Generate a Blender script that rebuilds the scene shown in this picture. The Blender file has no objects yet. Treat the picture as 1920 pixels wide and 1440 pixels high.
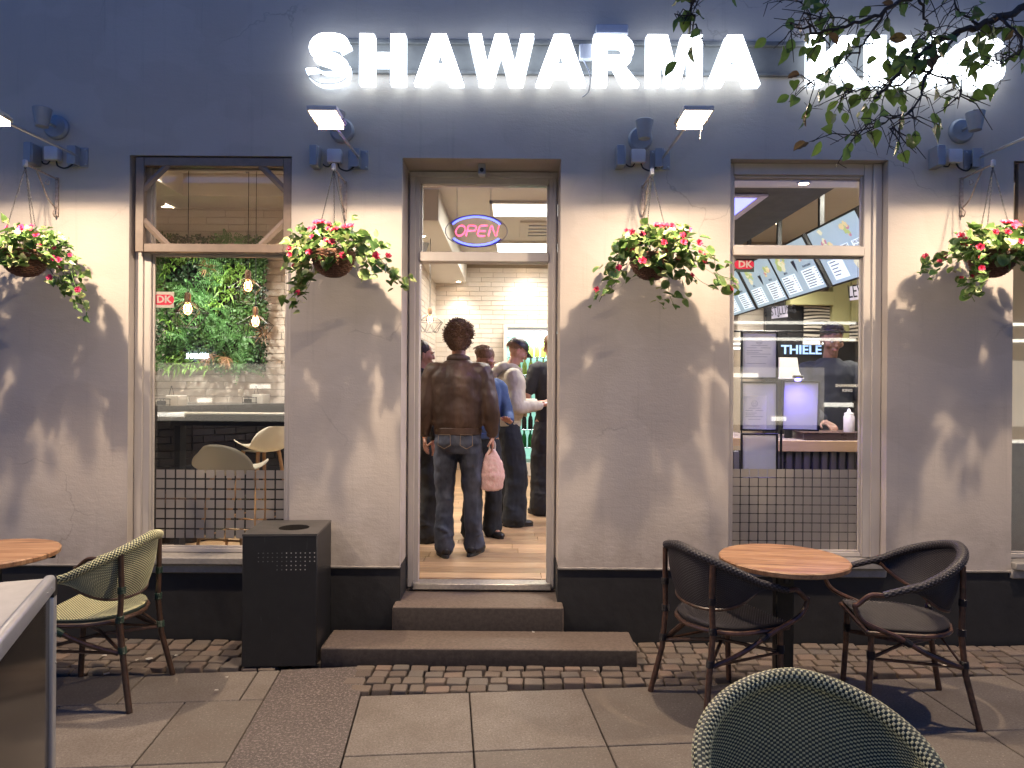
import bpy, bmesh, math, random
from mathutils import Vector, Matrix, Euler, noise
R = math.radians
random.seed(7)
rnd = random.Random(11)
S = bpy.context.scene
COL = S.collection

# ---------------------------------------------------------------- camera
D, F, CAMZ = 4.55, 1331.0, 1.65          # metres to the facade, focal length in photo pixels, eye height
cam = bpy.data.cameras.new('camera'); cam.sensor_width = 36; cam.lens = 36 * F / 1920
cam.clip_start = 0.05; cam.clip_end = 200
camo = bpy.data.objects.new('camera', cam); COL.objects.link(camo)
camo.matrix_world = Matrix.Translation((0, -D, CAMZ)) @ Matrix.Rotation(R(90), 4, 'X') @ Matrix.Rotation(R(0.4), 4, 'Z')
S.camera = camo

# ---------------------------------------------------------------- dusk sky, exposure
w = bpy.data.worlds.new('World'); S.world = w; w.use_nodes = True
nt = w.node_tree; bg = nt.nodes['Background']
sky = nt.nodes.new('ShaderNodeTexSky'); sky.sky_type = 'NISHITA'; sky.sun_disc = False
sky.sun_elevation = R(7.0); sky.sun_rotation = R(10); sky.ozone_density = 9.0; sky.air_density = 1.0; sky.dust_density = 0.1
nt.links.new(sky.outputs[0], bg.inputs[0]); bg.inputs[1].default_value = 0.15
S.view_settings.view_transform = 'Standard'; S.view_settings.look = 'None'
S.view_settings.exposure = 0.9; S.view_settings.gamma = 1.0; S.view_settings.use_curve_mapping = False
S.cycles.use_denoising = True
S.cycles.max_bounces = 8; S.cycles.transparent_max_bounces = 16; S.cycles.sample_clamp_indirect = 4.0
S.cycles.caustics_reflective = False; S.cycles.caustics_refractive = False

FLOOD_W, PANEL_E, SIGN_E = 35.0, 3.4, 4.0

# ---------------------------------------------------------------- helpers
_c, _s = math.cos(R(0.4)), math.sin(R(0.4))
def W(u, v, Z):
    du, dv = u - 960, v - 720
    du, dv = _c * du + _s * dv, -_s * du + _c * dv
    return Vector((du / F * Z, Z - D, CAMZ - dv / F * Z))
def WX(u, v, Z): return W(u, v, Z).x
def WZ(u, v, Z): return W(u, v, Z).z

class MB:
    def __init__(s): s.v = []; s.f = []; s.m = []; s.uv = {}
    def add(s, vs, fs, mi=0):
        o = len(s.v); s.v += [Vector(p) for p in vs]
        s.f += [[i + o for i in f] for f in fs]; s.m += [mi] * len(fs); return s
    def box(s, x0, x1, y0, y1, z0, z1, mi=0):
        vs = [(x, y, z) for z in (z0, z1) for y in (y0, y1) for x in (x0, x1)]
        return s.add(vs, [(0, 2, 3, 1), (4, 5, 7, 6), (0, 1, 5, 4), (2, 6, 7, 3), (0, 4, 6, 2), (1, 3, 7, 5)], mi)
    def bbox(s, x0, x1, y0, y1, z0, z1, b=0.004, mi=0, seg=1):
        bm = bmesh.new(); bmesh.ops.create_cube(bm, size=1)
        for v in bm.verts:
            v.co = Vector(((x0 + x1) / 2 + v.co.x * (x1 - x0), (y0 + y1) / 2 + v.co.y * (y1 - y0), (z0 + z1) / 2 + v.co.z * (z1 - z0)))
        bmesh.ops.bevel(bm, geom=bm.edges[:], offset=b, segments=seg, affect='EDGES', profile=0.5)
        return s.bm(bm, mi)
    def bm(s, bm, mi=0):
        bm.verts.index_update()
        s.add([v.co for v in bm.verts], [[v.index for v in f.verts] for f in bm.faces], mi); bm.free(); return s
    def tube(s, pts, r, n=8, mi=0, closed=False, cap=True, flat=1.0, side=None):
        pts = [Vector(p) for p in pts]; k = len(pts)
        rs = r if isinstance(r, (list, tuple)) else [r] * k
        up = None; rings = []
        for i, p in enumerate(pts):
            if closed: t = pts[(i + 1) % k] - pts[i - 1]
            else: t = pts[min(i + 1, k - 1)] - pts[max(i - 1, 0)]
            if t.length < 1e-9: t = Vector((0, 0, 1))
            t.normalize()
            if up is None:
                up = Vector(side) if side else (Vector((0, 0, 1)) if abs(t.z) < 0.9 else Vector((1, 0, 0)))
            up = up - t * up.dot(t)
            if up.length < 1e-6: up = t.orthogonal()
            up.normalize(); b = t.cross(up)
            rr = rs[i]; ra, rb = (rr if isinstance(rr, (tuple, list)) else (rr, rr * flat))
            rings.append([p + up * (ra * math.cos(a)) + b * (rb * math.sin(a)) for a in [2 * math.pi * j / n for j in range(n)]])
        vs = [q for rg in rings for q in rg]; fs = []
        m = k if closed else k - 1
        for i in range(m):
            a0, a1 = i * n, ((i + 1) % k) * n
            for j in range(n): fs.append((a0 + j, a0 + (j + 1) % n, a1 + (j + 1) % n, a1 + j))
        if cap and not closed:
            fs.append(tuple(range(n))[::-1]); fs.append(tuple((k - 1) * n + j for j in range(n)))
        return s.add(vs, fs, mi)
    def lathe(s, prof, c=(0, 0, 0), n=24, mi=0, M=None):
        vs = []; fs = []
        for r, z in prof:
            for j in range(n):
                a = 2 * math.pi * j / n; p = Vector((r * math.cos(a), r * math.sin(a), z))
                vs.append((M @ p if M else p) + Vector(c))
        for i in range(len(prof) - 1):
            for j in range(n): fs.append((i * n + j, i * n + (j + 1) % n, (i + 1) * n + (j + 1) % n, (i + 1) * n + j))
        if prof[0][0] > 1e-5: fs.append(tuple(range(n))[::-1])
        if prof[-1][0] > 1e-5: fs.append(tuple((len(prof) - 1) * n + j for j in range(n)))
        return s.add(vs, fs, mi)
    def ell(s, c, r, M=None, n=16, m=10, mi=0):
        vs = []; fs = []
        for i in range(m + 1):
            th = math.pi * i / m
            for j in range(n):
                a = 2 * math.pi * j / n
                p = Vector((r[0] * math.sin(th) * math.cos(a), r[1] * math.sin(th) * math.sin(a), -r[2] * math.cos(th)))
                vs.append((M @ p if M else p) + Vector(c))
        for i in range(m):
            for j in range(n): fs.append((i * n + j, i * n + (j + 1) % n, (i + 1) * n + (j + 1) % n, (i + 1) * n + j))
        return s.add(vs, fs, mi)
    def loft(s, rings, n=20, mi=0):
        """rings: (cx, cy, z, rx, ry)"""
        vs = []; fs = []
        for cx, cy, z, rx, ry in rings:
            for j in range(n):
                a = 2 * math.pi * j / n; vs.append((cx + rx * math.cos(a), cy + ry * math.sin(a), z))
        for i in range(len(rings) - 1):
            for j in range(n): fs.append((i * n + j, i * n + (j + 1) % n, (i + 1) * n + (j + 1) % n, (i + 1) * n + j))
        fs.append(tuple(range(n))[::-1]); fs.append(tuple((len(rings) - 1) * n + j for j in range(n)))
        return s.add(vs, fs, mi)
    def prism(s, poly, M, h, mi=0):
        """poly: 2d points, extruded by h along local z, placed by M"""
        k = len(poly)
        vs = [M @ Vector((x, y, 0)) for x, y in poly] + [M @ Vector((x, y, h)) for x, y in poly]
        fs = [tuple(range(k))[::-1], tuple(range(k, 2 * k))] + [(i, (i + 1) % k, k + (i + 1) % k, k + i) for i in range(k)]
        return s.add(vs, fs, mi)
    def mesh(s, name, mats, smooth=False, weld=False):
        me = bpy.data.meshes.new(name); me.from_pydata(s.v, [], s.f)
        for m in (mats if isinstance(mats, (list, tuple)) else [mats]): me.materials.append(m)
        if any(s.m): me.polygons.foreach_set('material_index', s.m)
        bm = bmesh.new(); bm.from_mesh(me)
        if weld: bmesh.ops.remove_doubles(bm, verts=bm.verts[:], dist=1e-5)
        bmesh.ops.recalc_face_normals(bm, faces=bm.faces[:]); bm.to_mesh(me); bm.free()
        if smooth:
            me.polygons.foreach_set('use_smooth', [True] * len(me.polygons))
            try: me.set_sharp_from_angle(angle=R(38))
            except Exception: pass
        me.update(); return me

def obj(name, mb, mats, parent=None, smooth=False, kind=None, label=None, weld=False):
    me = mb.mesh(name, mats, smooth, weld) if isinstance(mb, MB) else mb
    o = bpy.data.objects.new(name, me); COL.objects.link(o)
    if parent: o.parent = parent
    if kind: o['kind'] = kind
    if label: o['label'] = label
    return o
def inst(name, me, parent, M):
    o = bpy.data.objects.new(name, me); COL.objects.link(o); o.parent = parent; o.matrix_local = M; return o
def thing(name, label, cat, loc=(0, 0, 0), rotz=0, group=None):
    o = bpy.data.objects.new(name, None); COL.objects.link(o); o.empty_display_size = 0.1
    o.location = loc; o.rotation_euler = (0, 0, rotz); o['label'] = label; o['category'] = cat
    if group: o['group'] = group
    return o
def part(name, parent, loc=(0, 0, 0), label=None):
    o = bpy.data.objects.new(name, None); COL.objects.link(o); o.parent = parent; o.location = loc; o.empty_display_size = 0.05
    if label: o['label'] = label
    return o
def tag(o, label, cat, group=None):
    o['label'] = label; o['category'] = cat
    if group: o['group'] = group
    return o
def copy_tree(o, parent=None):
    c = o.copy(); COL.objects.link(c); c.parent = parent
    for ch in list(o.children): copy_tree(ch, c)
    return c
def area(name, parent, loc, rot, sx, sy, power, col, spread=180):
    l = bpy.data.lights.new(name, 'AREA'); l.shape = 'RECTANGLE'; l.size = sx; l.size_y = sy; l.energy = power; l.color = col; l.spread = R(spread)
    o = bpy.data.objects.new(name, l); COL.objects.link(o); o.parent = parent; o.location = loc; o.rotation_euler = rot; return o
def point(name, parent, loc, power, col, r=0.03):
    l = bpy.data.lights.new(name, 'POINT'); l.energy = power; l.color = col; l.shadow_soft_size = r
    o = bpy.data.objects.new(name, l); COL.objects.link(o); o.parent = parent; o.location = loc; return o
def spot(name, parent, loc, power, col, ang=80, rot=(0, 0, 0)):
    l = bpy.data.lights.new(name, 'SPOT'); l.energy = power; l.color = col; l.spot_size = R(ang); l.spot_blend = 0.6; l.shadow_soft_size = 0.12
    o = bpy.data.objects.new(name, l); COL.objects.link(o); o.parent = parent; o.location = loc; o.rotation_euler = rot; return o

def arc(c, r, a0, a1, n, plane='xz'):
    out = []
    for i in range(n + 1):
        a = R(a0 + (a1 - a0) * i / n); x, y = r * math.cos(a), r * math.sin(a)
        out.append((c[0] + x, c[1] + y) if len(c) == 2 else (Vector(c) + (Vector((x, 0, y)) if plane == 'xz' else Vector((x, y, 0)) if plane == 'xy' else Vector((0, x, y)))))
    return out
def smooth_path(pts, n=6):
    pts = [Vector(p) for p in pts]; out = []
    for i in range(len(pts) - 1):
        p0, p1, p2, p3 = pts[max(i - 1, 0)], pts[i], pts[i + 1], pts[min(i + 2, len(pts) - 1)]
        for j in range(n):
            t = j / n
            out.append(0.5 * ((2 * p1) + (p2 - p0) * t + (2 * p0 - 5 * p1 + 4 * p2 - p3) * t * t + (3 * p1 - p0 - 3 * p2 + p3) * t ** 3))
    out.append(pts[-1]); return out

# ---------------------------------------------------------------- materials
class NT:
    def __init__(s, name):
        s.m = bpy.data.materials.new(name); s.m.use_nodes = True; s.t = s.m.node_tree; s.b = s.t.nodes['Principled BSDF']; s.out = s.t.nodes['Material Output']
    def n(s, typ, **kw):
        nd = s.t.nodes.new('ShaderNode' + typ)
        for k, v in kw.items():
            if k in nd.inputs: nd.inputs[k].default_value = v
            else: setattr(nd, k, v)
        return nd
    def l(s, a, b): s.t.links.new(a, b)
    def ramp(s, fac, stops):
        r = s.n('ValToRGB'); s.l(fac, r.inputs[0]); e = r.color_ramp.elements
        while len(e) < len(stops): e.new(0.5)
        for i, (p, c) in enumerate(stops):
            e[i].position = p; e[i].color = (*c, 1) if len(c) == 3 else c
        return r.outputs[0]
    def mix(s, fac, a, b, mode='MIX'):
        m = s.n('Mix', data_type='RGBA', blend_type=mode)
        for i, x in ((0, fac), (6, a), (7, b)):
            if hasattr(x, 'links'): s.l(x, m.inputs[i])
            elif i == 0: m.inputs[0].default_value = x
            else: m.inputs[i].default_value = (*x, 1)
        return m.outputs[2]
    def coord(s, scale=(1, 1, 1), kind='Object', rot=(0, 0, 0)):
        tc = s.n('TexCoord'); mp = s.n('Mapping'); mp.inputs['Scale'].default_value = scale; mp.inputs['Rotation'].default_value = rot
        s.l(tc.outputs[kind], mp.inputs[0]); return mp.outputs[0]
    def noise(s, vec, scale, detail=5, rough=0.6):
        nn = s.n('TexNoise'); nn.inputs['Scale'].default_value = scale; nn.inputs['Detail'].default_value = detail; nn.inputs['Roughness'].default_value = rough
        if vec is not None: s.l(vec, nn.inputs['Vector'])
        return nn.outputs['Fac']
    def bump(s, h, strength=0.3, dist=0.01, prev=None):
        b = s.n('Bump'); b.inputs['Strength'].default_value = strength; b.inputs['Distance'].default_value = dist; s.l(h, b.inputs['Height'])
        if prev is not None: s.l(prev, b.inputs['Normal'])
        s.l(b.outputs[0], s.b.inputs['Normal']); return b.outputs[0]
    def rand(s): return s.n('ObjectInfo').outputs['Random']

def plain(name, col, rough=0.6, metal=0.0, var=0.12, scale=20, bump=0.0, bdist=0.003, stretch=(1, 1, 1), spec=0.5, detail=5, rndvar=0.0):
    t = NT(name); v = t.coord(stretch); f = t.noise(v, scale, detail)
    c = t.mix(f, tuple(x * (1 - var * 1.6) for x in col), tuple(min(1, x * (1 + var * 1.6)) for x in col))
    if rndvar:
        r = t.n('MapRange'); t.l(t.rand(), r.inputs[0]); r.inputs[3].default_value = 1 - rndvar; r.inputs[4].default_value = 1 + rndvar
        h = t.n('HueSaturation'); t.l(c, h.inputs['Color']); t.l(r.outputs[0], h.inputs['Value']); c = h.outputs[0]
    t.l(c, t.b.inputs['Base Color']); t.b.inputs['Roughness'].default_value = rough; t.b.inputs['Metallic'].default_value = metal
    t.b.inputs['Specular IOR Level'].default_value = spec
    rr = t.n('MapRange'); t.l(t.noise(v, scale * 0.4, 3), rr.inputs[0]); rr.inputs[3].default_value = max(0, rough - 0.12); rr.inputs[4].default_value = min(1, rough + 0.12); t.l(rr.outputs[0], t.b.inputs['Roughness'])
    if bump: t.bump(f, bump, bdist)
    return t.m
def emit(name, col, e):
    t = NT(name); t.b.inputs['Base Color'].default_value = (*[0.8 * c for c in col], 1)
    t.b.inputs['Emission Color'].default_value = (*col, 1); t.b.inputs['Emission Strength'].default_value = e; return t.m
def glassmat(name, tint=(0.97, 0.98, 0.97), refl=1.0):
    t = NT(name); t.t.nodes.remove(t.b)
    tr = t.n('BsdfTransparent'); tr.inputs[0].default_value = (*tint, 1); g = t.n('BsdfGlossy'); g.inputs['Roughness'].default_value = 0.015
    f = t.n('Fresnel'); f.inputs[0].default_value = 1.5; mu = t.n('Math', operation='MULTIPLY'); t.l(f.outputs[0], mu.inputs[0]); mu.inputs[1].default_value = refl
    mx = t.n('MixShader'); t.l(mu.outputs[0], mx.inputs[0]); t.l(tr.outputs[0], mx.inputs[1]); t.l(g.outputs[0], mx.inputs[2]); t.l(mx.outputs[0], t.out.inputs[0]); return t.m

def plaster():
    t = NT('painted plaster'); v = t.coord()
    big = t.noise(v, 0.8, 4); mid = t.noise(v, 6, 6)
    c = t.mix(big, (0.42, 0.375, 0.335), (0.51, 0.46, 0.415))
    c = t.mix(t.ramp(mid, [(0.45, (0, 0, 0)), (0.8, (0.25, 0.25, 0.25))]), c, (0.36, 0.33, 0.31))
    # grime: small dark spots and faint drips of their own shape
    vs = t.coord((1, 1, 0.25)); sp = t.n('TexVoronoi'); sp.inputs['Scale'].default_value = 2.6; t.l(vs, sp.inputs['Vector']); 
    n2 = t.noise(v, 30, 4); ad = t.n('Math', operation='MULTIPLY_ADD'); t.l(n2, ad.inputs[0]); ad.inputs[1].default_value = 0.07; t.l(sp.outputs['Distance'], ad.inputs[2])
    c = t.mix(t.ramp(ad.outputs[0], [(0.035, (0.75, 0.75, 0.75)), (0.065, (0, 0, 0))]), c, (0.16, 0.15, 0.16))
    dr_ = t.noise(t.coord((9, 1, 0.35)), 1.6, 6, 0.75)
    c = t.mix(t.ramp(dr_, [(0.56, (0,) * 3), (0.80, (0.5,) * 3)]), c, (0.27, 0.24, 0.22))
    pt = t.noise(t.coord((1, 1, 1.3)), 1.7, 2, 0.5); c = t.mix(t.ramp(pt, [(0.50, (0,) * 3), (0.53, (0.16,) * 3)]), c, (0.60, 0.56, 0.52))
    cr = t.n('TexVoronoi', feature='DISTANCE_TO_EDGE'); cr.inputs['Scale'].default_value = 0.75
    wv_ = t.n('VectorMath', operation='MULTIPLY_ADD'); nv = t.n('TexNoise'); nv.inputs['Scale'].default_value = 5; nv.inputs['Detail'].default_value = 6; t.l(v, nv.inputs['Vector']); t.l(nv.outputs['Color'], wv_.inputs[0]); wv_.inputs[1].default_value = (.25, .25, .25); t.l(v, wv_.inputs[2]); t.l(wv_.outputs[0], cr.inputs['Vector'])
    cm_ = t.n('Math', operation='MULTIPLY'); t.l(t.ramp(cr.outputs['Distance'], [(0.0, (1,) * 3), (0.004, (0,) * 3)]), cm_.inputs[0]); t.l(t.ramp(t.noise(v, 0.9, 2), [(0.54, (0,) * 3), (0.62, (0.38,) * 3)]), cm_.inputs[1])
    c = t.mix(cm_.outputs[0], c, (0.15, 0.13, 0.12))
    # dirt splash near the pavement
    sx = t.n('SeparateXYZ'); t.l(v, sx.inputs[0]); mr = t.n('MapRange'); t.l(sx.outputs[2], mr.inputs[0]); mr.inputs[1].default_value = 0.45; mr.inputs[2].default_value = 0.95; mr.inputs[3].default_value = 1; mr.inputs[4].default_value = 0
    mm = t.n('Math', operation='MULTIPLY'); t.l(mr.outputs[0], mm.inputs[0]); t.l(t.ramp(t.noise(v, 5, 6, 0.7), [(0.42, (0, 0, 0)), (0.75, (0.8, 0.8, 0.8))]), mm.inputs[1])
    c = t.mix(mm.outputs[0], c, (0.26, 0.22, 0.18))
    t.l(c, t.b.inputs['Base Color']); t.b.inputs['Roughness'].default_value = 0.72; t.b.inputs['Specular IOR Level'].default_value = 0.3
    b1 = t.bump(t.noise(t.coord((1, 1, 2.6)), 16, 5, 0.55), 0.2, 0.007)
    b2 = t.bump(t.noise(v, 90, 3, 0.6), 0.3, 0.003, b1)
    # trowel ridges
    vo = t.n('TexVoronoi'); vo.inputs['Scale'].default_value = 9; vo.feature = 'SMOOTH_F1'; t.l(t.coord((0.6, 1, 2.0)), vo.inputs['Vector'])
    t.bump(vo.outputs['Distance'], 0.15, 0.004, b2)
    return t.m
M = {}
M['plaster'] = plaster()
M['plinth'] = plain('black plinth paint', (0.014, 0.014, 0.016), 0.62, var=0.35, scale=12, bump=0.5, bdist=0.006, detail=8)
M['ptrim'] = plain('weathered plinth lip', (0.24, 0.22, 0.2), 0.8, var=0.4, scale=14, bump=0.4)
M['frame'] = plain('pale window paint', (0.50, 0.46, 0.42), 0.45, var=0.1, scale=9, bump=0.12, stretch=(1, 1, 0.3))
M['brownframe'] = plain('brown screen frame', (0.20, 0.15, 0.115), 0.5, var=0.2, scale=18, bump=0.15)
M['steel'] = plain('galvanised steel', (0.42, 0.43, 0.46), 0.4, 0.7, var=0.12, scale=14)
M['greypaint'] = plain('grey metal paint', (0.30, 0.31, 0.34), 0.45, 0.2, var=0.12, scale=14)
M['whiteplastic'] = plain('pale grey plastic', (0.55, 0.55, 0.6), 0.5, var=0.08, scale=20)
M['blackmetal'] = plain('black metal', (0.012, 0.012, 0.013), 0.45, 0.3, var=0.3, scale=30)
M['rust'] = plain('flaking bracket', (0.34, 0.28, 0.25), 0.65, 0.4, var=0.6, scale=60, bump=0.4)
M['cable'] = plain('black cable', (0.01, 0.01, 0.01), 0.5)
M['step'] = plain('worn granite step', (0.115, 0.088, 0.072), 0.75, var=0.42, scale=55, bump=0.6, bdist=0.006, detail=8)
M['sill'] = plain('stone sill', (0.26, 0.245, 0.225), 0.7, var=0.2, scale=40, bump=0.3)
M['glass'] = glassmat('window glass', refl=1.5)
M['cream'] = plain('cream paint', (0.58, 0.54, 0.48), 0.6, var=0.05, scale=3)
M['creamceil'] = plain('ceiling paint', (0.62, 0.59, 0.54), 0.7, var=0.04, scale=3)
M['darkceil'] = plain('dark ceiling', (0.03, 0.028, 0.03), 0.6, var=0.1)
M['woodlegs'] = plain('light oak', (0.42, 0.25, 0.12), 0.45, var=0.2, scale=20, stretch=(1, 1, 0.1))
M['shell'] = plain('cream plastic shell', (0.66, 0.62, 0.55), 0.4, var=0.03, bump=0.05)
M['paper'] = plain('white paper', (0.75, 0.73, 0.68), 0.8, var=0.03)
_t = M['paper'].node_tree; _tl = _t.nodes.new('ShaderNodeBsdfTranslucent'); _tl.inputs[0].default_value = (.75, .72, .66, 1); _mx = _t.nodes.new('ShaderNodeMixShader'); _mx.inputs[0].default_value = .62
_t.links.new(_t.nodes['Principled BSDF'].outputs[0], _mx.inputs[1]); _t.links.new(_tl.outputs[0], _mx.inputs[2]); _t.links.new(_mx.outputs[0], _t.nodes['Material Output'].inputs[0])
M['ink'] = plain('black ink', (0.02, 0.02, 0.03), 0.6)
M['greyink'] = plain('grey ink', (0.25, 0.25, 0.25), 0.6)
M['chrome'] = plain('chrome', (0.6, 0.6, 0.6), 0.2, 1.0, var=0.05)

def tilemat():
    t = NT('glazed white tile'); v = t.coord(); r = t.rand()
    c = t.ramp(r, [(0.0, (0.56, 0.51, 0.45)), (0.5, (0.66, 0.61, 0.55)), (1.0, (0.72, 0.68, 0.62))])
    t.l(t.mix(t.noise(v, 8, 4), c, (0.60, 0.53, 0.45)), t.b.inputs['Base Color']); t.b.inputs['Roughness'].default_value = 0.3
    t.bump(t.noise(v, 14, 3), 0.25, 0.01); return t.m
M['tile'] = tilemat()
M['grout'] = plain('tile grout', (0.32, 0.26, 0.2), 0.85, var=0.1)
def cobblemat():
    t = NT('granite sett'); v = t.coord(); r = t.rand()
    c = t.ramp(r, [(0.0, (0.10, 0.075, 0.06)), (0.35, (0.17, 0.13, 0.098)), (0.7, (0.135, 0.12, 0.105)), (1.0, (0.23, 0.16, 0.12))])
    c = t.mix(t.ramp(t.noise(v, 130, 3), [(0.35, (0, 0, 0)), (0.75, (0.6, 0.6, 0.6))]), c, (0.12, 0.1, 0.09))
    c = t.mix(t.ramp(t.noise(v, 25, 5), [(0.5, (0, 0, 0)), (0.85, (0.5, 0.5, 0.5))]), c, (0.35, 0.29, 0.24))
    t.l(c, t.b.inputs['Base Color']); t.b.inputs['Roughness'].default_value = 0.62
    t.bump(t.noise(v, 45, 6), 0.7, 0.01); return t.m
M['cobble'] = cobblemat()
M['joint'] = plain('dirt joints', (0.045, 0.035, 0.028), 0.9, var=0.5, scale=60, bump=0.8, bdist=0.01)
def slabmat():
    t = NT('concrete paving slab'); v = t.coord(kind='Object'); r = t.rand()
    c = t.ramp(r, [(0, (0.145, 0.130, 0.112)), (0.5, (0.185, 0.166, 0.144)), (1, (0.225, 0.20, 0.175))])
    c = t.mix(t.ramp(t.noise(v, 95, 3, 0.8), [(0.35, (0.0,) * 3), (0.65, (0.95,) * 3)]), c, (0.10, 0.082, 0.07))
    c = t.mix(t.ramp(t.noise(v, 75, 3, 0.8), [(0.58, (0,) * 3), (0.72, (0.7,) * 3)]), c, (0.42, 0.36, 0.30))
    c = t.mix(t.ramp(t.noise(v, 3.5, 7, 0.7), [(0.42, (0,) * 3), (0.72, (0.75,) * 3)]), c, (0.10, 0.078, 0.062))
    gv = t.n('TexVoronoi'); gv.inputs['Scale'].default_value = 3.2; t.l(v, gv.inputs['Vector'])
    c = t.mix(t.ramp(gv.outputs['Distance'], [(0.045, (0.8,) * 3), (0.06, (0,) * 3)]), c, (0.07, 0.06, 0.055))
    gv2 = t.n('TexVoronoi'); gv2.inputs['Scale'].default_value = 2.1; t.l(t.coord((1.3, 1, 1), rot=(0, 0, .8)), gv2.inputs['Vector'])
    c = t.mix(t.ramp(gv2.outputs['Distance'], [(0.03, (0.6,) * 3), (0.042, (0,) * 3)]), c, (0.42, 0.38, 0.34))
    t.l(c, t.b.inputs['Base Color']); t.b.inputs['Roughness'].default_value = 0.68
    t.bump(t.noise(v, 180, 3), 0.5, 0.003); return t.m
M['slab'] = slabmat()
def asphaltmat():
    t = NT('dark granite band'); v = t.coord()
    c = t.mix(t.noise(v, 5, 6), (0.055, 0.045, 0.042), (0.10, 0.08, 0.072))
    c = t.mix(t.ramp(t.noise(v, 75, 4, 0.85), [(0.50, (0,) * 3), (0.66, (0.85,) * 3)]), c, (0.33, 0.28, 0.26))
    c = t.mix(t.ramp(t.noise(t.coord((1, 3, 1)), 9, 6, 0.75), [(0.62, (0,) * 3), (0.74, (0.5,) * 3)]), c, (0.4, 0.34, 0.32))
    t.l(c, t.b.inputs['Base Color']); t.b.inputs['Roughness'].default_value = 0.6
    t.bump(t.noise(v, 170, 4), 0.8, 0.005); return t.m
M['band'] = asphaltmat()
def woodtable():
    t = NT('laminated wood top'); v = t.coord((0.9, 12, 1)); f = t.noise(v, 2.6, 9, 0.72)
    c = t.ramp(f, [(0.36, (0.09, 0.045, 0.027)), (0.46, (0.27, 0.145, 0.08)), (0.55, (0.43, 0.26, 0.15)), (0.68, (0.19, 0.10, 0.058))])
    wv = t.n('TexWave'); wv.inputs['Scale'].default_value = 1.4; wv.inputs['Distortion'].default_value = 3; wv.bands_direction = 'Y'; t.l(t.coord((0.15, 1.6, 1)), wv.inputs['Vector'])
    c = t.mix(t.ramp(wv.outputs['Fac'], [(0.2, (0.45,) * 3), (0.6, (0,) * 3)]), c, (0.24, 0.11, 0.055))
    t.l(c, t.b.inputs['Base Color']); t.b.inputs['Roughness'].default_value = 0.42; t.bump(f, 0.08, 0.002); return t.m
M['tablewood'] = woodtable()
def plankmat():
    t = NT('oak floor plank'); v = t.coord((0.9, 9, 1)); r = t.rand(); f = t.noise(v, 3, 8, 0.65)
    a = t.ramp(f, [(0.3, (0.26, 0.145, 0.075)), (0.5, (0.42, 0.27, 0.15)), (0.7, (0.52, 0.36, 0.21))])
    h = t.n('HueSaturation'); t.l(a, h.inputs['Color']); mr = t.n('MapRange'); t.l(r, mr.inputs[0]); mr.inputs[3].default_value = 0.72; mr.inputs[4].default_value = 1.25; t.l(mr.outputs[0], h.inputs['Value'])
    t.l(h.outputs[0], t.b.inputs['Base Color']); t.b.inputs['Roughness'].default_value = 0.35; t.bump(f, 0.1, 0.002); return t.m
M['plank'] = plankmat()
def leafmat(name, a, b, rim=None, rough=0.45, trans=0.25):
    t = NT(name); r = t.rand(); v = t.coord(kind='Object')
    c = t.ramp(r, [(0, a), (1, b)])
    if rim is not None:
        # variegated: pale margin that follows the leaf's own edge (local radius), broken by noise
        ln = t.n('VectorMath', operation='LENGTH'); t.l(v, ln.inputs[0])
        ad = t.n('Math', operation='MULTIPLY_ADD'); t.l(t.noise(v, 1.6, 3), ad.inputs[0]); ad.inputs[1].default_value = 0.9; t.l(ln.outputs['Value'], ad.inputs[2])
        c = t.mix(t.ramp(ad.outputs[0], [(0.80, (0,) * 3), (0.98, (1,) * 3)]), c, rim)
    c = t.mix(t.noise(v, 7, 4), c, tuple(x * 0.65 for x in b))
    t.l(c, t.b.inputs['Base Color']); t.b.inputs['Roughness'].default_value = rough
    tl = t.n('BsdfTranslucent'); t.l(c, tl.inputs[0]); mx = t.n('MixShader'); mx.inputs[0].default_value = trans
    t.l(t.b.outputs[0], mx.inputs[1]); t.l(tl.outputs[0], mx.inputs[2]); t.l(mx.outputs[0], t.out.inputs[0]); return t.m
M['leafv'] = leafmat('variegated leaf', (0.06, 0.16, 0.04), (0.16, 0.27, 0.07), rim=(0.62, 0.66, 0.30))
M['leafg'] = leafmat('green leaf', (0.04, 0.12, 0.03), (0.14, 0.25, 0.06))
M['leafl'] = leafmat('pale margin leaf', (0.30, 0.36, 0.14), (0.48, 0.52, 0.24))
M['leaft'] = leafmat('tree leaf', (0.06, 0.13, 0.03), (0.13, 0.22, 0.05), rough=0.5, trans=0.35)
M['leafy'] = leafmat('yellowing leaf', (0.20, 0.15, 0.035), (0.12, 0.07, 0.025), trans=0.3)
M['bark'] = plain('dark bark', (0.035, 0.028, 0.024), 0.85, var=0.4, scale=40, bump=0.6)
M['redpetal'] = plain('red petal', (0.62, 0.035, 0.10), 0.5, var=0.3, scale=8, rndvar=0.3)
M['pinkpetal'] = plain('magenta petal', (0.62, 0.05, 0.16), 0.5, var=0.3, scale=8, rndvar=0.3)
M['wicker'] = plain('brown wicker', (0.16, 0.075, 0.05), 0.55, var=0.3, scale=60, bump=0.3)
M['soil'] = plain('dark soil', (0.02, 0.016, 0.012), 0.95)
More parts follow.
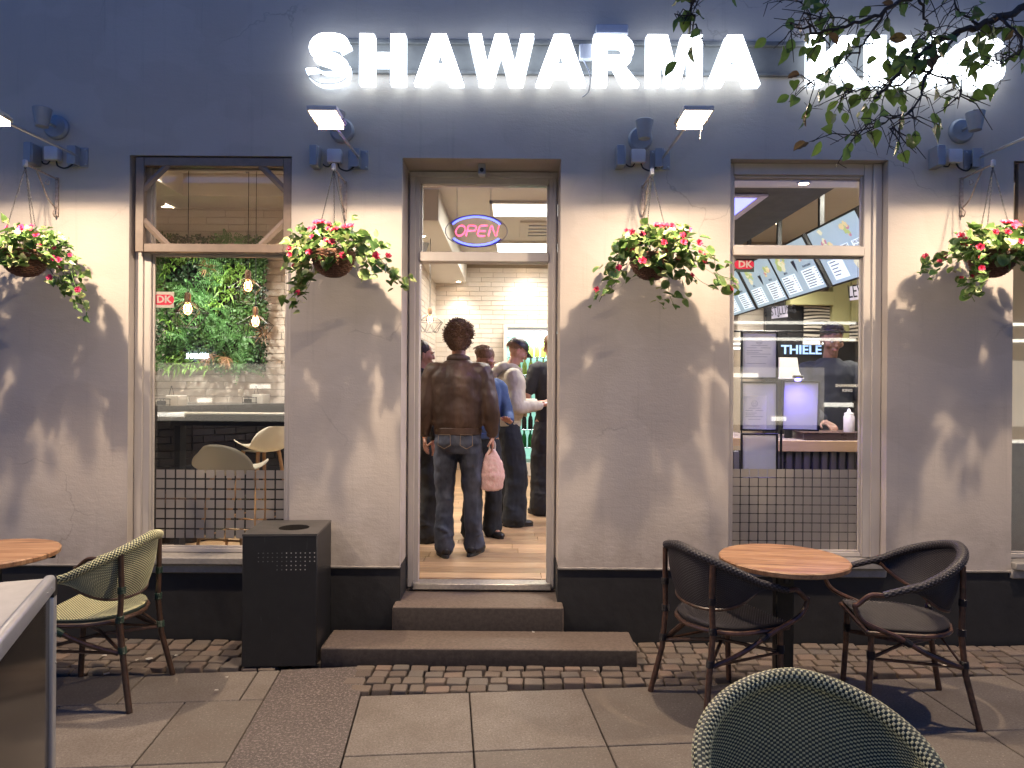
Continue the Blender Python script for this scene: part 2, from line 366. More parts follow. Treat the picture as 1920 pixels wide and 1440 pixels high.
# ================================================================ THE BUILDING
GW = 0.30                                  # wall thickness at the openings
lw0, lw1 = WX(241, 600, D), WX(545, 600, D); lwt = WZ(400, 292, D); lwb = 0.50
dx0, dx1 = WX(752.5, 600, D), WX(1050, 600, D); dzt = WZ(900, 297, D)
rw0, rw1 = WX(1368, 600, D), WX(1664, 600, D); rwt = WZ(1500, 299, D)
fw0, fw1 = WX(1899, 600, D), WX(1899, 600, D) + 1.05
FZ = 0.31                                  # shop floor level
CZ = 3.5                                   # ceiling level
PT = 0.475                                 # top of plinth
building = thing('shop_building', 'grey beige plastered shop front with tall windows, black plinth and glowing sign', 'building')
def facade():
    xs = sorted([-7.5, lw0, lw1, dx0, dx1, rw0, rw1, fw0, fw1, 7.5]); ops = [(lw0, lw1, lwb, lwt), (dx0, dx1, -1, dzt), (rw0, rw1, lwb, rwt), (fw0, fw1, lwb, rwt)]
    zs = sorted(set([PT, lwb, lwt, dzt, rwt, 7.5])); mb = MB()
    def hole(x, z): return any(a < x < b and c < z < d for a, b, c, d in ops)
    for i in range(len(xs) - 1):
        for j in range(len(zs) - 1):
            xa, xb, za, zb = xs[i], xs[i + 1], zs[j], zs[j + 1]
            if hole((xa + xb) / 2, (za + zb) / 2): continue
            mb.add([(xa, 0, za), (xb, 0, za), (xb, 0, zb), (xa, 0, zb)], [(0, 1, 2, 3)])
            mb.add([(xa, GW, za), (xb, GW, za), (xb, GW, zb), (xa, GW, zb)], [(3, 2, 1, 0)])
    for a, b, c, d in ops:
        c = max(c, PT)
        for x in (a, b): mb.add([(x, 0, c), (x, GW, c), (x, GW, d), (x, 0, d)], [(0, 1, 2, 3)])
        mb.add([(a, 0, d), (b, 0, d), (b, GW, d), (a, GW, d)], [(0, 1, 2, 3)])
    mb.add([(-7.5, 0, 7.5), (7.5, 0, 7.5), (7.5, GW, 7.5), (-7.5, GW, 7.5)], [(0, 1, 2, 3)])
    for xa, xb in ((-7.5, dx0), (dx1, 7.5)): mb.add([(xa, 0, PT), (xb, 0, PT), (xb, .03, PT), (xa, .03, PT)], [(0, 1, 2, 3)])
    obj('wall', mb, M['plaster'], building, weld=True)
    for xa, xb in ((-7.5, dx0 + .004), (dx1 - .004, 7.5)):
        # plinth set back a little under the plaster lip
        p = MB(); a, b = (xa, xb)
        for (x0, x1) in ([(a, lw0), (lw1, b)] if a < -5 else [(a, rw0), (rw1, fw0), (fw1, b)]): p.box(x0, x1, .012, GW, -.1, PT - .004)
        for (x0, x1) in ([(lw0, lw1)] if a < -5 else [(rw0, rw1), (fw0, fw1)]): p.box(x0 + .0, x1 - .0, .012, GW, -.1, lwb - .075)
        obj('plinth', p, M['plinth'], building)
        q = MB()
        for (x0, x1) in ([(a, lw0), (lw1, b)] if a < -5 else [(a, rw0), (rw1, fw0), (fw1, b)]):
            q = MB(); q.bbox(x0, x1, -.006, .03, PT - .014, PT + .003, .005); obj('plinth_lip', q, M['ptrim'], building)

facade()

def meshscreen():
    t = NT('insect screen'); t.t.nodes.remove(t.b); d = t.n('BsdfDiffuse'); d.inputs[0].default_value = (.17, .13, .10, 1); tr = t.n('BsdfTransparent')
    v = t.coord((260, 260, 260)); s = t.n('SeparateXYZ'); t.l(v, s.inputs[0])
    def saw(o):
        m = t.n('Math', operation='FRACT'); t.l(o, m.inputs[0]); c = t.n('Math', operation='LESS_THAN'); t.l(m.outputs[0], c.inputs[0]); c.inputs[1].default_value = .07; return c.outputs[0]
    mx = t.n('Math', operation='MAXIMUM'); t.l(saw(s.outputs[0]), mx.inputs[0]); t.l(saw(s.outputs[2]), mx.inputs[1])
    m = t.n('MixShader'); t.l(mx.outputs[0], m.inputs[0]); t.l(tr.outputs[0], m.inputs[1]); t.l(d.outputs[0], m.inputs[2]); t.l(m.outputs[0], t.out.inputs[0]); return t.m
M['screen'] = meshscreen()
def frostmat():
    t = NT('frosted film'); t.t.nodes.remove(t.b); d = t.n('BsdfDiffuse'); d.inputs[0].default_value = (.50, .46, .42, 1); tl = t.n('BsdfTranslucent'); tl.inputs[0].default_value = (.45, .43, .40, 1); tr = t.n('BsdfTransparent')
    a = t.n('MixShader'); a.inputs[0].default_value = .5; t.l(d.outputs[0], a.inputs[1]); t.l(tl.outputs[0], a.inputs[2])
    b = t.n('MixShader'); b.inputs[0].default_value = .05; t.l(a.outputs[0], b.inputs[1]); t.l(tr.outputs[0], b.inputs[2]); t.l(b.outputs[0], t.out.inputs[0]); return t.m
M['frost'] = frostmat()

def window(x0, x1, zt, fl, fr, yf, zr0, zr1, screen, film, zb=0.535, head=.05, label=None):
    """zr0..zr1: transom rail; fl, fr: frame widths"""
    wn = part('window', building, label=label); yb = yf + .07
    f = MB(); gy = yf + .045
    f.bbox(x0, x0 + fl, yf, yb, zb, zt, .004); f.bbox(x1 - fr, x1, yf, yb, zb, zt, .004)
    f.bbox(x0 + fl, x1 - fr, yf, yb, zt - head, zt, .004); f.bbox(x0 + fl - .001, x1 - fr + .001, yf - .012, yb, zr0, zr1, .006)
    f.bbox(x0 + fl, x1 - fr, yf + .01, yb, zb, zb + .03, .004)
    # inner beads
    for z0, z1 in ((zb + .03, zr0), (zr1, zt - head)):
        a, b = x0 + fl, x1 - fr
        f.bbox(a, a + .014, yf + .02, yf + .04, z0, z1, .003); f.bbox(b - .014, b, yf + .02, yf + .04, z0, z1, .003)
        f.bbox(a + .014, b - .014, yf + .02, yf + .04, z1 - .014, z1, .003); f.bbox(a + .014, b - .014, yf + .02, yf + .04, z0, z0 + .012, .003)
    # outer moulding step
    f.bbox(x0 + .004, x0 + fl * .55, yf - .014, yf - .001, zb, zt - .004, .003); f.bbox(x1 - fr * .55, x1 - .004, yf - .014, yf - .001, zb, zt - .004, .003)
    obj('frame', f, M['frame'], wn, True)
    for z0, z1 in ((zb + .03, zr0), (zr1, zt - head)):
        g = MB(); g.box(x0 + fl + .002, x1 - fr - .002, gy, gy + .005, z0 + .001, z1 - .001); obj('pane', g, M['glass'], wn)
    sl = MB(); sl.bbox(x0 + .002, x1 - .002, -.045, yb, lwb - .012, zb - .002, .006); obj('sill', sl, M['sill'], wn, True)
    s2 = MB(); s2.bbox(x0 - .003, x1 + .003, -.012, yb, lwb - .075, lwb - .014, .008); obj('sill_base', s2, M['sill'], wn, True)
    if screen:
        sc = MB(); a, b, c, d, k, y0 = x0 + .035, x1 + .0, zr0 + .0, zt - .01, .055, .004
        sc.bbox(a, a + k, y0, y0 + .04, c, d, .004); sc.bbox(b - k, b - .002, y0, y0 + .04, c, d, .004)
        sc.bbox(a + k, b - k, y0 + .001, y0 + .04, c, c + k, .004); sc.bbox(a + k, b - k, y0 + .001, y0 + .04, d - k, d, .004)
        for (px, pz, qx, qz) in ((a + .04, d - .21, a + .22, d - .03), (b - .04, d - .21, b - .22, d - .03), (a + .04, c + .21, a + .22, c + .03), (b - .04, c + .21, b - .22, c + .03)):
            sc.tube([(px, y0 + .012, pz), (qx, y0 + .012, qz)], [(.010, .022)] * 2, 4, side=(0, 1, 0))
        obj('screen_frame', sc, M['brownframe'], wn, True)
        sm = MB(); sm.add([(a + .01, y0 + .034, c + .01), (b - .01, y0 + .034, c + .01), (b - .01, y0 + .034, d - .01), (a + .01, y0 + .034, d - .01)], [(0, 1, 2, 3)])
        obj('insect_screen', sm, M['screen'], wn)
    if film:
        ztop, pitch, n, gap = film; sq = MB(); k = pitch - gap; sq.box(0, k, -.0012, 0, -k, 0); me = sq.mesh('frosted_square', M['frost'])
        rows = int((ztop - zb - .03) / pitch)
        xa = x0 + fl + .004 + (0.02 if fl > .08 else .01)
        for i in range(n):
            for j in range(rows + 1):
                if xa + i * pitch + k > x1 - fr - .004: continue
                if ztop - j * pitch - k < zb + .03: continue
                inst('frosted_square', me, wn, Matrix.Translation((xa + i * pitch, gy - .0015, ztop - j * pitch)))
    return wn
LG = D + .125
wl = window(lw0, lw1, lwt, .10, .055, .08, WZ(400, 477, D + .08), WZ(400, 460, D + .08), True, (WZ(400, 881, LG), .0657, 13, .011), label='left window with brown mesh screen over its transom light')
wr = window(rw0, rw1, rwt, .045, .115, .08, WZ(1500, 480, D + .08), WZ(1500, 462, D + .08), False, (WZ(1500, 880, LG), .0592, 15, .006), head=.075, label='right window with plain transom light')
wf = window(fw0, fw1, rwt, .03, .1, .08, WZ(1900, 483, D + .08), WZ(1900, 466, D + .08), True, None, label='window at the right end behind the flowers')

# ---- doorway
dr = part('door_frame', building); yd = .27; DZ = D + yd
zsill = .292
f = MB()
fo0, fo1 = dx0 + .002, dx1 - .002
gi0, gi1 = WX(786, 700, DZ), WX(1027, 700, DZ)
zh = WZ(900, 345, DZ); zt0, zt1 = WZ(900, 491, DZ), WZ(900, 473, DZ)
f.bbox(fo0, gi0, yd, yd + .09, zsill - .03, dzt - .005, .004); f.bbox(gi1, fo1, yd, yd + .09, zsill - .03, dzt - .005, .004)
f.bbox(gi0, gi1, yd, yd + .09, zh, dzt - .005, .004); f.bbox(gi0 - .002, gi1 + .002, yd - .012, yd + .09, zt0, zt1, .005)
f.bbox(fo0 + .01, gi0 - .028, yd - .018, yd - .001, zsill - .02, dzt - .05, .004); f.bbox(gi1 + .028, fo1 - .01, yd - .018, yd - .001, zsill - .02, dzt - .05, .004)
f.bbox(gi0 - .03, gi1 + .03, yd - .016, yd - .001, zh + .035, dzt - .03, .004)
for x0, x1 in ((gi0, gi0 + .012), (gi1 - .012, gi1)): f.bbox(x0, x1, yd + .03, yd + .055, zt1, zh, .002)
obj('jamb', f, M['frame'], dr, True)
g = MB(); g.box(gi0 + .001, gi1 - .001, yd + .06, yd + .065, zt1 + .001, zh - .001); obj('transom_pane', g, M['glass'], dr)
f = MB(); f.bbox(gi0 - .03, gi1 + .03, yd - .05, yd + .12, zsill - .03, zsill + .012, .006); obj('threshold', f, plain('worn aluminium', (.5, .47, .42), .4, .6, var=.3, scale=40, bump=.3), dr, True)
# neon sign in the transom
op = thing('open_sign', 'oval neon OPEN sign in pink and blue hanging in the transom over the doorway', 'neon sign', (0, 0, 0))
yn = yd + .10; c0 = W(893, 433, D + yn)
def nring(a0, a1, rx, rz, n=20): return [c0 + Vector((rx * math.cos(R(a0 + (a1 - a0) * i / n)), 0, rz * math.sin(R(a0 + (a1 - a0) * i / n)))) for i in range(n + 1)]
M['neonblue'] = emit('blue neon', (.12, .16, 1.0), 2.4); M['neonpink'] = emit('pink neon', (1.0, .10, .20), 1.9)
M['blueoff'] = plain('blue tube', (.05, .06, .5), .4)
for a0, a1 in ((28, 152), (212, 328)):
    t_ = MB(); t_.tube(nring(a0, a1, .185, .098), .0062, 8); obj('blue_tube', t_, M['neonblue'], op, True)
    t_ = MB(); t_.tube(nring(a0 - 2, a1 + 2, .198, .110), .0035, 8); obj('outer_tube', t_, M['blueoff'], op, True)
t_ = MB(); t_.tube([c0 + Vector((.215 * math.cos(a), .008, .112 * math.sin(a))) for a in [2 * math.pi * i / 40 for i in range(40)]], .003, 6, closed=True); obj('rim', t_, plain('clear acrylic', (.5, .48, .5), .2), op, True)
lets = {'O': [[(x * .5 + .5, y * .5 + .5) for x, y in [(math.cos(R(a)), math.sin(R(a))) for a in range(0, 361, 24)]]],
        'P': [[(0, 0), (0, 1), (.6, 1), (.85, .9), (.9, .72), (.8, .52), (.55, .45), (.05, .45)]],
        'E': [[(.85, 1), (.1, 1), (0, .9), (0, .1), (.1, 0), (.85, 0)], [(0, .52), (.75, .52)]],
        'N': [[(0, 0), (0, .95), (.1, 1), (.75, .02), (.85, .05), (.85, 1)]]}
for i, ch in enumerate('OPEN'):
    t_ = MB()
    for dy, gr in ((0, 0), (.0, .011)):
        for st in lets[ch]:
            h = .078; cx = -.147 + i * .078
            pts = [c0 + Vector((cx + (x * .062) + .22 * (y * h) - gr * .5 + gr * (0 if x < .5 else 1) * .5, -.004, (y - .5) * h + (gr * .6 if y < .5 else -gr * .6) * (1 if gr else 0))) for x, y in st]
            t_.tube(pts, .0028, 6)
    obj('letter', t_, M['neonpink'], op, True)
for x in (-.135, .1):
    t_ = MB(); p0 = c0 + Vector((x, .004, .085)); n = int((zh + .02 - p0.z) / .012)
    for k in range(n):
        cc = p0 + Vector((0, 0, .006 + k * .012)); ax = (1, 0) if k % 2 else (0, 1)
        t_.tube([cc + Vector((.003 * math.cos(a) * ax[0], .003 * math.cos(a) * ax[1], .008 * math.sin(a))) for a in [math.pi * 2 * q / 6 for q in range(6)]], .0009, 4, closed=True)
    obj('chain', t_, M['steel'], op)
cmb = MB(); cc = W(904, 313, D + .15); cmb.bbox(cc.x - .024, cc.x + .024, .1, .18, dzt - .07, dzt - .0, .004)
cmr = thing('door_sensor', 'small grey sensor box under the soffit of the doorway', 'sensor', (0, 0, 0)); obj('housing', cmb, M['greypaint'], cmr)
cmb = MB(); cmb.lathe([(.012, 0), (.014, .01), (.012, .014)], (cc.x, .1, dzt - .045), 12, M=Matrix.Rotation(R(90), 4, 'X')); obj('lens', cmb, M['blackmetal'], cmr)

area('neon_light', op, (c0.x, c0.y - .02, c0.z), (R(-90), 0, 0), .3, .15, 11, (.36, .20, 1.0))
# ---- steps
st = thing('stone_step', 'upper granite doorstep directly under the doorway threshold', 'step', group='doorsteps')
M['riser'] = plain('darker granite riser', (.045, .036, .032), .8, var=.5, scale=40, bump=.6, detail=8)
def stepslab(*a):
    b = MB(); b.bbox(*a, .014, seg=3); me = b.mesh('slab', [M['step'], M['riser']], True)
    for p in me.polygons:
        if p.normal.y < -.75: p.material_index = 1  # front faces get a darker granite tone than the rest of the slab
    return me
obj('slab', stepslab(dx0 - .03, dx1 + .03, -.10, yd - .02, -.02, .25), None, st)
b = MB(); b.bbox(dx0 + .0, dx1 - .0, yd - .02, yd + .2, 0, zsill - .03, .003); obj('riser', b, M['step'], st)
st = thing('stone_step', 'long low granite step lying on the cobbles below the doorstep', 'step', group='doorsteps')
b = MB()
x0, x1 = WX(600, 1216, 4.14), WX(1196, 1216, 4.14)
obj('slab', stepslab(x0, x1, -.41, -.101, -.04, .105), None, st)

# ================================================================ SIGN
def curve_mesh(loops, ext, name):
    cu = bpy.data.curves.new(name, 'CURVE'); cu.dimensions = '2D'; cu.fill_mode = 'BOTH'; cu.extrude = ext
    for lp in loops:
        sp = cu.splines.new('POLY'); sp.points.add(len(lp) - 1); sp.use_cyclic_u = True
        for p, q in zip(sp.points, lp): p.co = (q[0], q[1], 0, 1)
    o = bpy.data.objects.new(name, cu); me = bpy.data.meshes.new_from_object(o); bpy.data.objects.remove(o); return me
def text_mesh(body, size, mat, ext=0.0006, bold=0.0, sx=1.0, mirror=False, align='CENTER'):
    cu = bpy.data.curves.new('text', 'FONT'); cu.body = body; cu.size = size; cu.extrude = ext; cu.offset = bold * size; cu.align_x = align; cu.align_y = 'CENTER'; cu.resolution_u = 2
    o = bpy.data.objects.new('text', cu); me = bpy.data.meshes.new_from_object(o); bpy.data.objects.remove(o)
    me.transform(Matrix.Diagonal((-sx if mirror else sx, 1, 1, 1)))
    me.materials.clear(); me.materials.append(mat); return me
UP = Matrix.Rotation(R(90), 4, 'X')
def stroke(pts, wd):
    pts = smooth_path([(x, y, 0) for x, y in pts], 6); L, Rr = [], []
    for i, p in enumerate(pts):
        t = (pts[min(i + 1, len(pts) - 1)] - pts[max(i - 1, 0)]).normalized(); nn = Vector((-t.y, t.x, 0)) * wd / 2
        L.append((p + nn)[:2]); Rr.append((p - nn)[:2])
    return L + Rr[::-1]
LT = {
 'H': [[(0,0),(.3,0),(.3,.38),(.62,.38),(.62,0),(.92,0),(.92,1),(.62,1),(.62,.62),(.3,.62),(.3,1),(0,1)]],
 'A': [[(0,0),(.31,0),(.37,.17),(.69,.17),(.75,0),(1.06,0),(.69,1),(.37,1)], [(.45,.39),(.61,.39),(.53,.66)]],
 'W': [[(0,1),(.3,1),(.42,.42),(.58,1),(.86,1),(1.02,.42),(1.14,1),(1.44,1),(1.2,0),(.9,0),(.72,.6),(.54,0),(.24,0)]],
 'M': [[(0,0),(0,1),(.42,1),(.56,.42),(.70,1),(1.12,1),(1.12,0),(.84,0),(.84,.68),(.68,0),(.44,0),(.28,.68),(.28,0)]],
 'K': [[(0,0),(0,1),(.3,1),(.3,.63),(.62,1),(1.02,1),(.62,.58),(1.06,0),(.69,0),(.42,.38),(.3,.26),(.3,0)]],
 'I': [[(0,0),(.3,0),(.3,1),(0,1)]],
 'N': [[(0,0),(0,1),(.29,1),(.68,.42),(.68,1),(.96,1),(.96,0),(.68,0),(.28,.58),(.28,0)]],
 'R': [[(0,0),(0,1)] + arc((.56,.70),.30,90,-90,10) + [(.68,.36),(.98,0),(.64,0),(.42,.36),(.3,.36),(.3,0)], [(.3,.79),(.52,.79)] + arc((.52,.69),.1,90,-90,6) + [(.3,.59)]],
 'S': [stroke([(.84,.70),(.76,.83),(.55,.875),(.30,.86),(.165,.74),(.22,.60),(.42,.53),(.64,.46),(.80,.34),(.76,.18),(.55,.12),(.30,.13),(.12,.24),(.10,.31)], .255)],
 'G': [stroke([(.90,.70),(.78,.83),(.55,.875),(.32,.82),(.17,.66),(.14,.48),(.20,.30),(.36,.16),(.58,.12),(.78,.19),(.86,.27),(.86,.50)], .27), [(.53,.56),(.53,.36),(.80,.36),(.80,.56)]],
}
M['signface'] = emit('lit sign face', (.90, .96, 1.0), SIGN_E); M['signside'] = emit('lit sign edge', (.80, .90, 1.0), SIGN_E * .46)
M['signtrim'] = plain('letter edge trim', (.30, .33, .36), .5)
sign = thing('shop_sign', 'SHAWARMA KING in large glowing white box letters on the upper wall', 'sign')
LZ = 4.44
for ch, u0, u1 in [('S', 573, 657), ('H', 673, 760), ('A', 776, 870), ('W', 877, 1002), ('A', 1005, 1100), ('R', 1113, 1200), ('M', 1213, 1318), ('A', 1328, 1427), ('K', 1518, 1621), ('I', 1630, 1663), ('N', 1679, 1776), ('G', 1784, 1886)]:
    um = (u0 + u1) / 2; zt = WZ(um, 62 + (um - 573) * .0035 - (2 if ch in 'SG' else 0), LZ); zb = WZ(um, 154.5 + (um - 573) * .0035 + (3 if ch in 'SG' else 0), LZ)
    X0, X1 = WX(u0, 110, LZ), WX(u1, 110, LZ); lp = LT[ch]; wd = max(p[0] for l in lp for p in l) ; mn = min(p[0] for l in lp for p in l); yb_ = min(p[1] for l in lp for p in l); yt_ = max(p[1] for l in lp for p in l)
    def conv(p): return ((p[0] - mn) / (wd - mn) * (X1 - X0), (p[1] - yb_) / (yt_ - yb_) * (zt - zb))
    me = curve_mesh([[conv(p) for p in l] for l in lp[:1 if ch == 'G' else None]], .036, 'letter')
    me.transform(UP)
    me.materials.append(M['signface']); me.materials.append(M['signside'])
    for p in me.polygons:
        if abs(p.normal.y) < .5 or p.normal.y > .5: p.material_index = 1
    lo = obj('letter', me, None, sign, label='letter ' + ch); lo.location = (X0, LZ - D + .036, zb)
    tm = MB()
    for l in lp[:1 if ch == 'G' else None]:
        q_ = [conv(p) for p in l]; tm.tube([(x, -.0362, z) for x, z in q_], .0026, 4, closed=True)
    obj('edge_trim', tm, M['signtrim'], lo)
    if ch == 'G':
        me = curve_mesh([[conv(p) for p in lp[1]]], .035, 'letter_bar'); me.transform(UP); me.materials.append(M['signface']); b_ = obj('crossbar', me, None, lo)
for v0, v1 in ((79, 88), (137, 144)):
    z1, z0 = WZ(1200, v0, D), WZ(1200, v1, D); rr = MB(); rr.bbox(WX(600, 90, D), WX(1840, 90, D), -.028, -.002, z0, z1, .004); obj('rail', rr, plain('weathered sign rail', (.13, .13, .13), .6, var=.3), sign, True)
rr = MB(); rr.box(WX(600, 90, D), WX(1840, 90, D), -.008, -.001, WZ(1200, 137, D) + .001, WZ(1200, 88, D) - .001); obj('back_plate', rr, plain('dull back plate', (.15, .15, .15), .8), sign)
rr = MB(); a = W(1116, 52, 4.5); c_ = W(1176, 70, 4.5); rr.bbox(a.x, c_.x, -.10, -.001, c_.z, a.z, .006); obj('driver_box', rr, M['whiteplastic'], sign, True)
rr = MB(); a = W(1086, 84, 4.5); c_ = W(1110, 113, 4.5); rr.bbox(a.x, c_.x, -.07, -.029, c_.z, a.z, .006); obj('junction_cover', rr, M['whiteplastic'], sign, True)
rr = MB(); rr.tube(smooth_path([W(1094, 113, 4.48), W(1106, 140, 4.42), W(1104, 170, 4.5), W(1092, 182, 4.53)]), .004, 6); obj('cable', rr, M['whiteplastic'], sign, True)

# ================================================================ WALL LAMPS (four sets)
M['led'] = emit('warm led panel', (1.0, .80, .58), 9.0)
NAMES = ['at the left end of the facade', 'left of the doorway', 'right of the doorway', 'at the right end of the facade']
SITES = [150, 675, 1240, 1828]
VS = [295, 300, 300, 300]
for k, u in enumerate(SITES):
    p = W(u, VS[k], D); nm = NAMES[k]; sd = (k == 3 or k == 2)
    fl = thing('flood_light', 'flat warm LED flood light on a long arm ' + nm, 'flood light', (p.x, 0, p.z), group='flood lights on arms above the flower baskets')
    b = MB(); s_ = -1
    b.bbox(-.075, .055, -.008, 0, -.065, .06, .002); obj('wall_plate', b, M['greypaint'], fl, True)
    b = MB(); b.bbox(-.006, .006, -.06, -.008, -.06, .058, .002); b.bbox(-.05, -.006, -.058, -.052, -.06, .058, .001); obj('bracket', b, M['greypaint'], fl, True)
    b = MB()
    for bx, bz in ((-.06, -.05), (-.06, .045), (.042, -.05), (.042, .045)): b.lathe([(.007, 0), (.007, .005), (.004, .007)], (bx, -.008, bz), 8, M=UP)
    obj('bolt', b, M['steel'], fl)
    L = .76
    b = MB(); b.tube([(0, -.04, 0), (0, -.1, -.0), (0, -L + .04, -.02)], .0085, 10); obj('arm', b, M['steel'], fl, True)
    # housing: flat box, lit face down, slightly tilted to the wall
    hs = part('lamp_head', fl, (0, -L - .06, -.03)); hs.scale = (.88, .88, .88); hs.rotation_euler = (R(-2), 0, 0)
    b = MB(); b.bbox(-.088, .088, -.115, .115, .002, .018, .005, seg=2)
    for a_ in (-.08, -.04, 0, .04, .08): b.box(a_ - .002, a_ + .002, -.09, .09, .017, .027)
    b.bbox(-.088, -.080, -.115, .115, -.010, .004, .002); b.bbox(.080, .088, -.115, .115, -.010, .004, .002); b.bbox(-.080, .080, -.115, -.107, -.010, .004, .002); b.bbox(-.078, .078, .105, .115, -.036, .004, .002)
    obj('housing', b, plain('silver housing', (.62, .58, .54), .45, .1), hs, True)
    b = MB(); b.box(-.077, .077, -.104, .104, -.006, .0015); obj('led_panel', b, M['led'], hs)
    b = MB(); b.tube([(-.094, .03, .0), (-.094, .1, .0), (0, .125, 0), (.094, .1, 0), (.094, .03, 0)], .005, 6); obj('yoke', b, M['greypaint'], hs, True)
    area('led_light', hs, (0, .01, -.0075), (0, 0, 0), .03, .03, FLOOD_W * .62, (1.0, .77, .54)); area('led_light', hs, (0, 0, -.0078), (0, 0, 0), .10, .19, FLOOD_W * .42, (1.0, .77, .54))
    if k == 2:
        b = MB(); b.tube([(.06, .08, -.02), (.062, .085, -.05), (.058, .08, -.075), (.056, .082, -.1)], .0007, 5); b.ell((.056, .082, -.1), (.0025, .0025, .005)); obj('pull_chain', b, M['cable'], hs)
    # boxes on the wall
    q = W(u - 30 - 4 * 0 if k else 108, VS[k] - 3, D)
    bx = p.x - .155; jb = thing('junction_box', 'small pale square junction box on the wall ' + nm, 'junction box', (bx, 0, p.z + .01), group='junction boxes beside the flood light brackets')
    b = MB(); b.bbox(-.045, .045, -.055, 0, -.042, .045, .008, seg=2); obj('box', b, M['whiteplastic'], jb, True)
    b = MB()
    b.tube(smooth_path([(.02, -.025, -.04), (.035, -.035, -.075), (.08, -.035, -.09), (.115, -.02, -.065), (.12, -.02, -.04)]), .0055, 6)
    b.tube(smooth_path([(-.02, -.025, -.04), (-.035, -.03, -.062), (-.06, -.03, -.06), (-.075, -.02, -.045)]), .0045, 6); obj('cable', b, M['cable'], jb, True)
    tb = thing('driver_box', 'slim upright grey lamp driver box mounted ' + nm, 'driver box', (bx - .12, 0, p.z), group='driver boxes on the wall')
    b = MB(); b.bbox(-.024, .026, -.10, 0, -.065, .065, .004); obj('case', b, M['greypaint'], tb, True)
    b = MB(); b.bbox(.027, .033, -.095, -.01, -.06, .06, .002); obj('cover', b, M['steel'], tb, True)
    # round up light on the wall
    sp = W([108, 642, 1200, 1800][k], [240, 246, 262, 247][k], D)
    sc = thing('wall_uplight', 'unlit grey cone up light on the wall ' + nm, 'wall light', (sp.x, 0, sp.z), group='unlit cone up lights')
    b = MB(); b.lathe([(0, 0), (.078, 0), (.078, .018), (.066, .03), (0, .031)], (0, 0, 0), 28, M=UP); obj('wall_plate', b, M['greypaint'], sc, True)
    b = MB(); b.tube([(0, -.02, 0), (0, -.11, .0)], .009, 10); obj('arm', b, M['steel'], sc, True)
    b = MB(); b.lathe([(0, -.055), (.036, -.055), (.055, .055), (.051, .06), (.040, .06), (.037, .04), (0, .04)], (0, -.15, .01), 28); obj('cone', b, M['greypaint'], sc, True)
# ================================================================ GROUND
PR = R(5.2)                                 # the paving runs 5 degrees off the facade
gr = MB(); gr.add([(-40, -30, -.035), (40, -30, -.035), (40, .4, -.035), (-40, .4, -.035)], [(0, 1, 2, 3)])
ground = obj('ground', gr, M['joint'], kind='structure')
pave = part('pavement', None); pave['kind'] = 'structure'
def pv(x, y): return Vector((x * math.cos(PR) - y * math.sin(PR), x * math.sin(PR) + y * math.cos(PR), 0))
def ipv(x, y): return Vector((x * math.cos(PR) + y * math.sin(PR), -x * math.sin(PR) + y * math.cos(PR), 0))
def slabmesh(w, d):
    b = MB(); b.bbox(-w / 2, w / 2, -d / 2, d / 2, -.04, 0, .0035); return b.mesh('paving_slab', M['slab'], False)
# reference: slab corner at photo (880,1298)
c0g = W(880, 1298, CAMZ * F / (578.5)); q0 = ipv(c0g.x, c0g.y); SL = .612
me_s = slabmesh(SL - .007, SL - .007)
band_r = ipv(*(W(676, 1300, CAMZ * F / 579)).xy)    # right edge of the dark band
band_l = ipv(*(W(505, 1300, CAMZ * F / 579)).xy)
nrow = 14
for i in range(-1, 6):
    for j in range(nrow):
        xa = q0.x + i * SL; ya = q0.y - j * SL
        x0 = max(xa, band_r.x + .004); 
        if x0 > xa + SL - .05: continue
        wdt = xa + SL - x0
        if wdt < SL - .01:
            o = inst('paving_slab', slabmesh(wdt - .007, SL - .007), pave, Matrix.Translation(pv(x0 + wdt / 2, ya - SL / 2)) @ Matrix.Rotation(PR, 4, 'Z'))
        else: inst('paving_slab', me_s, pave, Matrix.Translation(pv(xa + SL / 2, ya - SL / 2) + Vector((0, 0, rnd.uniform(-.001, .001)))) @ Matrix.Rotation(PR, 4, 'Z'))
# left side: first cut row then whole rows
lx = ipv(*(W(330, 1340, CAMZ * F / 621)).xy).x; ly0 = ipv(*(W(400, 1264, CAMZ * F / 544)).xy).y; ly1 = ipv(*(W(400, 1317, CAMZ * F / 598)).xy).y
cut = slabmesh(SL - .007, ly0 - ly1 - .007)
for i in range(-8, 2):
    for j in range(-1, nrow):
        xa = lx + (i - 1) * SL + (0 if j >= 0 else .27)
        x1 = min(xa + SL, band_l.x - .004)
        if x1 < xa + .06: continue
        ya = ly1 - j * SL if j >= 0 else ly0; dd = SL if j >= 0 else ly0 - ly1
        me = me_s if j >= 0 else cut
        if x1 - xa < SL - .01: me = slabmesh(x1 - xa - .007, dd - .007)
        inst('paving_slab', me, pave, Matrix.Translation(pv((xa + x1) / 2, ya - dd / 2)) @ Matrix.Rotation(PR, 4, 'Z'))
bd = MB(); y_top = ly0; 
bm_ = bmesh.new(); vs = [bm_.verts.new((*pv(x, y).xy, z)) for z in (-.04, .001) for x, y in ((band_l.x, ly0), (band_r.x, q0.y + .06), (band_r.x, q0.y - nrow * SL), (band_l.x, q0.y - nrow * SL))]
vs[0].co.xy = vs[4].co.xy = pv(band_l.x, ly0).xy; vs[1].co.xy = vs[5].co.xy = pv(band_r.x, ly0 + .02).xy
for f_ in ((3, 2, 1, 0), (4, 5, 6, 7), (0, 1, 5, 4), (1, 2, 6, 5), (2, 3, 7, 6), (3, 0, 4, 7)): bm_.faces.new([vs[i] for i in f_])
bd.bm(bm_); obj('stone_band', bd, M['band'], pave)

